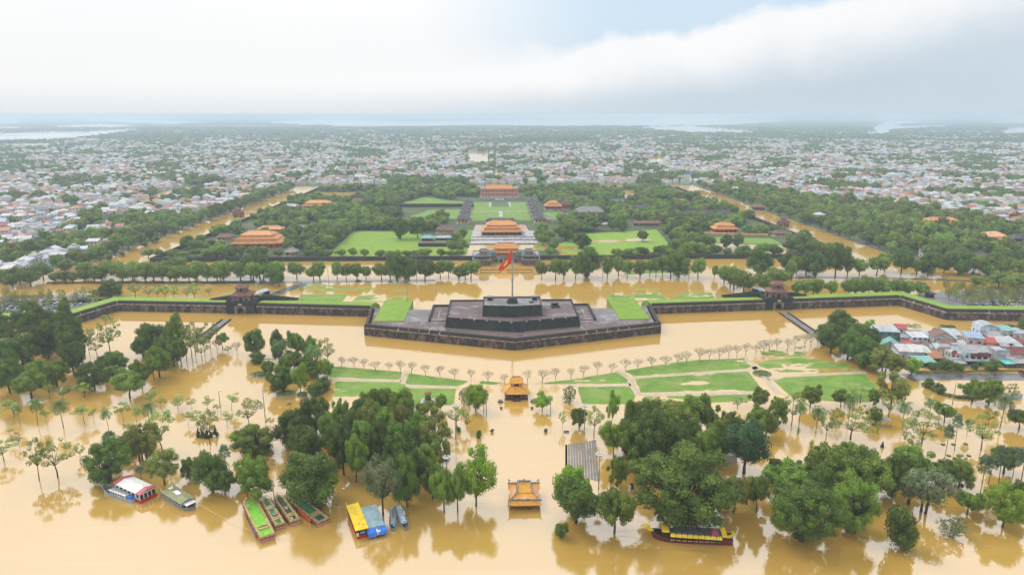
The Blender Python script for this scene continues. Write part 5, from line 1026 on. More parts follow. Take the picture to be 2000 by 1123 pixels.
T('mid_dark', 'dark avenue tree near the flooded crossroads', g_, [(108, 552, 534, 30), (128, 552, 530, 28), (143, 552, 532, 24), (165, 551, 530, 26), (185, 550, 524, 28), (60, 560, 522, 44), (85, 545, 515, 42), (25, 562, 535, 40), (40, 555, 520, 40), (508, 545, 496, 46), (490, 542, 500, 44), (535, 556, 520, 34), (545, 562, 532, 20)])
T('dense', 'lone round dark tree beside the car park kiosk', g_, [(216, 581, 545, 46)])
T('mid', 'green avenue tree on the houses side of the great gate', g_, [(1085, 545, 505, 34), (1101, 545, 508, 28), (1124, 544, 500, 34), (1058, 545, 512, 24), (1186, 543, 500, 30), (1208, 538, 500, 30), (1225, 543, 508, 26), (1250, 543, 508, 32), (1269, 538, 503, 26), (1281, 540, 505, 20), (1294, 537, 500, 26), (1363, 542, 503, 34), (1395, 544, 520, 16)])
T('dense', 'big dark tree towering over the avenue on the houses side', g_, [(1145, 544, 482, 62), (1310, 542, 495, 44), (1326, 542, 487, 52), (1483, 540, 482, 52)])
T('mid', 'spreading green tree in the orange flood by the second gate', g_, [(1414, 553, 520, 34), (1433, 565, 522, 44), (1452, 575, 530, 44), (1426, 561, 520, 38), (1490, 570, 535, 40), (1520, 560, 525, 44)])
T('mid', 'tree in the row behind the rampart above the houses', g_, [(1500 + x / 4, 578, 578 - rr.uniform(28, 38), rr.uniform(24, 34)) for x in (220, 290, 350, 385, 490, 625, 680, 730, 785, 840, 900, 1000, 1080, 1185)])
T('dense', 'big dark tree above the flooded avenue beyond the second gate', g_, [(1631, 540, 478, 56), (1574, 536, 490, 44), (1593, 540, 488, 40), (1760, 535, 485, 42), (1812, 537, 492, 46), (1870, 537, 487, 40), (1843, 535, 500, 34), (1535, 530, 490, 40)])
T('mid', 'mid green tree above the flooded avenue beyond the second gate', g_, [(1555, 538, 500, 34), (1655, 538, 500, 34), (1678, 538, 505, 30), (1712, 537, 500, 38), (1728, 530, 495, 34), (1790, 536, 505, 30), (1900, 535, 500, 40), (1930, 535, 502, 36), (1960, 540, 500, 40), (1990, 545, 505, 40), (1545, 548, 508, 30)])
T('airy', 'thin yellowing tree in the flooded ground behind the gate', g_, [(265, 581, 553, 32), (290, 583, 560, 18), (309, 584, 558, 22), (324, 584, 560, 18), (341, 585, 558, 22), (366, 585, 560, 20), (380, 586, 553, 28), (175, 580, 560, 20), (408, 578, 562, 14), (590, 575, 560, 12)])
g_ = 'young trees of the car parks'
rows = []
for i in range(26):
    bx, by = 8 + (i % 9) * 23 + rr.uniform(-7, 7), 588 + (i // 9) * 9 + rr.uniform(-3, 3)
    if by > 600 and bx > 110: continue
    rows.append((bx, by, by - rr.uniform(20, 28), rr.uniform(13, 19)))
T('young', 'young thin tree in the car park by the pines', g_, rows, .2)
rows = []
for i in range(40):
    bx, by = 1850 + (i % 10) * 17 + rr.uniform(-6, 6), 572 + (i // 10) * 9 + rr.uniform(-3, 3)
    if by > 592 and bx < 1875: continue
    rows.append((bx, by, by - rr.uniform(20, 29), rr.uniform(14, 22)))
T('young', 'young tree in the car park beyond the riverside houses', g_, rows, .2)
T('mid', 'spreading tree shading the far corner of the car park', g_, [(1950, 562, 530, 50), (1985, 570, 536, 56), (1905, 560, 540, 34)], .2)
g_ = 'trees inside the palace walls'
T('dense', 'tall dark tree standing on the great palace lawn', g_, [(782, 468, 424, 32), (816, 466, 423, 36)], .4); T('dense', 'dark tree beside the puddled palace lawn', g_, [(1105, 470, 432, 46), (1138, 485, 455, 40), (1255, 472, 450, 24), (1158, 450, 423, 42), (1214, 452, 430, 24), (1196, 450, 430, 22), (1420, 485, 457, 26), (1440, 483, 455, 26)], .4)
T('mid', 'clipped green tree along the inside of the palace front wall', g_, [(x, 503 + rr.uniform(-2, 2), 503 - rr.uniform(12, 20), rr.uniform(20, 32)) for x in (290, 312, 335, 358, 382, 405, 425, 545, 640, 668, 690, 712, 742, 760, 795, 812, 828, 862, 880, 895, 1205, 1225, 1243, 1262, 1285, 1305, 1330, 1350, 1380, 1420, 1445, 1470)], .3)
T('mid', 'tree in the slanting hedge row beside the great lawn', g_, [(635 + i * 6.2, 494 - i * 5.0, 494 - i * 5.0 - 16, 17) for i in range(9)] + [(645 + i * 15, 449, 432, 22) for i in range(8)], .3)
T('mid', 'tree beside the throne terrace', g_, [(905, 470, 445, 22), (892, 480, 455, 26), (900, 495, 465, 30), (885, 495, 470, 26), (1058, 458, 435, 30), (1070, 470, 448, 32), (1060, 480, 458, 26), (1080, 492, 470, 26), (1075, 500, 482, 22), (1050, 470, 450, 22)], .3)
g_ = 'trees lining the palace canals'
for i in range(56):
    q = (i // 2) / 27; X = (-348, -360)[i % 2] + rr.uniform(-3, 3); Y = 556 + q * 650 + (i % 2) * 11
    plant(rr.choice(['mid', 'mid_dark']), X, Y, .3, rr.uniform(13, 17), rr.uniform(11, 15), 'tree in the long row along the white shining canal', g_, rr)
for i in range(26):
    X = 369 + rr.uniform(-4, 7); Y = 590 + i / 25 * 620
    plant(rr.choice(['mid', 'mid_dark']), X, Y, .3, rr.uniform(13, 18), rr.uniform(11, 15), 'tree on the wooded bank of the brown canal', g_, rr)
for (px, py, s) in ((1572, 437, 24), (1583, 436, 20), (1606, 445, 22), (1600, 440, 20), (1640, 460, 14), (1620, 453, 12), (215, 512, 16), (240, 502, 12), (300, 476, 12), (283, 484, 14), (305, 474, 13)):
    X, Y = G(px, py); m = proj(X, Y, 0)[2]; plant('mid_dark', X, Y, 0, s * m, s * m * .95, 'small round tree standing in the palace canal', g_, rr)
# ================================================================== WOODS AND CITY AS MASSES
def instancer(name, label, cat, pts, protos):
    """one mass of plants: points carrying scale, turn and kind, each given one of the crowns"""
    col = bpy.data.collections.new(name + '_shapes')
    for i, me in enumerate(protos):
        o = bpy.data.objects.new('%s_shape_%02d' % (name, i), me); col.objects.link(o)
    n = len(pts); me = bpy.data.meshes.new(name); me.vertices.add(n)
    A = np.array(pts, np.float32); me.vertices.foreach_set('co', A[:, :3].ravel())
    a = me.attributes.new('scl', 'FLOAT_VECTOR', 'POINT'); a.data.foreach_set('vector', np.ascontiguousarray(A[:, [3, 3, 4]]).ravel())
    a = me.attributes.new('rot', 'FLOAT_VECTOR', 'POINT'); a.data.foreach_set('vector', np.stack([A[:, 5] * 0, A[:, 5] * 0, A[:, 5]], 1).astype(np.float32).ravel())
    a = me.attributes.new('idx', 'INT', 'POINT'); a.data.foreach_set('value', A[:, 6].astype(np.int32))
    o = link(name, me); tag(o, label, cat, None, 'stuff')
    ng = bpy.data.node_groups.new(name, 'GeometryNodeTree'); ng.interface.new_socket('Geometry', in_out='INPUT', socket_type='NodeSocketGeometry'); ng.interface.new_socket('Geometry', in_out='OUTPUT', socket_type='NodeSocketGeometry')
    gi = ng.nodes.new('NodeGroupInput'); go = ng.nodes.new('NodeGroupOutput'); ip = ng.nodes.new('GeometryNodeInstanceOnPoints'); ci = ng.nodes.new('GeometryNodeCollectionInfo')
    ci.inputs['Collection'].default_value = col; ci.inputs['Separate Children'].default_value = True; ci.inputs['Reset Children'].default_value = True
    def na(nm, dt): x = ng.nodes.new('GeometryNodeInputNamedAttribute'); x.data_type = dt; x.inputs[0].default_value = nm; return x.outputs[0]
    L = ng.links.new; L(gi.outputs[0], ip.inputs['Points']); L(ci.outputs[0], ip.inputs['Instance']); ip.inputs['Pick Instance'].default_value = True
    L(na('idx', 'INT'), ip.inputs['Instance Index']); L(na('scl', 'FLOAT_VECTOR'), ip.inputs['Scale'])
    e2r = ng.nodes.new('FunctionNodeEulerToRotation'); L(na('rot', 'FLOAT_VECTOR'), e2r.inputs[0]); L(e2r.outputs[0], ip.inputs['Rotation'])
    L(ip.outputs[0], go.inputs[0]); md = o.modifiers.new('scatter', 'NODES'); md.node_group = ng
    return o
def vnoise(x, y, sc, seed=0.0): return mnoise.fractal(Vector((x / sc + seed, y / sc - seed * .7, seed)), 1.0, 2.0, 3)
LOWC = []
for v in range(5):
    lb = lobes_ball(301 + v, 13, .17, .25, .52, .32, .30, .5)
    LOWC.append(leaf_mesh('tree_shape', lb, 330, .075, (F_MID, F_DARK, F_DARK, F_OLIVE, F_MID)[v], 300 + v, inner=.8, core=.75))
for v in range(4):
    lb = lobes_ball(321 + v, 8, .2, .3, .5, .32, .28, .5)
    LOWC.append(leaf_mesh('tree_shape', lb, 90, .14, (F_DARK, F_DARK, F_MID, F_DARK)[v], 320 + v, inner=.85, core=.75))
rw = random.Random(99)
HALLS = [(o.location.x, o.location.y, o) for o in COL.objects if o.type == 'EMPTY' and o.get('category') in ('hall', 'gallery', 'palace', 'gate', 'pavilion', 'ruin', 'terrace') and o.location.y > 560]
HR = []
for x, y, o in HALLS:
    xs = [c for ch in o.children if ch.type == 'MESH' for c in ((ch.bound_box[0][0], ch.bound_box[0][1]), (ch.bound_box[6][0], ch.bound_box[6][1]))]
    if xs: HR.append((x + min(a for a, b in xs) - 6, x + max(a for a, b in xs) + 6, y + min(b for a, b in xs) - 26, y + max(b for a, b in xs) + 4))
OPEN = [GP((625, 510), (690, 449), (800, 449), (850, 462), (915, 478), (925, 512)), GP((1080, 480), (1150, 453), (1285, 445), (1318, 486), (1295, 500), (1150, 510), (1085, 508)), GP((765, 406), (830, 383), (875, 390), (930, 395), (928, 430), (795, 430)), GP((1055, 430), (1060, 413), (1097, 412), (1112, 432)), GP((1370, 456), (1508, 462), (1550, 500), (1388, 498)), GP((500, 432), (592, 432), (585, 443), (495, 443)),
        [(-62, 595), (88, 595), (70, 1080), (-48, 1080)], GP((1213, 370), (1247, 372), (1242, 392), (1220, 394)), GP((1308, 371), (1372, 370), (1372, 391), (1318, 388)), GP((588, 376), (727, 375), (727, 388), (660, 396), (598, 392))]
def free(X, Y, mg=0.0):
    for a, b, c, d_ in HR:
        if a - mg < X < b + mg and c - mg < Y < d_ + mg: return False
    return not any(in_poly(X, Y, p) for p in OPEN)
wood = []; big = []
Y = 606.0
while Y < 1192:                                                  # woods inside the palace, thinned by clearings
    X = ICX0 + 10
    while X < ICX1 - 8:
        x, y = X + rw.uniform(-4, 4), Y + rw.uniform(-4, 4)
        if free(x, y, 1.5) and vnoise(x, y, 60, 3.1) > -.17 and rw.random() > .06:
            s = rw.uniform(9, 16) * (1.0 + .25 * vnoise(x, y, 120, 9)); wood.append((x, y, .3, s, s * rw.uniform(.72, 1.0), rw.uniform(0, 6.28), rw.randrange(5)))
        X += rw.uniform(8.5, 11.5)
    Y += rw.uniform(8.5, 10.5)
wood.sort(key=lambda p: p[1])
for x, y, z, s, h, r, k in wood[:110]:
    plant('mid' if k in (0, 2) else 'mid_dark', x, y, z, s * 1.05, h, 'rounded tree crowded in the woods inside the palace wall', 'crowded palace trees', rw)
instancer('palace_woods', 'thick mass of rounded trees filling the palace grounds', 'woods', wood[110:], LOWC)
# the tall wood outside, along the brown canal
wood = []
poly = GP((1545, 478), (1640, 520), (1720, 528), (2090, 528), (2090, 452), (1960, 445), (1870, 425), (1760, 405), (1640, 396), (1520, 380), (1440, 364), (1400, 366))
for i in range(5200):
    x = rw.uniform(384, 980); y = rw.uniform(545, 1300)
    if in_poly(x, y, poly) and free(x, y, 1) and (y > 600 or rw.random() < .5): 
        if all((x - a[0]) ** 2 + (y - a[1]) ** 2 > 52 for a in wood): s = rw.uniform(10, 18); wood.append((x, y, .3, s, s * rw.uniform(.75, 1.05), rw.uniform(0, 6.28), rw.randrange(5)))
wood.sort(key=lambda p: p[1])
for x, y, z, s, h, r, k in wood[:40]:
    plant('mid' if k in (0, 2) else 'mid_dark', x, y, z, s * 1.05, h, 'tree of the tall wood between brown canal and city', 'trees of the tall wood', rw)
instancer('canal_wood', 'tall green wood between the brown canal and the city', 'woods', wood[40:], LOWC)
WOODP = poly
# ---- the city
ROOFC = [((0.50, 0.52, 0.56), 26), ((0.37, 0.40, 0.46), 16), ((0.52, 0.50, 0.48), 12), ((0.26, 0.10, 0.085), 12), ((0.40, 0.15, 0.10), 8), ((0.50, 0.23, 0.14), 8), ((0.17, 0.13, 0.15), 8), ((0.30, 0.36, 0.44), 6), ((0.34, 0.20, 0.17), 6), ((0.20, 0.33, 0.33), 2), ((0.16, 0.24, 0.42), 1)]
WALLC = [((0.60, 0.60, 0.59), 40), ((0.62, 0.58, 0.48), 14), ((0.58, 0.50, 0.32), 8), ((0.56, 0.62, 0.66), 10), ((0.60, 0.46, 0.42), 6), ((0.48, 0.46, 0.45), 12), ((0.42, 0.56, 0.52), 4)]
pick = lambda tb, r: r.choices([c for c, w_ in tb], [w_ for c, w_ in tb])[0]
WPOLY = [p for p in lag] + [LAKE] + [GP((255, 398), (330, 370), (470, 350), (478, 357), (350, 380), (285, 404)), GP((1262, 312), (1285, 305), (1303, 308), (1300, 322), (1275, 325)), GP((960, 302), (970, 302), (976, 350), (966, 350))]
WBB = [(min(q[0] for q in p), max(q[0] for q in p), min(q[1] for q in p), max(q[1] for q in p)) for p in WPOLY]
def dry(x, y, mg=8):
    for p, b in zip(WPOLY, WBB):
        if b[0] - mg < x < b[1] + mg and b[2] - mg < y < b[3] + mg and in_poly(x, y, p): return False
    return True
def city_ok(x, y):
    if y < 516: return False
    if CLX - 26 < x < CRX + 26 and y < CBY + 22: return False
    if x > 394 and in_poly(x, y, WOODP): return False
    if x > 394 and y < 560: return False
    return dry(x, y)
houses = []; ctrees = []
def row_fill(y0, y1, step_y, dens):
    y = y0
    while y < y1:
        hw = y * 0.80 + 130
        x = -hw
        while x < hw:
            st_ = step_y * rw.uniform(.75, 1.3)
            px_, py2 = x + rw.uniform(-3, 3), y + rw.uniform(-.3, .3) * step_y
            ang = R(12) if px_ < 0 else R(-4); uu, vv = px_ * math.cos(ang) + py2 * math.sin(ang), -px_ * math.sin(ang) + py2 * math.cos(ang)
            if (uu % 96 < 9 or vv % 58 < 8) and py2 < 3000: pass
            elif city_ok(px_, py2):
                nz = vnoise(px_, py2, 130, 1.7) + .6 * vnoise(px_, py2, 42, 5.2); far_ = min(1, max(0, (py2 - 2300) / 3000))
                vil = vnoise(px_, py2, 900, 12.3)
                if nz > -.07 + far_ * .12 - dens and (far_ < .2 or vil > -.42 + .2 * far_): houses.append((px_, py2))
                elif rw.random() < .85: ctrees.append((px_, py2))
                if rw.random() < .10: ctrees.append((px_ + step_y * .45, py2 + step_y * .4))
            x += st_
        y += step_y * rw.uniform(.85, 1.15)
row_fill(520, 1300, 11.0, .14); row_fill(1300, 2300, 13.0, .12); row_fill(2300, 3600, 17.5, .12); row_fill(3600, 6600, 28.0, .14)
far_trees = []
yy = 6600
while yy < 20000:
    st_ = yy * .016
    x = -yy * .8
    while x < yy * .8:
        p_ = (x + rw.uniform(-.5, .5) * st_, yy + rw.uniform(-.5, .5) * st_)
        if vnoise(p_[0], p_[1], 1500, 4.4) > -.1 and dry(*p_): far_trees.append(p_)
        x += st_ * rw.uniform(.8, 1.6)
    yy += st_ * 1.4
# the nearest, largest-looking houses are things of their own
vis = [(h, proj(h[0], h[1], 0)) for h in houses]; vis = [(h, p) for h, p in vis if -30 < p[0] < 2030]
vis.sort(key=lambda hp: hp[1][2]); near = [h for h, p in vis[:290]]; nset = set(near)
UW = MB().box(-.5, .5, -.06, .02, 0, 1).mesh('window', mat('window_glass', (0.06, 0.075, 0.095), .25, .3, 2.0, spec=.6)); UD = MB().box(-.5, .5, -.08, .02, 0, 1).mesh('door', mat('house_door', (0.16, 0.10, 0.075), .6, .3, 2.0))
RM = {}; WM = {}
for i, (c, _) in enumerate(ROOFC): RM[c] = mat('city_roof_%d' % i, c, .6, .14, .5, stain=tuple(x * .6 for x in c), stain_amt=.5, stain_scale=.3)
for i, (c, _) in enumerate(WALLC): WM[c] = mat('city_wall_%d' % i, c, .8, .10, .5, stain=tuple(x * .6 for x in c), stain_amt=.35, stain_scale=.35)
CNAME = {ROOFC[0][0]: 'white metal', ROOFC[1][0]: 'pale grey', ROOFC[2][0]: 'cream', ROOFC[3][0]: 'dark red', ROOFC[4][0]: 'brick red', ROOFC[5][0]: 'orange', ROOFC[6][0]: 'purple black', ROOFC[7][0]: 'blue grey', ROOFC[8][0]: 'brown', ROOFC[9][0]: 'teal', ROOFC[10][0]: 'blue'}
def house_dims(r): return r.uniform(6.5, 12.5), r.uniform(6.5, 11.5), r.choice([3.4, 3.6, 4.0, 6.6, 7.0, 7.2, 9.8]), r.choice(['gable', 'gable', 'hip', 'hip', 'flat', 'shed'])
SUFF = {'gable': 'gabled roof', 'hip': 'hipped roof', 'flat': 'flat roof', 'shed': 'lean to roof'}
for (x, y) in near:
    w_, d_, h_, ty = house_dims(rw); rc = pick(ROOFC, rw); wc = pick(WALLC, rw); rz = rw.choice([0, 0, R(90), R(-8), R(8)]) + rw.uniform(-.05, .05)
    if x < 0: rz += R(12)
    root = empty('city_house', (x, y, .3), rz); sty = 'one storey' if h_ < 5 else 'two storey' if h_ < 8 else 'three storey'
    tag(root, '%s city house with %s %s, %s' % (sty, CNAME[rc], SUFF[ty], 'beyond the white canal' if x < 0 else 'beyond the tall wood'), 'house', 'city houses nearest the palace')
    MB().box(-w_ / 2, w_ / 2, -d_ / 2, d_ / 2, -.4, h_).build('wall', WM[wc], root)
    if ty == 'gable':
        MB().gable(-w_ / 2 - .5, w_ / 2 + .5, -d_ / 2 - .5, d_ / 2 + .5, h_ - .1, h_ + d_ * .24, .18, 'x').build('roof', RM[rc], root)
        MB().add([(s * (w_ / 2 - .01), -d_ / 2, h_) for s in (-1,)] + [(-w_ / 2 + .01, d_ / 2, h_), (-w_ / 2 + .01, 0, h_ + d_ * .215), (w_ / 2 - .01, -d_ / 2, h_), (w_ / 2 - .01, d_ / 2, h_), (w_ / 2 - .01, 0, h_ + d_ * .215)], [(0, 2, 1), (3, 4, 5)]).build('gable_wall', WM[wc], root)
    elif ty == 'hip': MB().hip(-w_ / 2 - .5, w_ / 2 + .5, -d_ / 2 - .5, d_ / 2 + .5, h_ - .05, h_ + min(w_, d_) * .26, None, .05, .2, 0).build('roof', RM[rc], root)
    elif ty == 'shed':
        v = [(-w_ / 2 - .4, -d_ / 2 - .4, h_ + .05), (w_ / 2 + .4, -d_ / 2 - .4, h_ + .05), (w_ / 2 + .4, d_ / 2 + .4, h_ + 1.5), (-w_ / 2 - .4, d_ / 2 + .4, h_ + 1.5)]
        MB().add(v + [(a, b, c - .15) for a, b, c in v], [(0, 1, 2, 3), (7, 6, 5, 4), (0, 4, 5, 1), (1, 5, 6, 2), (2, 6, 7, 3), (3, 7, 4, 0)]).build('roof', RM[rc], root)
    else:
        MB().box(-w_ / 2 - .3, w_ / 2 + .3, -d_ / 2 - .3, d_ / 2 + .3, h_, h_ + .35).build('roof', RM[rc], root); MB().box(-w_ * .2, w_ * .25, 0, d_ * .3, h_ + .35, h_ + 2.6).build('stair_head', WM[wc], root)
    for fl in range(max(1, int(h_ / 3.2))):
        nn = 2 if w_ < 10 else 3
        for k in range(nn):
            xx = -w_ / 2 + w_ * (k + .5) / nn; dr = fl == 0 and k == nn // 2
            o = link('door' if dr else 'window', UD if dr else UW, root); o.location = (xx, -d_ / 2 - .02, (0 if dr else 1.0) + fl * 3.2); o.scale = (1.3, 1, 2.2 if dr else 1.4)
        for s in (-1, 1):
            o = link('window', UW, root); o.location = (s * (w_ / 2 + .02), 0, 1.0 + fl * 3.2); o.rotation_euler = (0, 0, R(90) * s); o.scale = (1.3, 1, 1.4)
# the rest of the roofs, thousands of them
V, Fq, Cc = [], [], []
def cquad(i, c): Fq.append(i); Cc.append(c)
for (x, y) in houses:
    if (x, y) in nset: continue
    w_, d_, h_, ty = house_dims(rw); f_ = 1.0 if y < 2300 else 1.1 if y < 3600 else 1.35
    w_ *= f_; d_ *= f_; rc = pick(ROOFC, rw); wc = pick(WALLC, rw); a = rw.choice([0, 0, R(90), R(10), R(-10)]) + (R(12) if x < 0 else 0); ca, sa = math.cos(a), math.sin(a); k = len(V)
    if rw.random() < .03: w_ *= 2.4; d_ *= 1.3
    def pt(u, v_, z): return (x + u * ca - v_ * sa, y + u * sa + v_ * ca, z + .3)
    hw_, hd = w_ / 2, d_ / 2; rh = min(w_, d_) * .26
    V += [pt(-hw_, -hd, -.3), pt(hw_, -hd, -.3), pt(hw_, hd, -.3), pt(-hw_, hd, -.3), pt(-hw_, -hd, h_), pt(hw_, -hd, h_), pt(hw_, hd, h_), pt(-hw_, hd, h_)]
    for q in ((0, 1, 5, 4), (1, 2, 6, 5), (2, 3, 7, 6), (3, 0, 4, 7)): cquad(tuple(k + i for i in q), wc)
    if ty in ('gable', 'hip'):
        q = max(.3, hw_ - hd * .9) if ty == 'hip' else hw_; V += [pt(-q, 0, h_ + rh), pt(q, 0, h_ + rh)]
        cquad((k + 4, k + 5, k + 9, k + 8), rc); cquad((k + 6, k + 7, k + 8, k + 9), rc); cquad((k + 5, k + 6, k + 9), rc if ty == 'hip' else wc); cquad((k + 7, k + 4, k + 8), rc if ty == 'hip' else wc)
    else: cquad((k + 4, k + 5, k + 6, k + 7), rc)
me = bpy.data.meshes.new('city_roofs'); me.from_pydata(V, [], Fq); at = me.attributes.new('col', 'FLOAT_COLOR', 'FACE'); at.data.foreach_set('color', np.array([(*c, 1) for c in Cc], np.float32).ravel())
me.materials.append(attr_mat('city_paint')); me.update(); o = link('far_city_houses', me); tag(o, 'thousands of small pale and red roofed houses spreading to the horizon', 'city', None, 'stuff')
pts = []
for (x, y) in ctrees:
    f_ = 1.0 if y < 2300 else 1.5 if y < 3600 else 2.6
    for q in range(2 if y < 2300 else 1):
        s = rw.uniform(7, 13) * f_; pts.append((x + rw.uniform(-5, 5) * f_, y + rw.uniform(-5, 5) * f_, .3, s, s * rw.uniform(.7, 1.0) / (f_ ** .5), rw.uniform(0, 6.28), rw.randrange(5) if y < 1000 else 5 + rw.randrange(4)))
for (x, y) in far_trees:
    s = y * .012; pts.append((x, y, .3, s * rw.uniform(.7, 1.6), rw.uniform(9, 18), rw.uniform(0, 6.28), 5 + rw.randrange(4)))
instancer('city_trees', 'green treetops scattered between the far city houses', 'trees', pts, LOWC)
print('houses', len(houses), 'city trees', len(pts), 'faces', len(Fq), 'trees', sum(TREE_N.values()))
# ================================================================== BOATS
def paint(name, c, rough=.5, var=.12, sc=.8, **k): return mat('paint_' + name, c, rough, var, sc, **k)
B_RED = paint('boat_red', (0.42, 0.025, 0.022)); B_YEL = paint('boat_yellow', (0.80, 0.56, 0.015), stain=(0.62, 0.40, 0.03), stain_amt=.5, stain_scale=.6); B_WHITE = paint('boat_white', (0.72, 0.72, 0.70), stain=(.5, .48, .45), stain_amt=.4)
B_BLUE = paint('tarp_blue', (0.03, 0.17, 0.62), .4); B_GREY = paint('boat_grey', (0.30, 0.32, 0.34), stain=(.18, .17, .16), stain_amt=.5, stain_scale=.6); B_GBLUE = paint('roof_blue_grey', (0.25, 0.37, 0.42), stain=(.18, .25, .28), stain_amt=.5)
B_LIME = paint('deck_lime', (0.20, 0.52, 0.05), .7); B_GREEN = paint('deck_green', (0.05, 0.24, 0.09), .7, .2); B_DKGREEN = paint('deck_dark', (0.035, 0.085, 0.055), .7, .3); B_WOOD = paint('hull_wood', (0.30, 0.15, 0.075), .7, .25, stain=(.10, .05, .03), stain_amt=.5); B_TAN = paint('gunwale_tan', (0.52, 0.38, 0.15), .7, .2)
B_MAROON = paint('hull_maroon', (0.13, 0.02, 0.02)); B_BLACK = paint('hull_black', (0.02, 0.018, 0.02)); B_ORANGE = paint('boat_orange', (0.70, 0.10, 0.02)); B_PURPLE = paint('banner_purple', (0.14, 0.06, 0.40)); B_OLIVE = paint('roof_olive', (0.24, 0.29, 0.14), .6, .2, 1.5); B_STRIPE = paint('roof_rust', (0.34, 0.24, 0.13), .6); B_PINKR = paint('roof_faded_red', (0.48, 0.10, 0.11)); B_SKY = paint('sky_blue', (0.10, 0.42, 0.70)); B_PINK = paint('faded_pink', (0.55, 0.32, 0.28)); B_DECK = paint('deck_grey', (0.10, 0.095, 0.09), .7, .3); B_CREAM = paint('cream', (0.70, 0.60, 0.36)); B_STEEL = paint('steel_blue', (0.36, 0.46, 0.54))
def hull(parent, L, B, zt, m, bow=.22, stern=.06, sb=.5, ss=.2, zb=-.8, n=16, deckm=None, deckz=None, stern_w=.75, flare=.82, name='hull'):
    def hb(t): return B / 2 * (1 - (1 - min(1, (1 - t) / bow)) ** 2) ** .62 * (stern_w + (1 - stern_w) * min(1, t / max(.01, stern * 4)))
    def zz(t): return zt + sb * max(0, (t - .65) / .35) ** 2 + ss * max(0, (.3 - t) / .3) ** 2
    mb = MB(); v = []
    for i in range(n + 1):
        t = i / n; x = -L / 2 + L * t; b = max(.04, hb(t)); z = zz(t); v += [(x, -b, z), (x - .3 * (t > .8) * (t - .8) * L, -b * flare, zb), (x - .3 * (t > .8) * (t - .8) * L, b * flare, zb), (x, b, z), (x, b - .12, z), (x, -b + .12, z)]
    mb.v = v
    for i in range(n):
        a, b = i * 6, i * 6 + 6
        mb.f += [(a, b, b + 1, a + 1), (a + 2, b + 2, b + 3, a + 3), (a + 1, b + 1, b + 2, a + 2), (a + 3, b + 3, b + 4, a + 4), (a + 5, b + 5, b, a)]
    mb.f += [(0, 1, 2, 3), (n * 6 + 3, n * 6 + 2, n * 6 + 1, n * 6)]
    o = mb.build(name, m, parent)
    if deckm:
        d_ = MB(); dz = (lambda t: zz(t) - .22) if deckz is None else (lambda t: deckz + (zz(t) - zt) * .6)
        d_.v = [p for i in range(n + 1) for p in ((-L / 2 + L * i / n, -max(.03, hb(i / n) - .1), dz(i / n)), (-L / 2 + L * i / n, max(.03, hb(i / n) - .1), dz(i / n)))]
        d_.f = [(2 * i, 2 * i + 2, 2 * i + 3, 2 * i + 1) for i in range(n)]; d_.build('deck', deckm, parent)
    return hb, zz
def boat_root(name, label, bow, stern, z=0.0, group='boats moored along the flooded bank'):
    a, b = Vector(G(*bow, z)), Vector(G(*stern, z)); c = (a + b) / 2; dv = a - b
    o = empty(name, (c.x, c.y, 0), math.atan2(dv.y, dv.x)); tag(o, label, 'boat', group); return o, dv.length
def side_windows(parent, x0, x1, y, z, n, w_, h, m=VOID):
    for s in (-1, 1):
        for k in range(n):
            x = x0 + (x1 - x0) * (k + .5) / n; MB().box(x - w_ / 2, x + w_ / 2, *sorted((s * y, s * (y + .05))), z, z + h).build('window', m, parent)
# open-decked tour barges
def barge(label, far, near, wpx, deck, trim, extras):
    o, L = boat_root('tour_barge', label, far, near, 1.9); m = proj(*G(*near), 1.9)[2]; B = wpx * m; L *= 1.05
    hb, zz = hull(o, L, B, 1.75, B_WOOD, .16, .05, .35, .1, deckm=deck, deckz=1.55, stern_w=.92)
    g1 = MB(); n = 18
    for s in (-1, 1):
        pts = [(-L / 2 + L * i / n, s * max(.05, hb(i / n) - .22), zz(i / n) + .03) for i in range(n + 1)]
        for i in range(n):
            (x0, y0, z0), (x1, y1, z1) = pts[i], pts[i + 1]; ya, yb = y0 - s * .75, y1 - s * .75
            if y0 * s < .8: ya = yb = 0
            if i % 1 == 0 and (y0 * s) > .4: MB().add([(x0 + .06, y0, z0), (x1 - .06, y1, z1), (x1 - .06, yb, z1), (x0 + .06, ya, z0), (x0 + .06, y0, z0 - .4), (x1 - .06, y1, z1 - .4), (x1 - .06, yb, z1 - .4), (x0 + .06, ya, z0 - .4)], [(0, 1, 2, 3)[::s], (0, 4, 5, 1)[::s], (1, 5, 6, 2)[::s], (2, 6, 7, 3)[::s], (3, 7, 4, 0)[::s]]).build('side_bench', trim, o)
        MB().tube([(x, y + s * .1, z + .75) for x, y, z in pts], .06, 4).build('railing', B_MAROON, o)
        for i in range(0, n + 1, 2): x, y, z = pts[i]; MB().box(x - .05, x + .05, y + s * .1 - .05, y + s * .1 + .05, z - .2, z + .75).build('railing_post', B_BLACK, o)
    MB().box(-L / 2 - .05, -L / 2 + .12, -B * .46, B * .46, 1.35, 2.1).build('stern_rail', B_TAN, o)
    MB().box(-L / 2 - .10, -L / 2 - .04, -B * .42, B * .42, .15, .95).build('stern_panel', B_PINK, o)
    for k in range(4): MB().box(-L / 2 - .13, -L / 2 - .1, -B * .36 + k * B * .2, -B * .36 + k * B * .2 + B * .12, .75, 1.15).build('stern_motif', B_RED, o)
    side_windows(o, -L * .40, L * .2, B / 2 - .02, .35, 7, L * .05, .7)
    MB().box(-L / 2 + L * .17, -L / 2 + L * .2, -B * .26, B * .26, 1.55, 2.05).build('cross_bench', trim, o)
    MB().box(-L / 2 + L * .215, -L / 2 + L * .235, -B * .26, B * .26, 1.55, 2.3).build('cross_bench', B_TAN, o)
    extras(o, L, B); return o
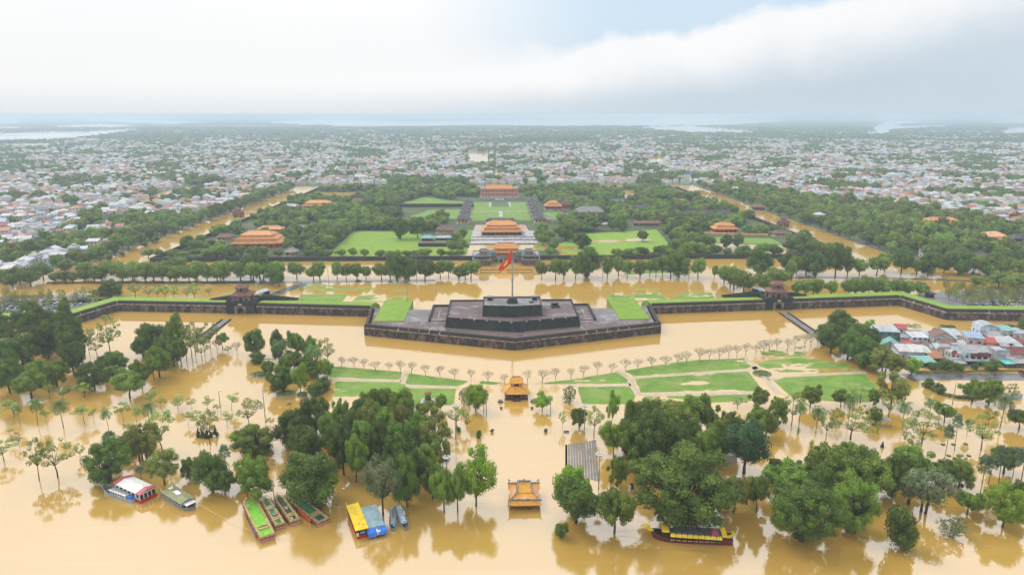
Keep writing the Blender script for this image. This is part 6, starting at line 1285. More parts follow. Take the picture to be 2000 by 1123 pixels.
def ex1(o, L, B):
    MB().box(-L * .38, -L * .14, B * .49, B * .51 + .05, .5, 1.5).build('banner', B_PURPLE, o)
    hd = MB(); hd.tube([(L / 2 - .2, 0, 1.9), (L / 2 + .5, 0, 2.6), (L / 2 + .8, 0, 3.3), (L / 2 + 1.3, 0, 3.5)], [.3, .3, .28, .12], 6); hd.build('dragon_head', B_ORANGE, o)
    for (x, y) in ((.30, .22), (.36, -.2), (.24, .25), (.40, .1)): MB().box(L * x - .45, L * x + .45, B * y - .35, B * y + .35, 1.6, 1.95).build('seat', B_TAN, o)
def ex2(o, L, B):
    MB().box(L * .10, L * .22, -B * .2, B * .22, 1.6, 1.78).build('mat', B_PINK, o); MB().box(-L * .16, -L * .09, -B * .2, B * .1, 1.6, 1.95).build('sack_pile', B_GREY, o); MB().box(-L * .18, -L * .1, -B * .34, -B * .2, 1.6, 1.95).build('fuel_can', B_ORANGE, o)
def ex3(o, L, B): MB().add([(L * .05, -B * .2, 1.66), (-L * .08, 0, 1.66), (L * .06, B * .16, 1.66), (L * .05, -B * .2, 1.56), (-L * .08, 0, 1.56), (L * .06, B * .16, 1.56)], [(0, 1, 2)[::-1], (3, 4, 5), (0, 3, 4, 1), (1, 4, 5, 2), (2, 5, 3, 0)]).build('torn_mat', B_PINK, o); MB().box(-L * .44, -L * .36, B * .05, B * .14, 1.6, 1.75).build('oar_box', B_WHITE, o)
def ex4(o, L, B):
    MB().box(-L * .34, L * .02, B * .49, B * .51 + .06, .3, 1.5).build('side_panel', B_ORANGE, o); MB().box(-L * .26, L * .4, -B * .2, B * .2, 1.58, 1.66).build('carpet', B_GREEN, o)
barge('lime decked tour barge with yellow benches, first of the four barges', (485, 973), (521, 1043), 34, B_LIME, B_TAN, ex1)
barge('green decked barge with a pink mat and a red can', (518, 974), (546, 1021), 22, B_GREEN, B_TAN, ex2)
barge('dark decked barge with a torn mat between green barges', (543, 968), (575, 1013), 23, B_DKGREEN, B_TAN, ex3)
barge('long dark green decked barge with an orange side panel', (566, 964), (629, 1013), 29, B_DKGREEN, B_TAN, ex4)
# yellow roofed boat
o, L = boat_root('covered_boat', 'red hulled boat under a flat bright yellow roof', (688, 984), (707, 1034), 3.0); m = proj(*G(706, 1033), 3)[2]; B = 25 * m
hull(o, L * .98, B * .94, 1.1, B_RED, .10, .04, .2, 0, deckm=B_DECK, stern_w=.95)
for s in (-1, 1):
    for k in range(6): x = -L * .46 + L * .92 * k / 5; MB().box(x - .06, x + .06, s * B * .44 - .06, s * B * .44 + .06, 1, 2.95).build('post', B_RED, o)
MB().box(-L * .46, L * .46, -B * .40, B * .40, .9, 2.2).build('cabin', B_MAROON, o)
r_ = MB().box(-L / 2, L / 2, -B / 2, B / 2, 2.95, 3.12).build('roof', B_YEL, o); MB().box(L * .18, L * .30, -.06, .06, 3.12, 3.15).build('roof_seam', B_TAN, r_)
for (x, y, q) in ((-.30, -.1, .4), (-.34, -.25, .3), (-.28, .05, .3), (-.40, .2, .35)): MB().box(L * x - q, L * x + q, B * y - q * .7, B * y + q * .7, 3.12, 3.17, .05, .05).build('leaf_litter', B_ORANGE if q < .32 else B_CREAM, r_)
MB().box(-L / 2 + .12, -L / 2 + .2, -B * .22, B * .12, 1.6, 2.3).build('stern_curtain', B_SKY, o); MB().box(-L / 2 - .02, -L / 2 + .06, B * .26, B * .44, 1.0, 2.2).build('notice_board', B_WHITE, o)
for s in (-1, 1): MB().tube([(L / 2 - .2, s * B * .42, 2.4), (L / 2 + .6, s * B * .45, 3.3), (L / 2 + .75, s * B * .45, 4.0)], [.16, .14, .05], 5).build('dragon_horn', B_CREAM, o)
# twin roofed blue-grey boat with tarps
o, L = boat_root('covered_boat', 'blue grey roofed boat with two blue tarpaulins under a leaning tree', (718, 985), (738, 1036), 2.6); m = proj(*G(738, 1034), 2.6)[2]; B = 35 * m
for s in (-1, 1): hull(o, L * .98, B * .5, .8, B_GREY, .12, .1, .4, .1, deckm=B_DECK, name='hull'); o.children[-2].location.y = s * B * .25; o.children[-1].location.y = s * B * .25
MB().box(-L * .34, L * .42, -B * .42, B * .42, .7, 2.3).build('cabin', B_GREY, o); MB().box(-L * .32, L * .46, -B * .48, B * .48, 2.3, 2.45).build('roof', B_GBLUE, o)
for (x0, x1, y0, y1) in ((.30, .44, -.1, .25), (-.24, -.02, -.22, .26)): MB().gable(L * x0, L * x1, B * y0, B * y1, 2.5, 3.0, .1, 'y').build('raised_roof', B_GBLUE, o)
for s in (-1, 1):
    tb = MB(); xs = [-L * .5, -L * .46, -L * .33]; tb.add([(xs[0], s * B * .28 - 1.1, .9), (xs[0], s * B * .28 + 1.1, .9), (xs[1], s * B * .28 + 1.3, 1.9), (xs[1], s * B * .28 - 1.3, 1.9), (xs[2], s * B * .28 + 1.4, 2.32), (xs[2], s * B * .28 - 1.4, 2.32), (xs[2], s * B * .28 - 1.4, .7), (xs[2], s * B * .28 + 1.4, .7)], [(0, 1, 2, 3)[::-1], (3, 2, 4, 5)[::-1], (0, 3, 5, 6)[::-1], (1, 7, 4, 2)[::-1]]); tb.build('tarpaulin', B_BLUE, o)
MB().box(-L * .47, -L * .36, -.9, .2, .8, 2.0).build('white_cupboard', B_WHITE, o)
# two slim grey boats
for lab, f_, n_, wp, marks in (('slim grey boat with ribbed cover beside the leaning tree', (768, 990), (768, 1034), 16, 0), ('slim dark boat with white lettering patches on its cover', (779, 987), (793, 1032), 17, 1)):
    o, L = boat_root('covered_boat', lab, n_, f_, .8); m = proj(*G(*n_), .8)[2]; B = wp * m
    hull(o, L * 1.04, B, .8, B_GREY, .34, .12, .35, .1, deckm=B_DECK)
    cv = MB(); n = 8
    for i in range(n + 1):
        x = -L * .46 + L * .74 * i / n
        for k in range(7): a = math.pi * k / 6; cv.v.append((x, math.cos(a) * B * (.43 - .10 * (i == n)), .75 + math.sin(a) * (.95 - .25 * (i == n))))
    cv.f = [(i * 7 + k, i * 7 + k + 1, (i + 1) * 7 + k + 1, (i + 1) * 7 + k) for i in range(n) for k in range(6)] + [tuple(range(6, -1, -1)), tuple(n * 7 + k for k in range(7))]
    co = cv.build('cover', B_STEEL if marks else B_GREY, o, True)
    for i in range(1, n): x = -L * .46 + L * .74 * i / n; MB().tube([(x, math.cos(math.pi * k / 6) * B * .435, .77 + math.sin(math.pi * k / 6) * .96) for k in range(7)], .04, 4).build('rib', B_DECK, co)
    if marks:
        for (x, y) in ((-.40, .10), (-.34, .06), (-.28, .10), (-.1, .3), (-.02, .28), (.10, -.05), (.16, -.02), (.22, .02), (.26, .02)): MB().box(L * x - .35, L * x + .35, B * y - .22, B * y + .22, 1.62, 1.74).build('white_patch', B_WHITE, co)
    else: MB().box(-L * .30, L * .06, -.12, .12, 1.66, 1.74).build('slot', VOID, co); MB().box(L * .30, L * .38, -.1, B * .25, .85, 1.2).build('blue_bucket', B_SKY, o)
    MB().box(L * .34, L * .44, -B * .2, B * .0, .8, 1.1).build('hatch', VOID, o)
# houseboat, white roof with red ends
a, b = Vector(G(286, 957, 3.4)), Vector(G(239, 936, 3.4)); c_ = (a + b) / 2; dv = a - b; L = dv.length * 1.12; wv = Vector(G(304, 948.5, 3.4)) - Vector(G(267, 964, 3.4)); B = wv.length * .92
o = empty('houseboat', (c_.x, c_.y, 0), math.atan2(dv.y, dv.x)); tag(o, 'white roofed houseboat with red roof ends and white windows', 'boat', 'boats moored along the flooded bank')
MB().box(-L / 2, L / 2, -B / 2, B / 2, -.8, .9).build('hull', B_RED, o); MB().box(-L * .47, L * .47, -B * .45, B * .45, .9, 3.3).build('cabin', B_WHITE, o)
MB().gable(-L / 2, -L * .36, -B / 2 - .2, B / 2 + .2, 3.35, 4.1, .14, 'x').build('roof_end', B_PINKR, o); MB().gable(L * .36, L / 2, -B / 2 - .2, B / 2 + .2, 3.35, 4.1, .14, 'x').build('roof_end', B_PINKR, o); MB().gable(-L * .358, L * .358, -B / 2 - .25, B / 2 + .25, 3.4, 4.18, .14, 'x').build('roof', B_WHITE, o)
side_windows(o, -L * .45, L * .45, B * .45, 1.5, 6, L * .07, 1.2)
for s in (-1, 1):
    for k in range(4): y = -B * .36 + k * B * .24; MB().box(*sorted((s * L * .47, s * (L * .47 + .06))), y - .5, y + .5, 1.3, 2.8).build('window', VOID, o); MB().box(*sorted((s * (L * .47 + .05), s * (L * .47 + .12))), y - .55, y + .55, .9, 1.25).build('red_panel', B_RED, o)
MB().box(-L * .56, -L * .5, B * .1, B * .35, .3, 2.6).build('yellow_dragon_post', B_YEL, o)
# small blue-white dragon boat
o, L = boat_root('dragon_boat', 'small pale blue boat with curled bow beside the houseboat', (203, 951), (262, 973), 1.0); B = 20 * .178
hull(o, L * 1.05, B, .9, B_STEEL, .34, .14, 1.5, .3, deckm=B_DECK)
MB().box(-L * .34, L * .16, -B * .40, B * .40, .8, 1.9).build('cabin', B_WHITE, o); MB().box(-L * .36, L * .2, -B * .45, B * .45, 1.9, 2.02).build('roof', B_GREY, o); side_windows(o, -L * .32, L * .14, B * .40, 1.15, 6, .6, .5)
for s in (-1, 1): MB().box(-L * .36, L * .2, *sorted((s * B * .3, s * B * .46)), 2.02, 2.1).build('roof_edge', B_WHITE, o)
tb = MB().box(-L * .49, -L * .36, -B * .45, B * .3, .9, 1.9, .3, .2).build('tarpaulin', B_BLUE, o); MB().tube([(L * .48, 0, 1.9), (L * .54, 0, 2.6), (L * .56, 0, 3.2)], [.22, .26, .1], 6).build('bow_head', B_CREAM, o)
# olive striped roof boat
a, b = Vector(G(369, 978, 2.6)), Vector(G(332, 956, 2.6)); c_ = (a + b) / 2; dv = a - b; L = dv.length * 1.25; wv = Vector(G(345, 949.6, 2.6)) - Vector(G(319.7, 963, 2.6)); B = wv.length
o = empty('covered_boat', (c_.x, c_.y, 0), math.atan2(dv.y, dv.x)); tag(o, 'boat with olive roof streaked with rust and a white awning', 'boat', 'boats moored along the flooded bank')
hull(o, L * 1.12, B * .95, .9, B_GREY, .25, .06, .4, .1, deckm=B_DECK, stern_w=.95); MB().box(-L * .46, L * .30, -B * .42, B * .42, .8, 2.4).build('cabin', B_STEEL, o); side_windows(o, -L * .44, L * .28, B * .42, 1.2, 7, .75, .8)
r_ = MB().gable(-L * .48, L * .36, -B / 2 - .1, B / 2 + .1, 2.45, 3.1, .12, 'x').build('roof', B_OLIVE, o)
for k in range(9):
    for s in (-1, 1): x = -L * .44 + L * .76 * k / 8; MB().add([(x, s * (B / 2 + .08), 2.50), (x + .28, s * (B / 2 + .08), 2.50), (x + .28, s * .05, 3.15), (x, s * .05, 3.15)], [(0, 1, 2, 3)[::-s]]).build('rust_stripe', B_STRIPE, r_)
MB().box(-L * .2, L * .02, -B * .16, B * .16, 3.12, 3.2).build('skylight', B_WHITE, r_); MB().box(-L * .44, -L * .34, -B * .1, B * .2, 3.05, 3.2).build('skylight', B_WHITE, r_); MB().box(L * .34, L * .5, -B * .34, B * .34, 2.0, 2.1).build('awning', B_WHITE, o)
for s in (-1, 1): MB().tube([(-L * .5, s * B * .36, 1.8), (-L * .56, s * B * .38, 2.7), (-L * .55, s * B * .38, 3.3)], [.18, .2, .06], 5).build('dragon_horn', B_CREAM, o); MB().box(L * .46, L * .49, s * B * .3 - .05, s * B * .3 + .05, 1, 2.0).build('post', B_GREY, o)
# the long yellow and black dragon boat below the banyan
o, L = boat_root('dragon_boat', 'long black and maroon dragon boat with yellow awnings below the banyan', (1268, 1046), (1429, 1057), .3); B = 5.0
hb, zz = hull(o, L, B, 1.3, B_MAROON, .30, .12, 1.5, .7, deckm=B_BLACK, n=22); 
MB().box(-L * .36, L * .26, -B * .44, B * .44, 1.1, 2.9).build('cabin', B_BLACK, o); MB().box(-L * .36, L * .26, -B * .46, B * .46, 2.9, 3.05).build('upper_deck', B_DECK, o)
for s in (-1, 1):
    for k in range(9):                                           # awning panels along both sides
        x0 = -L * .36 + L * .62 * k / 9; x1 = x0 + L * .62 / 9 - .08; MB().add([(x0, s * B * .46, 3.05), (x1, s * B * .46, 3.05), (x1, s * B * .60, 2.5), (x0, s * B * .60, 2.5), (x0, s * B * .46, 2.97), (x1, s * B * .46, 2.97), (x1, s * B * .60, 2.42), (x0, s * B * .60, 2.42)], [(0, 1, 2, 3)[::-s], (4, 5, 6, 7)[::s], (2, 6, 7, 3)[::s]]).build('awning', B_YEL, o)
        MB().box(x0 + .2, x0 + .32, s * B * .57 - .06, s * B * .57 + .06, 1.2, 2.5).build('post', B_MAROON, o)
        for q in (.2, .6): xx = x0 + (x1 - x0) * q; MB().box(xx, xx + .22, s * B * .44 - .08, s * B * .44 + .08, 3.05, 3.4).build('rail_post', B_CREAM, o); t_ = (xx + L / 2) / L; y_ = hb(t_) * .985; MB().box(xx, xx + .35, *sorted((s * (y_ - .03), s * (y_ + .06))), .95, 1.25).build('hull_motif', B_CREAM, o)
    MB().box(-L * .36, L * .26, s * B * .44 - .04, s * B * .44 + .04, 3.36, 3.44).build('rail', B_BLACK, o)
MB().box(L * .265, L * .355, -B * .42, B * .42, 3.3, 3.46).build('wheelhouse_roof', B_YEL, o); MB().box(L * .27, L * .35, -B * .38, B * .38, 1.3, 3.3).build('wheelhouse', B_BLACK, o); MB().tube([(L * .31, -B * .39, 2.3), (L * .31, -B * .43, 2.3)], .42, 12).build('life_ring', B_PINKR, o)
MB().box(-L * .425, -L * .365, -B * .5, B * .5, 3.15, 3.35).build('stern_roof', B_YEL, o); MB().box(-L * .42, -L * .37, -B * .4, B * .4, 1.2, 3.15).build('stern_cabin', B_MAROON, o)
MB().box(-L * .33, -L * .25, -B * .36, B * .3, 3.05, 3.35, .1, .1).build('red_tarp', B_PINKR, o); MB().box(L * .21, L * .245, -B * .42, -B * .2, 3.05, 3.5).build('white_box', B_WHITE, o)
hd = MB(); hd.tube([(L * .46, 0, 2.2), (L * .52, 0, 3.0), (L * .545, 0, 3.9), (L * .58, 0, 4.1)], [.5, .5, .5, .25], 7); hd.build('dragon_head', B_YEL, o)
for s in (-1, 1): MB().tube([(L * .53, s * .3, 3.9), (L * .515, s * .6, 4.6), (L * .49, s * .7, 4.9)], [.16, .12, .04], 5).build('dragon_horn', B_YEL, o); MB().tube([(L * .555, s * .3, 3.8), (L * .60, s * .5, 3.5)], [.12, .04], 4).build('dragon_whisker', B_CREAM, o)
MB().tube([(L * .575, 0, 3.9), (L * .605, 0, 4.05)], [.32, .16], 6).build('dragon_snout', B_CREAM, o)
tl = MB(); tl.tube([(-L * .44, 0, 1.6), (-L * .49, 0, 2.0), (-L * .52, 0, 2.9), (-L * .505, 0, 3.6), (-L * .48, 0, 3.5)], [.6, .55, .4, .25, .08], 7); tl.build('dragon_tail', B_YEL, o)
def rope(label, a, b, za, zb):
    pa, pb = Vector(P3(*a, za)), Vector(P3(*b, zb)); pts = [pa.lerp(pb, k / 8) - Vector((0, 0, math.sin(math.pi * k / 8) * .5)) for k in range(9)]
    tag(MB().tube(pts, .05, 4).build('mooring_rope', B_CREAM), label, 'rope', 'mooring ropes')
rope('pale mooring rope from the olive roofed boat to the first barge', (388, 984), (488, 1035), 1.0, .9); rope('pale mooring rope from the long barge to the yellow roofed boat', (622, 980), (676, 990), 1.0, 1.2); rope('pale mooring rope from the dragon boat to the banked trees', (1205, 1036), (1262, 1030), 1.0, 2.2)
# ================================================================== RIVERSIDE HOUSES
def hm(c, n): return mat('house_' + n, c, .7, .12, .5, stain=tuple(x * .55 + .03 for x in c), stain_amt=.7, stain_scale=.3)
HC = dict(white=(.52, .52, .52), pale=(.42, .43, .45), sheet=(.40, .43, .46), blue=(.30, .42, .55), red=(.45, .10, .09), brown=(.22, .13, .11), rust=(.36, .17, .09), teal=(.20, .40, .37), green=(.07, .25, .22), pink=(.66, .47, .44), grey=(.32, .32, .33), lblue=(.56, .66, .74), dark=(.06, .06, .065), cream=(.62, .55, .38), turq=(.10, .55, .48), maroon=(.20, .055, .06), wood=(.24, .15, .10))
HMAT = {k: hm(v, k) for k, v in HC.items()}
def rhouse(label, x0, x1, yb, dep, h, roof, rc, wc, rz=0, win=2, floors=1, pitch=.22, ridge='x', extra=None, name='riverside_house'):
    X0, Y0 = G(x0, yb, .15); X1, _ = G(x1, yb, .15); w_ = X1 - X0; root = empty(name, ((X0 + X1) / 2, Y0 + dep / 2, .15), R(rz)); tag(root, label, 'house', 'riverside houses')
    a, b, c, e = -w_ / 2, w_ / 2, -dep / 2, dep / 2; W_ = HMAT[wc]; Rf = HMAT[rc]
    MB().box(a, b, c, e, -.3, h).build('wall', W_, root)
    if roof == 'gable':
        rh = (dep if ridge == 'x' else w_) * pitch; MB().gable(a - .4, b + .4, c - .5, e + .5, h + .02, h + rh, .14, ridge).build('roof', Rf, root)
        if ridge == 'x': MB().add([(a + .01, c, h), (a + .01, e, h), (a + .01, 0, h + rh * .93), (b - .01, c, h), (b - .01, e, h), (b - .01, 0, h + rh * .93)], [(0, 2, 1), (3, 4, 5)]).build('gable_wall', W_, root)
        else: MB().add([(a, c + .01, h), (b, c + .01, h), (0, c + .01, h + rh * .93), (a, e - .01, h), (b, e - .01, h), (0, e - .01, h + rh * .93)], [(0, 1, 2), (4, 3, 5)]).build('gable_wall', W_, root)
    elif roof == 'shed':
        v = [(a - .4, c - .6, h + .05), (b + .4, c - .6, h + .05), (b + .4, e + .4, h + dep * pitch), (a - .4, e + .4, h + dep * pitch)]; MB().add(v + [(p, q, r - .14) for p, q, r in v], [(0, 1, 2, 3), (7, 6, 5, 4), (0, 4, 5, 1), (1, 5, 6, 2), (2, 6, 7, 3), (3, 7, 4, 0)]).build('roof', Rf, root)
        MB().add([(a, c, h), (a, e, h), (a, e, h + dep * pitch * .95), (b, c, h), (b, e, h), (b, e, h + dep * pitch * .95)], [(0, 2, 1), (3, 4, 5)]).build('side_wall', W_, root)
    elif roof == 'barrel':
        v = [(x, y, h + math.sin(math.pi * k / 8) * w_ * .16) for y in (c - .3, e + .3) for k in range(9) for x in (a - .2 + (w_ + .4) * k / 8,)]; MB().add(v, [(k, k + 1, k + 10, k + 9) for k in range(8)] + [tuple(range(8, -1, -1)), tuple(range(9, 18))]).build('roof', Rf, root)
    else: MB().box(a - .2, b + .2, c - .2, e + .2, h, h + .3).build('roof', Rf, root)
    if roof in ('gable', 'shed') and w_ > 7:
        pass
    for fl in range(floors):
        for k in range(win):
            x = a + w_ * (k + .5) / win; dr = fl == 0 and k == 0
            o_ = link('door' if dr else 'window', UD if dr else UW, root); o_.location = (x, c - .02, (0 if dr else 1.0) + fl * 3.0); o_.scale = (1.15, 1, 2.2 if dr else 1.2)
            if not dr: f_ = MB().box(x - .75, x + .75, c - .08, c - .005, .88 + fl * 3.0, 1.0 + fl * 3.0).build('window_sill', HMAT['pale'], root)
        for s in (-1, 1):
            for q in (-.22, .22): o_ = link('window', UW, root); o_.location = (s * (w_ / 2 + .02), dep * q, 1.0 + fl * 3.0); o_.rotation_euler = (0, 0, R(90) * s); o_.scale = (1.0, 1, 1.2)
    if extra: extra(root, a, b, c, e, h)
    return root
def sign(root, x0, x1, y, z0, z1, m, strokes=0, sm=None):
    s_ = MB().box(x0, x1, y - .12, y, z0, z1).build('signboard', HMAT[m], root); n = strokes
    for k in range(n):
        xx = x0 + (x1 - x0) * (.14 + .72 * k / max(1, n - 1)); hh = (z1 - z0); q = MB(); q.box(xx - .09, xx + .01, y - .16, y - .13, z0 + hh * .28, z1 - hh * .25); q.box(xx - .09, xx + .22, y - .165, y - .125, z0 + hh * (.28 + .2 * (k % 3)), z0 + hh * (.38 + .2 * (k % 3))); q.build('letter', HMAT[sm or 'white'], s_)
rhouse('dark green two storey house with a pale sheet roof', 1717, 1756, 668, 9, 6.2, 'shed', 'sheet', 'green', -8, 3, 2, .14)
rhouse('white house with a bright red roof behind the green house', 1752, 1770, 661, 6, 6.0, 'gable', 'red', 'white', -14, 1, 2, .32)
rhouse('house with one teal and one white roof slope', 1729, 1760, 688, 9, 3.2, 'gable', 'teal', 'pale', -30, 2, 1, .36, 'y')
rhouse('tiny white gabled hut beside the evergreen row', 1700, 1713, 660, 5, 3.4, 'gable', 'sheet', 'white', 10, 1, 1, .3); rhouse('little brick red roofed hut under the green house', 1709, 1724, 667, 4.5, 2.8, 'gable', 'red', 'cream', -20, 1, 1, .34)
rhouse('big low house under a broad white sheet roof', 1760, 1818, 702, 13, 4.2, 'gable', 'white', 'white', -6, 4, 1, .10)
rhouse('pale blue house with a flat white roof', 1782, 1812, 677, 8, 5.4, 'shed', 'white', 'lblue', -8, 3, 2, .10)
rhouse('long low shed under a weathered brown grey roof', 1768, 1803, 662, 6, 2.8, 'gable', 'grey', 'pale', -3, 3, 1, .3); rhouse('grey patched roof shed between the long shed and white gable', 1800, 1828, 666, 7, 2.8, 'gable', 'grey', 'grey', 4, 2, 1, .25)
rhouse('white gabled two storey house with brown tiles', 1828, 1862, 679, 9, 6.0, 'gable', 'brown', 'white', -14, 2, 2, .30, 'y')
rhouse('open lean to with blue green sheet roof on the pavement', 1792, 1828, 717, 7, 2.5, 'shed', 'teal', 'dark', 0, 3, 1, .16); rhouse('rusty roofed shop beside the broad white roof', 1819, 1844, 710, 8, 3.0, 'shed', 'rust', 'dark', -4, 2, 1, .22)
rhouse('long pale blue roof at the moat side', 1846, 1880, 668, 10, 4.0, 'shed', 'sheet', 'lblue', -10, 3, 1, .12); rhouse('brown striped roof house behind the red sign', 1840, 1866, 686, 8, 3.6, 'gable', 'brown', 'white', -4, 2, 1, .26)
rhouse('pink two storey house with a light blue roof', 1894, 1922, 684, 9, 7.0, 'shed', 'blue', 'pink', -18, 2, 2, .10); rhouse('grey walled house with a faded red roof', 1922, 1947, 684, 9, 4.2, 'gable', 'red', 'grey', -14, 2, 1, .24)
def shop(root, a, b, c, e, h):
    w_ = b - a; MB().box(a + w_ * .25, b + .3, c - .5, c - .05, h - 2.0, h - .05).build('brown_fascia', HMAT['maroon'], root); sign(root, a + w_ * .5, b - w_ * .08, c - .52, h - 1.1, h + .5, 'maroon', 6)
    for k in range(3): MB().box(a + w_ * (.28 + .24 * k), a + w_ * (.44 + .24 * k), c - .12, c - .02, 3.4, h - 2.1).build('shop_window', VOID, root)
    MB().box(a - .2, b + .4, c - 2.2, c - .02, 2.7, 2.95).build('balcony', HMAT['pale'], root); MB().box(a + .3, b - .3, c - .1, c - .02, .1, 2.5).build('shop_front', VOID, root)
    for x in (a + .2, 0, b - .2): MB().box(x - .12, x + .12, c - 2.1, c - 1.86, -.1, 2.7).build('post', HMAT['pale'], root)
rhouse('two storey shop with brown fascia, white lettering and a sloping grey roof', 1884, 1932, 713, 13, 6.6, 'gable', 'grey', 'lblue', -6, 4, 2, .16, extra=shop)
def tower(root, a, b, c, e, h):
    sign(root, a - .2, b + 1.2, c - .1, h - .3, h + .9, 'blue', 4); sign(root, a - .4, b + 1.0, c - .7, 2.6, 3.7, 'white', 5, 'red'); MB().box(a + .6, b - .6, c - .1, c - .02, h - 3.2, h - 1.5).build('big_window', HMAT['grey'], root)
rhouse('narrow white shop house with coloured signboards', 1944, 1963, 712, 7, 7.2, 'flat', 'pale', 'white', -4, 1, 1, extra=tower)
rhouse('white house under a dark brown roof at the end of the row', 1974, 2012, 711, 10, 5.2, 'gable', 'maroon', 'white', -3, 3, 1, .26); rhouse('white round topped shed beside the brown roofed house', 1968, 1990, 713, 6, 2.8, 'barrel', 'white', 'pale', -4, 1, 1)
rhouse('broad light grey roof behind the narrow shop house', 1950, 1990, 682, 9, 3.6, 'shed', 'sheet', 'pale', -3, 3, 1, .13); rhouse('blue white warehouse with curved roof by the moat', 1916, 1948, 655, 9, 5.2, 'barrel', 'sheet', 'lblue', -6, 2, 1)
rhouse('teal roofed white house near the moat bushes', 1958, 1982, 660, 8, 4.4, 'shed', 'teal', 'white', -5, 2, 1, .12); rhouse('plain white roofed house near the moat bushes', 1982, 2010, 663, 8, 3.8, 'shed', 'sheet', 'white', -5, 2, 1, .12); rhouse('grey hipped shed before the curved warehouse', 1932, 1955, 665, 7, 2.8, 'gable', 'grey', 'pale', -4, 2, 1, .25)
rhouse('small house under a turquoise canopy on the pavement', 1962, 1981, 719, 4, 2.5, 'shed', 'turq', 'dark', 0, 2, 1, .14); rhouse('low dark shop front at the end of the pavement', 1982, 2012, 719, 5, 2.8, 'shed', 'grey', 'dark', 0, 3, 1, .12)
def rsign(root, a, b, c, e, h):
    MB().tube([(a + 1.2, c - .4, h + .7), (a + 1.2, c - .2, h + .7)], 1.4, 18).build('red_round_sign', HMAT['red'], root); MB().box(a - .1, b + .1, c - 1.6, c - .02, 3.0, 3.9).build('balcony', HMAT['white'], root)
rhouse('white balcony house carrying a big red round sign', 1856, 1874, 712, 6, 6.0, 'flat', 'pale', 'white', -4, 2, 2, extra=rsign); rhouse('brown roofed house behind the red sign', 1842, 1858, 702, 7, 3.6, 'gable', 'brown', 'pale', -6, 2, 1, .3); rhouse('lean to with dark brown roof beside the lettered shop', 1872, 1886, 706, 8, 3.0, 'shed', 'brown', 'grey', -4, 1, 1, .2)
rhouse('low grey shop fronts on the pavement', 1866, 1886, 719, 5, 2.6, 'shed', 'grey', 'pale', 0, 3, 1, .14); rhouse('ochre walled lane house squeezed beside the lettered shop', 1933, 1942, 700, 6, 5.2, 'gable', 'wood', 'cream', -4, 1, 1, .3); rhouse('grey flat roofed house behind the lettered shop', 1868, 1892, 692, 7, 4.2, 'flat', 'grey', 'blue', -5, 2, 1)
rhouse('small red tiled roof between white houses', 1764, 1782, 680, 5, 2.6, 'gable', 'red', 'pale', -6, 1, 1, .3); rhouse('white patched shed under the broad white roof', 1752, 1770, 700, 6, 2.6, 'shed', 'white', 'pale', -6, 1, 1, .12)
rs = random.Random(77)
for k, (px, py) in enumerate([(1741, 676), (1768, 672), (1795, 690), (1812, 684), (1824, 692), (1834, 696), (1850, 692), (1872, 680), (1880, 686), (1884, 672), (1905, 668), (1906, 692), (1938, 690), (1952, 698), (1966, 690), (1978, 694), (1990, 688), (1996, 678), (1936, 672), (1862, 674), (1815, 670), (1776, 690)]):
    wd = rs.uniform(9, 15); rc0 = rs.choice(['grey', 'grey', 'brown', 'sheet', 'rust', 'pale', 'maroon']); rhouse('small %s roofed shack squeezed between the riverside houses' % {'sheet': 'tin', 'pale': 'pale'}.get(rc0, rc0), px - wd / 2, px + wd / 2, py, rs.uniform(3.5, 6), rs.uniform(2.6, 4.4), rs.choice(['gable', 'shed', 'shed']), rc0, rs.choice(['pale', 'white', 'grey', 'cream']), rs.uniform(-20, 10), 1, 1, rs.uniform(.14, .3), name='riverside_shack')
# ================================================================== HEDGES, BEDS, LAMPS AND SMALL THINGS
def hedge(label, pts, wd, h, m=F_DARK, z=0.0, group=None):
    c = [Vector((*G(*p), z)) for p in pts]; lb = []
    for i in range(len(c) - 1):
        n = max(1, int((c[i + 1] - c[i]).length / (wd * .7)))
        for k in range(n): p = c[i].lerp(c[i + 1], k / n); lb.append(((p.x, p.y, z + h * .5), (wd * .6, wd * .6, h * .55)))
    tot = int(min(6000, len(lb) * 90)); o_ = link('hedge', leaf_mesh('hedge', lb, tot, min(.45, wd * .16), m, 500 + len(pts)), None); tag(o_, label, 'hedge', group); return o_
hedge('curved dark hedge half drowned below the wet road', [(1805, 752), (1825, 764), (1845, 772), (1870, 777), (1900, 778), (1930, 774)], 2.2, 1.2)
hedge('clipped hedge along the avenue median near the white canal', [(95, 553.5), (250, 552.5), (420, 552), (500, 551)], 2.4, 1.0); hedge('low hedge along the orange pavement', [(1790, 728), (1880, 727), (2010, 725)], 1.2, .8, F_OLIVE, .2)
hedge('curved hedge line in the dark flooded park', [(120, 770), (150, 757), (178, 750)], 1.4, .8, F_MID)
def bed(label, px, py, wp, hp, m=F_MID):
    X, Y = G(px, py); mm = proj(X, Y, 0)[2]; a = wp * mm / 2; b = abs(G(px, py - hp / 2)[1] - G(px, py + hp / 2)[1]) / 2; root = empty('flower_bed', (X, Y, 0)); tag(root, label, 'flower bed')
    ring = [(a * math.cos(k * math.pi / 14), b * math.sin(k * math.pi / 14)) for k in range(28)]; MB().prism(ring, -.6, .35).build('kerb', STONE, root)
    lb = [((a * .75 * q * math.cos(t_), b * .75 * q * math.sin(t_), .45), (a * .28, b * .28, .35)) for q in (.35, .95) for t_ in [k * .7 for k in range(9)]]; link('planting', leaf_mesh('planting', lb, 700, .35, m, 600 + int(px)), root)
bed('oval kerbed flower bed where the park paths meet', 1488, 730, 36, 12); bed('round grassy islet under the dark tree', 557, 769, 34, 12); bed('second small islet under the bright upright tree', 590, 771, 20, 9); bed('drowned flower bed beside the moat palms', 510, 732, 44, 12)
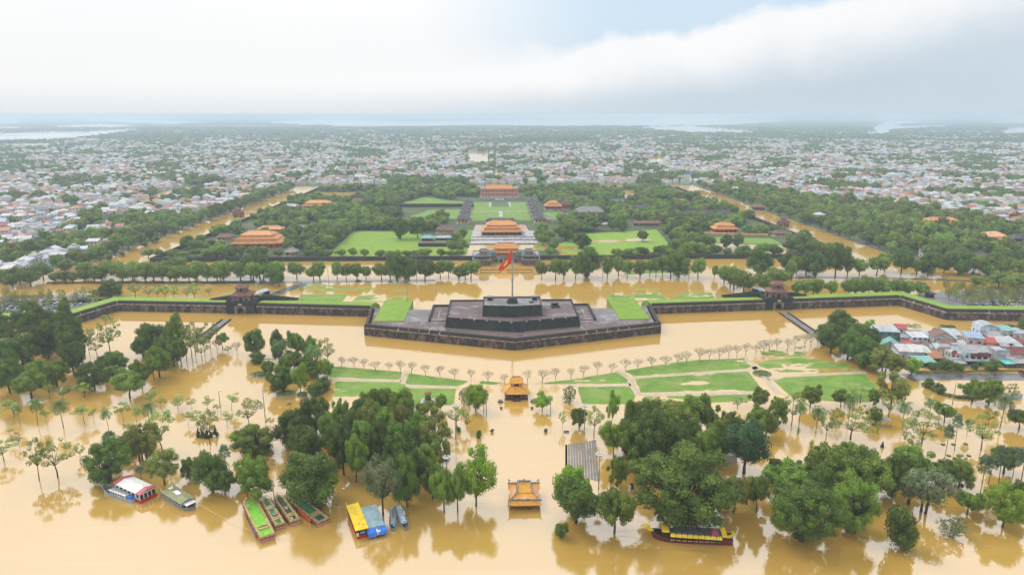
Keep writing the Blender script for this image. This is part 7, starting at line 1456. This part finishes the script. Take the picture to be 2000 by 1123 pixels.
pl_ = empty('planter', P3(836, 783, .1)); tag(pl_, 'square planter with orange flowers on a pale slab', 'planter'); MB().box(-3.2, 3.2, -2.6, 2.6, -.3, .25).build('slab', STONE_L, pl_); MB().box(-1.4, 1.4, -1.1, 1.1, .25, 1.0).build('pot', PARAP, pl_)
link('leaves', leaf_mesh('leaves', [((0, 0, 1.9), (1.3, 1.1, 1.1))], 300, .3, F_MID, 701), pl_); link('blossom', leaf_mesh('blossom', [((0, .3, 3.4), (1.7, 1.2, .7))], 220, .3, foliage('blossom_orange', (.35, .16, .08), (.55, .30, .16)), 702), pl_)
def lamp(label, px, py, top, heads=3, group='lamp masts', z=0.0):
    h = height_at(px, py, top, z); root = empty('lamp_mast', P3(px, py, z)); tag(root, label, 'lamp post', group); MB().tube([(0, 0, -.8), (0, 0, h * .5), (0, 0, h)], [.24, .18, .12], 8).build('pole', METAL, root)
    if heads >= 3:
        MB().tube([(0, 0, h - .1), (0, 0, h + .15)], [1.0, 1.0], 10).build('ring', METAL, root)
        for k in range(6): a = k * 1.047; MB().box(math.cos(a) * 1.15 - .3, math.cos(a) * 1.15 + .3, math.sin(a) * 1.15 - .22, math.sin(a) * 1.15 + .22, h + .02, h + .5).build('floodlight', WHITE, root)
    else:
        MB().tube([(0, 0, h), (.9, 0, h + .35), (1.8, 0, h + .3)], [.07, .06, .05], 5).build('arm', METAL, root); MB().box(1.4, 2.2, -.16, .16, h + .2, h + .36).build('lamp_head', WHITE, root)
lamp('tall floodlight mast beside the planter grove', 890, 857, 793, group='floodlight masts'); lamp('tall floodlight mast by the seating steps', 1141, 852, 793); lamp('tall floodlight mast between steps and great grove', 1169, 955, 888); lamp('tall floodlight mast behind the lime tree by the river', 873, 938, 894)
for px, py, tp in ((591, 602, 552), (642, 556, 520), (796, 604, 552), (814, 550, 494)): lamp('slim grey lamp mast near the avenue on the pines side', px, py, tp, 3 if px == 642 else 2, 'avenue lamp masts')
for px, py, tp in ((1177, 546, 497), (1197, 602, 553), (1345, 545, 515), (1399, 588, 552), (1363, 480, 452)): lamp('slim grey lamp mast near the avenue on the houses side', px, py, tp, 3 if px == 1345 else 2, 'avenue lamp masts')
for px, py, tp in ((518, 815, 760), (538, 1000, 940), (662, 985, 955), (430, 792, 765), (950, 812, 775), (1075, 812, 775), (1860, 790, 748), (1832, 830, 795), (945, 805, 785)): lamp('thin dark post standing in the flooded park', px, py, tp, 2, 'thin park posts')
# seating steps
st = empty('seating_steps', P3(1139, 898)); tag(st, 'grey rows of drowned stepped seating beside the floodlight masts', 'steps'); 
p0, p1 = Vector(G(1120, 866)), Vector(G(1120, 930)); 
for k in range(12):
    xa, ya = G(1106 + k * 5.1, 868 - k * .8); xb, yb = G(1106 + k * 5.6, 926 + k * 1.2); c0 = Vector(st.location[:2])
    MB().bar((xa - c0.x, ya - c0.y, -.5), (xb - c0.x, yb - c0.y, -.5), .78, .50 + .008 * k).build('step', PLATG, st)
def sgn(name, label, px, py, w_, h, m, post=.4, cat='sign', z=0.0):
    root = empty(name, P3(px, py, z)); tag(root, label, cat); MB().box(-w_ / 2, w_ / 2, -.08, .08, post, post + h).build('panel', m, root)
    for s in (-1, 1): MB().box(s * w_ * .42 - .05, s * w_ * .42 + .05, -.05, .05, -.8, post + .05).build('post', METAL, root)
sgn('low_sign', 'small blue sign barely above the flood near the steps', 1106, 844, 2.2, .7, B_BLUE, .05); sgn('notice_board', 'white notice board on a post by the banyan', 1229, 966, .9, 2.2, WHITE, 1.2); sgn('glass_screen', 'long glass screen standing in the flood below the road', 1978, 779, 8.5, 2.4, paint('glass', (.35, .46, .52), .2), .1)
sgn('notice_board', 'blue and white banner beside the arched gate', 483, 612.5, .9, 2.2, B_BLUE, .1)
hb_ = empty('speaker_box', P3(1234, 955)); tag(hb_, 'black box on a stand beside the banyan', 'box'); MB().box(-.6, .6, -.4, .4, .3, 2.2, .05, .05).build('cabinet', B_BLACK, hb_); MB().box(-.15, .15, -.15, .15, -.8, .3).build('stand', METAL, hb_)
sh = empty('park_shelter', P3(1724, 831)); tag(sh, 'pale flat roofed shelter on four posts in the flood', 'shelter'); MB().box(-2.9, 2.9, -1.6, 1.6, 2.6, 2.8, .1, .1).build('roof', B_GREY, sh)
for x in (-2.6, 2.6):
    for y in (-1.3, 1.3): MB().box(x - .07, x + .07, y - .07, y + .07, -.8, 2.6).build('post', METAL, sh)
def statue(label, px, py, s=1.0):
    root = empty('statue', P3(px, py), 0, (s, s, s)); tag(root, label, 'statue', 'small stone statues'); MB().box(-.55, .55, -.55, .55, -.8, .7, .08, .08).build('pedestal', PARAP, root)
    MB().tube([(0, 0, .7), (0, 0, 1.2), (.05, 0, 1.7), (0, 0, 2.0)], [.4, .5, .32, .14], 8).build('bust', PARAP, root); MB().tube([(0, 0, 1.95), (0, -.05, 2.2), (0, 0, 2.5)], [.16, .26, .12], 8).build('head', PARAP, root)
statue('small dark statue alone in the flooded park', 1723, 873); statue('dark carved stone beside the crowded river corner', 1537, 900, .8); statue('dark carved stone in front of the fan palms', 1896, 944, .9)
for px, py in ((1842, 868), (1862, 868), (1886, 867), (1853, 890), (1872, 890), (1892, 890)):
    X, Y = G(px, py); t_ = empty('stone_planter', (X, Y, 0)); tag(t_, 'round stone planter rim just above the flood by the fan palms', 'planter', 'drowned round planters')
    MB().tube([(0, 0, -.6), (0, 0, .22)], [.75, .8], 12).build('rim', PARAP, t_); MB().tube([(0, 0, .1), (0, 0, .3)], [.55, .4], 10).build('soil', GRASS, t_)
cz = empty('utility_box', P3(419, 858)); tag(cz, 'white rounded box beside dark clipped bushes in the flood', 'box'); MB().box(-.45, .45, -.4, .4, -.5, 1.7, .06, .06).build('body', WHITE, cz); MB().box(-.3, .3, -.43, -.37, .9, 1.4).build('label_plate', B_STEEL, cz)
T('cone', 'dark clipped conical bush around the leaning tree in the flood', 'clipped bushes in the flood', [(388, 853, 835, 12), (396, 854, 838, 12), (404, 855, 840, 12), (412, 854, 838, 12), (421, 851, 831, 14)])
cub = empty('utility_kiosk', P3(1420, 898)); tag(cub, 'small white walled kiosk behind the almost black tree', 'kiosk'); MB().box(-3, 3, -2, 2, -.5, 2.6).build('wall', WHITE, cub); MB().box(-2.4, -1.4, -2.06, -1.98, .4, 1.8).build('window', VOID, cub); MB().box(-3.3, 3.3, -2.3, 2.3, 2.6, 2.8).build('roof', STONE, cub)
# ================================================================== CARS
CARC = {'white': (.70, .70, .70), 'silver': (.42, .44, .46), 'black': (.025, .025, .03), 'grey': (.16, .17, .18), 'red': (.36, .03, .03), 'blue': (.05, .10, .25)}
GLASS = mat('car_glass', (.02, .025, .03), .12, .1, 1.0, spec=.7); TYRE = mat('tyre', (.015, .015, .016), .9, .1, 1.0)
CM = {k: mat('car_' + k, v, .3, .04, 1.0, spec=.6) for k, v in CARC.items()}
def car_meshes(suv):
    L_, W_, h1, h2 = (4.6, 1.85, .95, 1.72) if suv else (4.5, 1.78, .85, 1.46)
    b = MB(); pr = [(-L_ / 2, .3), (-L_ / 2 + .05, h1 * .82), (-L_ / 2 + .5, h1), (L_ / 2 - 1.1, h1), (L_ / 2 - .15, h1 * .78), (L_ / 2, .32)]
    n = len(pr); b.add([(x, -W_ / 2, z) for x, z in pr] + [(x, W_ / 2, z) for x, z in pr], [tuple(range(n)), tuple(range(2 * n - 1, n - 1, -1))] + [(i, n + i, n + (i + 1) % n, (i + 1) % n) for i in range(n)])
    b0 = -L_ / 2 + (.15 if suv else .55); c = MB(); c.add([(b0, -W_ / 2 + .06, h1), (L_ / 2 - 1.15, -W_ / 2 + .06, h1), (L_ / 2 - 1.9, -W_ / 2 + .22, h2 - .04), (b0 + .5, -W_ / 2 + .22, h2 - .04), (b0, W_ / 2 - .06, h1), (L_ / 2 - 1.15, W_ / 2 - .06, h1), (L_ / 2 - 1.9, W_ / 2 - .22, h2 - .04), (b0 + .5, W_ / 2 - .22, h2 - .04)], [(0, 1, 2, 3), (7, 6, 5, 4), (1, 5, 6, 2), (4, 0, 3, 7), (3, 2, 6, 7)])
    r = MB(); r.box(b0 + .45, L_ / 2 - 1.85, -W_ / 2 + .2, W_ / 2 - .2, h2 - .05, h2, .06, .06)
    wl = MB(); wl.tube([(0, -.11, 0), (0, .11, 0)], .33, 10)
    return b.mesh('body', CM['white']), c.mesh('window_band', GLASS), r.mesh('roof', CM['white']), wl.mesh('wheel', TYRE), L_, W_
CARM = [car_meshes(False), car_meshes(True)]; CB = {}
def car(px, py, rz, col, suv, place, r, z=.2):
    bm_, gm_, rm_, wm_, L_, W_ = CARM[suv]; key = (suv, col)
    if key not in CB:
        b2, r2 = bm_.copy(), rm_.copy(); b2.materials[0] = CM[col]; r2.materials[0] = CM[col]; CB[key] = (b2, r2)
    o_ = empty('parked_car', P3(px, py, z), rz); tag(o_, '%s parked %s in the %s' % (col, 'tall car' if suv else 'saloon car', place), 'car', 'cars parked behind the rampart')
    link('body', CB[key][0], o_); link('window_band', gm_, o_); link('roof', CB[key][1], o_)
    for x in (-L_ * .31, L_ * .31):
        for y in (-W_ / 2 + .08, W_ / 2 - .08): w_ = link('wheel', wm_, o_); w_.location = (x, y, .33)
rc_ = random.Random(21); cols = ['white'] * 9 + ['silver'] * 5 + ['black'] * 4 + ['grey'] * 4 + ['red', 'blue']
for row, (ya, n, x0, x1) in enumerate(((590, 20, 4, 200), (596, 17, -6, 165), (602.5, 14, -4, 120), (609, 9, -4, 75))):
    for k in range(n):
        if rc_.random() < .14: continue
        car(x0 + (x1 - x0) * (k + .5) / n + rc_.uniform(-1.5, 1.5), ya - (2.0 if row == 0 and k > 15 else 0) + rc_.uniform(-.7, .7), R(60) + rc_.uniform(-.15, .15) + (math.pi if rc_.random() < .4 else 0), rc_.choice(cols), rc_.random() < .4, 'car park by the dark pines', rc_)
for row, (ya, n, x0, x1) in enumerate(((597.5, 17, 1892, 2010), (591.5, 13, 1925, 2010), (586, 8, 1955, 2010))):
    for k in range(n):
        if rc_.random() < .12: continue
        car(x0 + (x1 - x0) * (k + .5) / n + rc_.uniform(-1, 1), ya + rc_.uniform(-.6, .6), R(-58) + rc_.uniform(-.15, .15) + (math.pi if rc_.random() < .4 else 0), rc_.choice(cols), rc_.random() < .4, 'car park above the riverside houses', rc_)
car(1998, 729, R(90), 'red', True, 'road by the riverside shops', rc_, .08); car(700, 549.5, 0, 'black', False, 'wet avenue under the trees', rc_, .08)
def moto(label, px, py, m):
    o_ = empty('motorbike', P3(px, py, .08), R(random.uniform(0, 180))); tag(o_, label, 'motorbike', 'motorbikes on the wet road')
    MB().box(-.55, .6, -.14, .14, .4, .75, .12, .04).build('body', m, o_); MB().box(-.6, .05, -.15, .15, .75, .88).build('seat', B_BLACK, o_); MB().tube([(.5, -.3, 1.05), (.5, .3, 1.05)], .03, 5).build('handlebar', METAL, o_); MB().tube([(.72, 0, .3), (.48, 0, 1.05)], .04, 5).build('fork', METAL, o_)
    for x in (-.62, .72):
        w_ = MB().tube([(x, -.05, .3), (x, .05, .3)], .3, 12).build('wheel', TYRE, o_)
moto('red motorbike on the wet road before the shops', 1943, 733, B_RED); moto('dark motorbike beside the light green tree', 1776, 734, B_BLACK); moto('white motorbike on the pavement edge', 1915, 729, B_WHITE)
# ================================================================== labels: set the singular ones apart
LM = [(n, G(px, py)) for n, px, py in (('the yellow roofed boat', 700, 1010), ('the lime decked barge', 500, 1010), ('the red ended houseboat', 263, 955), ('the olive roofed boat', 350, 970), ('the drowned landing pavilion', 1025, 975), ('the two storeyed pavilion', 1009, 775), ('the seating steps', 1139, 898), ('the dragon boat', 1345, 1050), ('the flower planter', 836, 783), ('the oval flower bed', 1488, 730), ('the park shelter', 1724, 826), ('the lone statue', 1723, 873), ('the glass screen', 1978, 775), ('the great palace gate', 985, 515), ('the flag tower', 1000, 640), ('the big temple hall', 508, 480), ('the car park', 100, 595), ('the curved hedge', 1860, 772), ('the green house', 1735, 660), ('the arched gate', 475, 605), ('the second arched gate', 1518, 600), ('the grass islet', 557, 769), ('the white utility box', 419, 858), ('the slim grey boats', 780, 1010), ('the speaker box', 1234, 955), ('the pink palace', 975, 388), ('the throne hall', 985, 460))]
by = {}
for o in COL.objects:
    if o.parent is None and o.get('label') and o.get('group') and o.get('kind') is None: by.setdefault(o['label'], []).append(o)
for lab, os_ in by.items():
    if len(os_) < 2 or not os_[0].name.split('.')[0].endswith(('tree', 'palm', 'shrub')): continue
    nw = len(lab.split()); left = list(os_)
    def give(o, s):
        if len((lab + ' ' + s).split()) <= 16: o['label'] = lab + ', ' + s; left.remove(o)
    hs = sorted(left, key=lambda o: -o.scale.z)
    if len(hs) > 2 and hs[0].scale.z > hs[1].scale.z * 1.06: give(hs[0], 'the tallest')
    hs = sorted(left, key=lambda o: o.scale.z)
    if len(hs) > 2 and hs[0].scale.z < hs[1].scale.z * .93: give(hs[0], 'the smallest')
    for n, q in LM:
        if len(left) < 1: break
        dd = sorted(os_, key=lambda o: (o.location.x - q[0]) ** 2 + (o.location.y - q[1]) ** 2)
        if dd[0] in left and math.hypot(dd[0].location.x - q[0], dd[0].location.y - q[1]) < 55: give(dd[0], 'nearest ' + n)
# ================================================================== HAZE
hz = bpy.data.materials.new('haze'); hz.use_nodes = True; t = NT(hz.node_tree)
for nd in list(t.n): t.n.remove(nd)
pv_ = t.add('ShaderNodeVolumePrincipled', {'Color': (0.655, 0.80, 0.95, 1.0), 'Density': 0.00017, 'Anisotropy': 0.25})
t.l.new(pv_.outputs[0], t.add('ShaderNodeOutputMaterial').inputs['Volume'])
hb = MB().box(-62000, 62000, -4000, 92000, -3.0, 131.0).build('haze', hz); tag(hb, 'pale blue air haze thickening toward the horizon', 'haze', None, 'stuff')
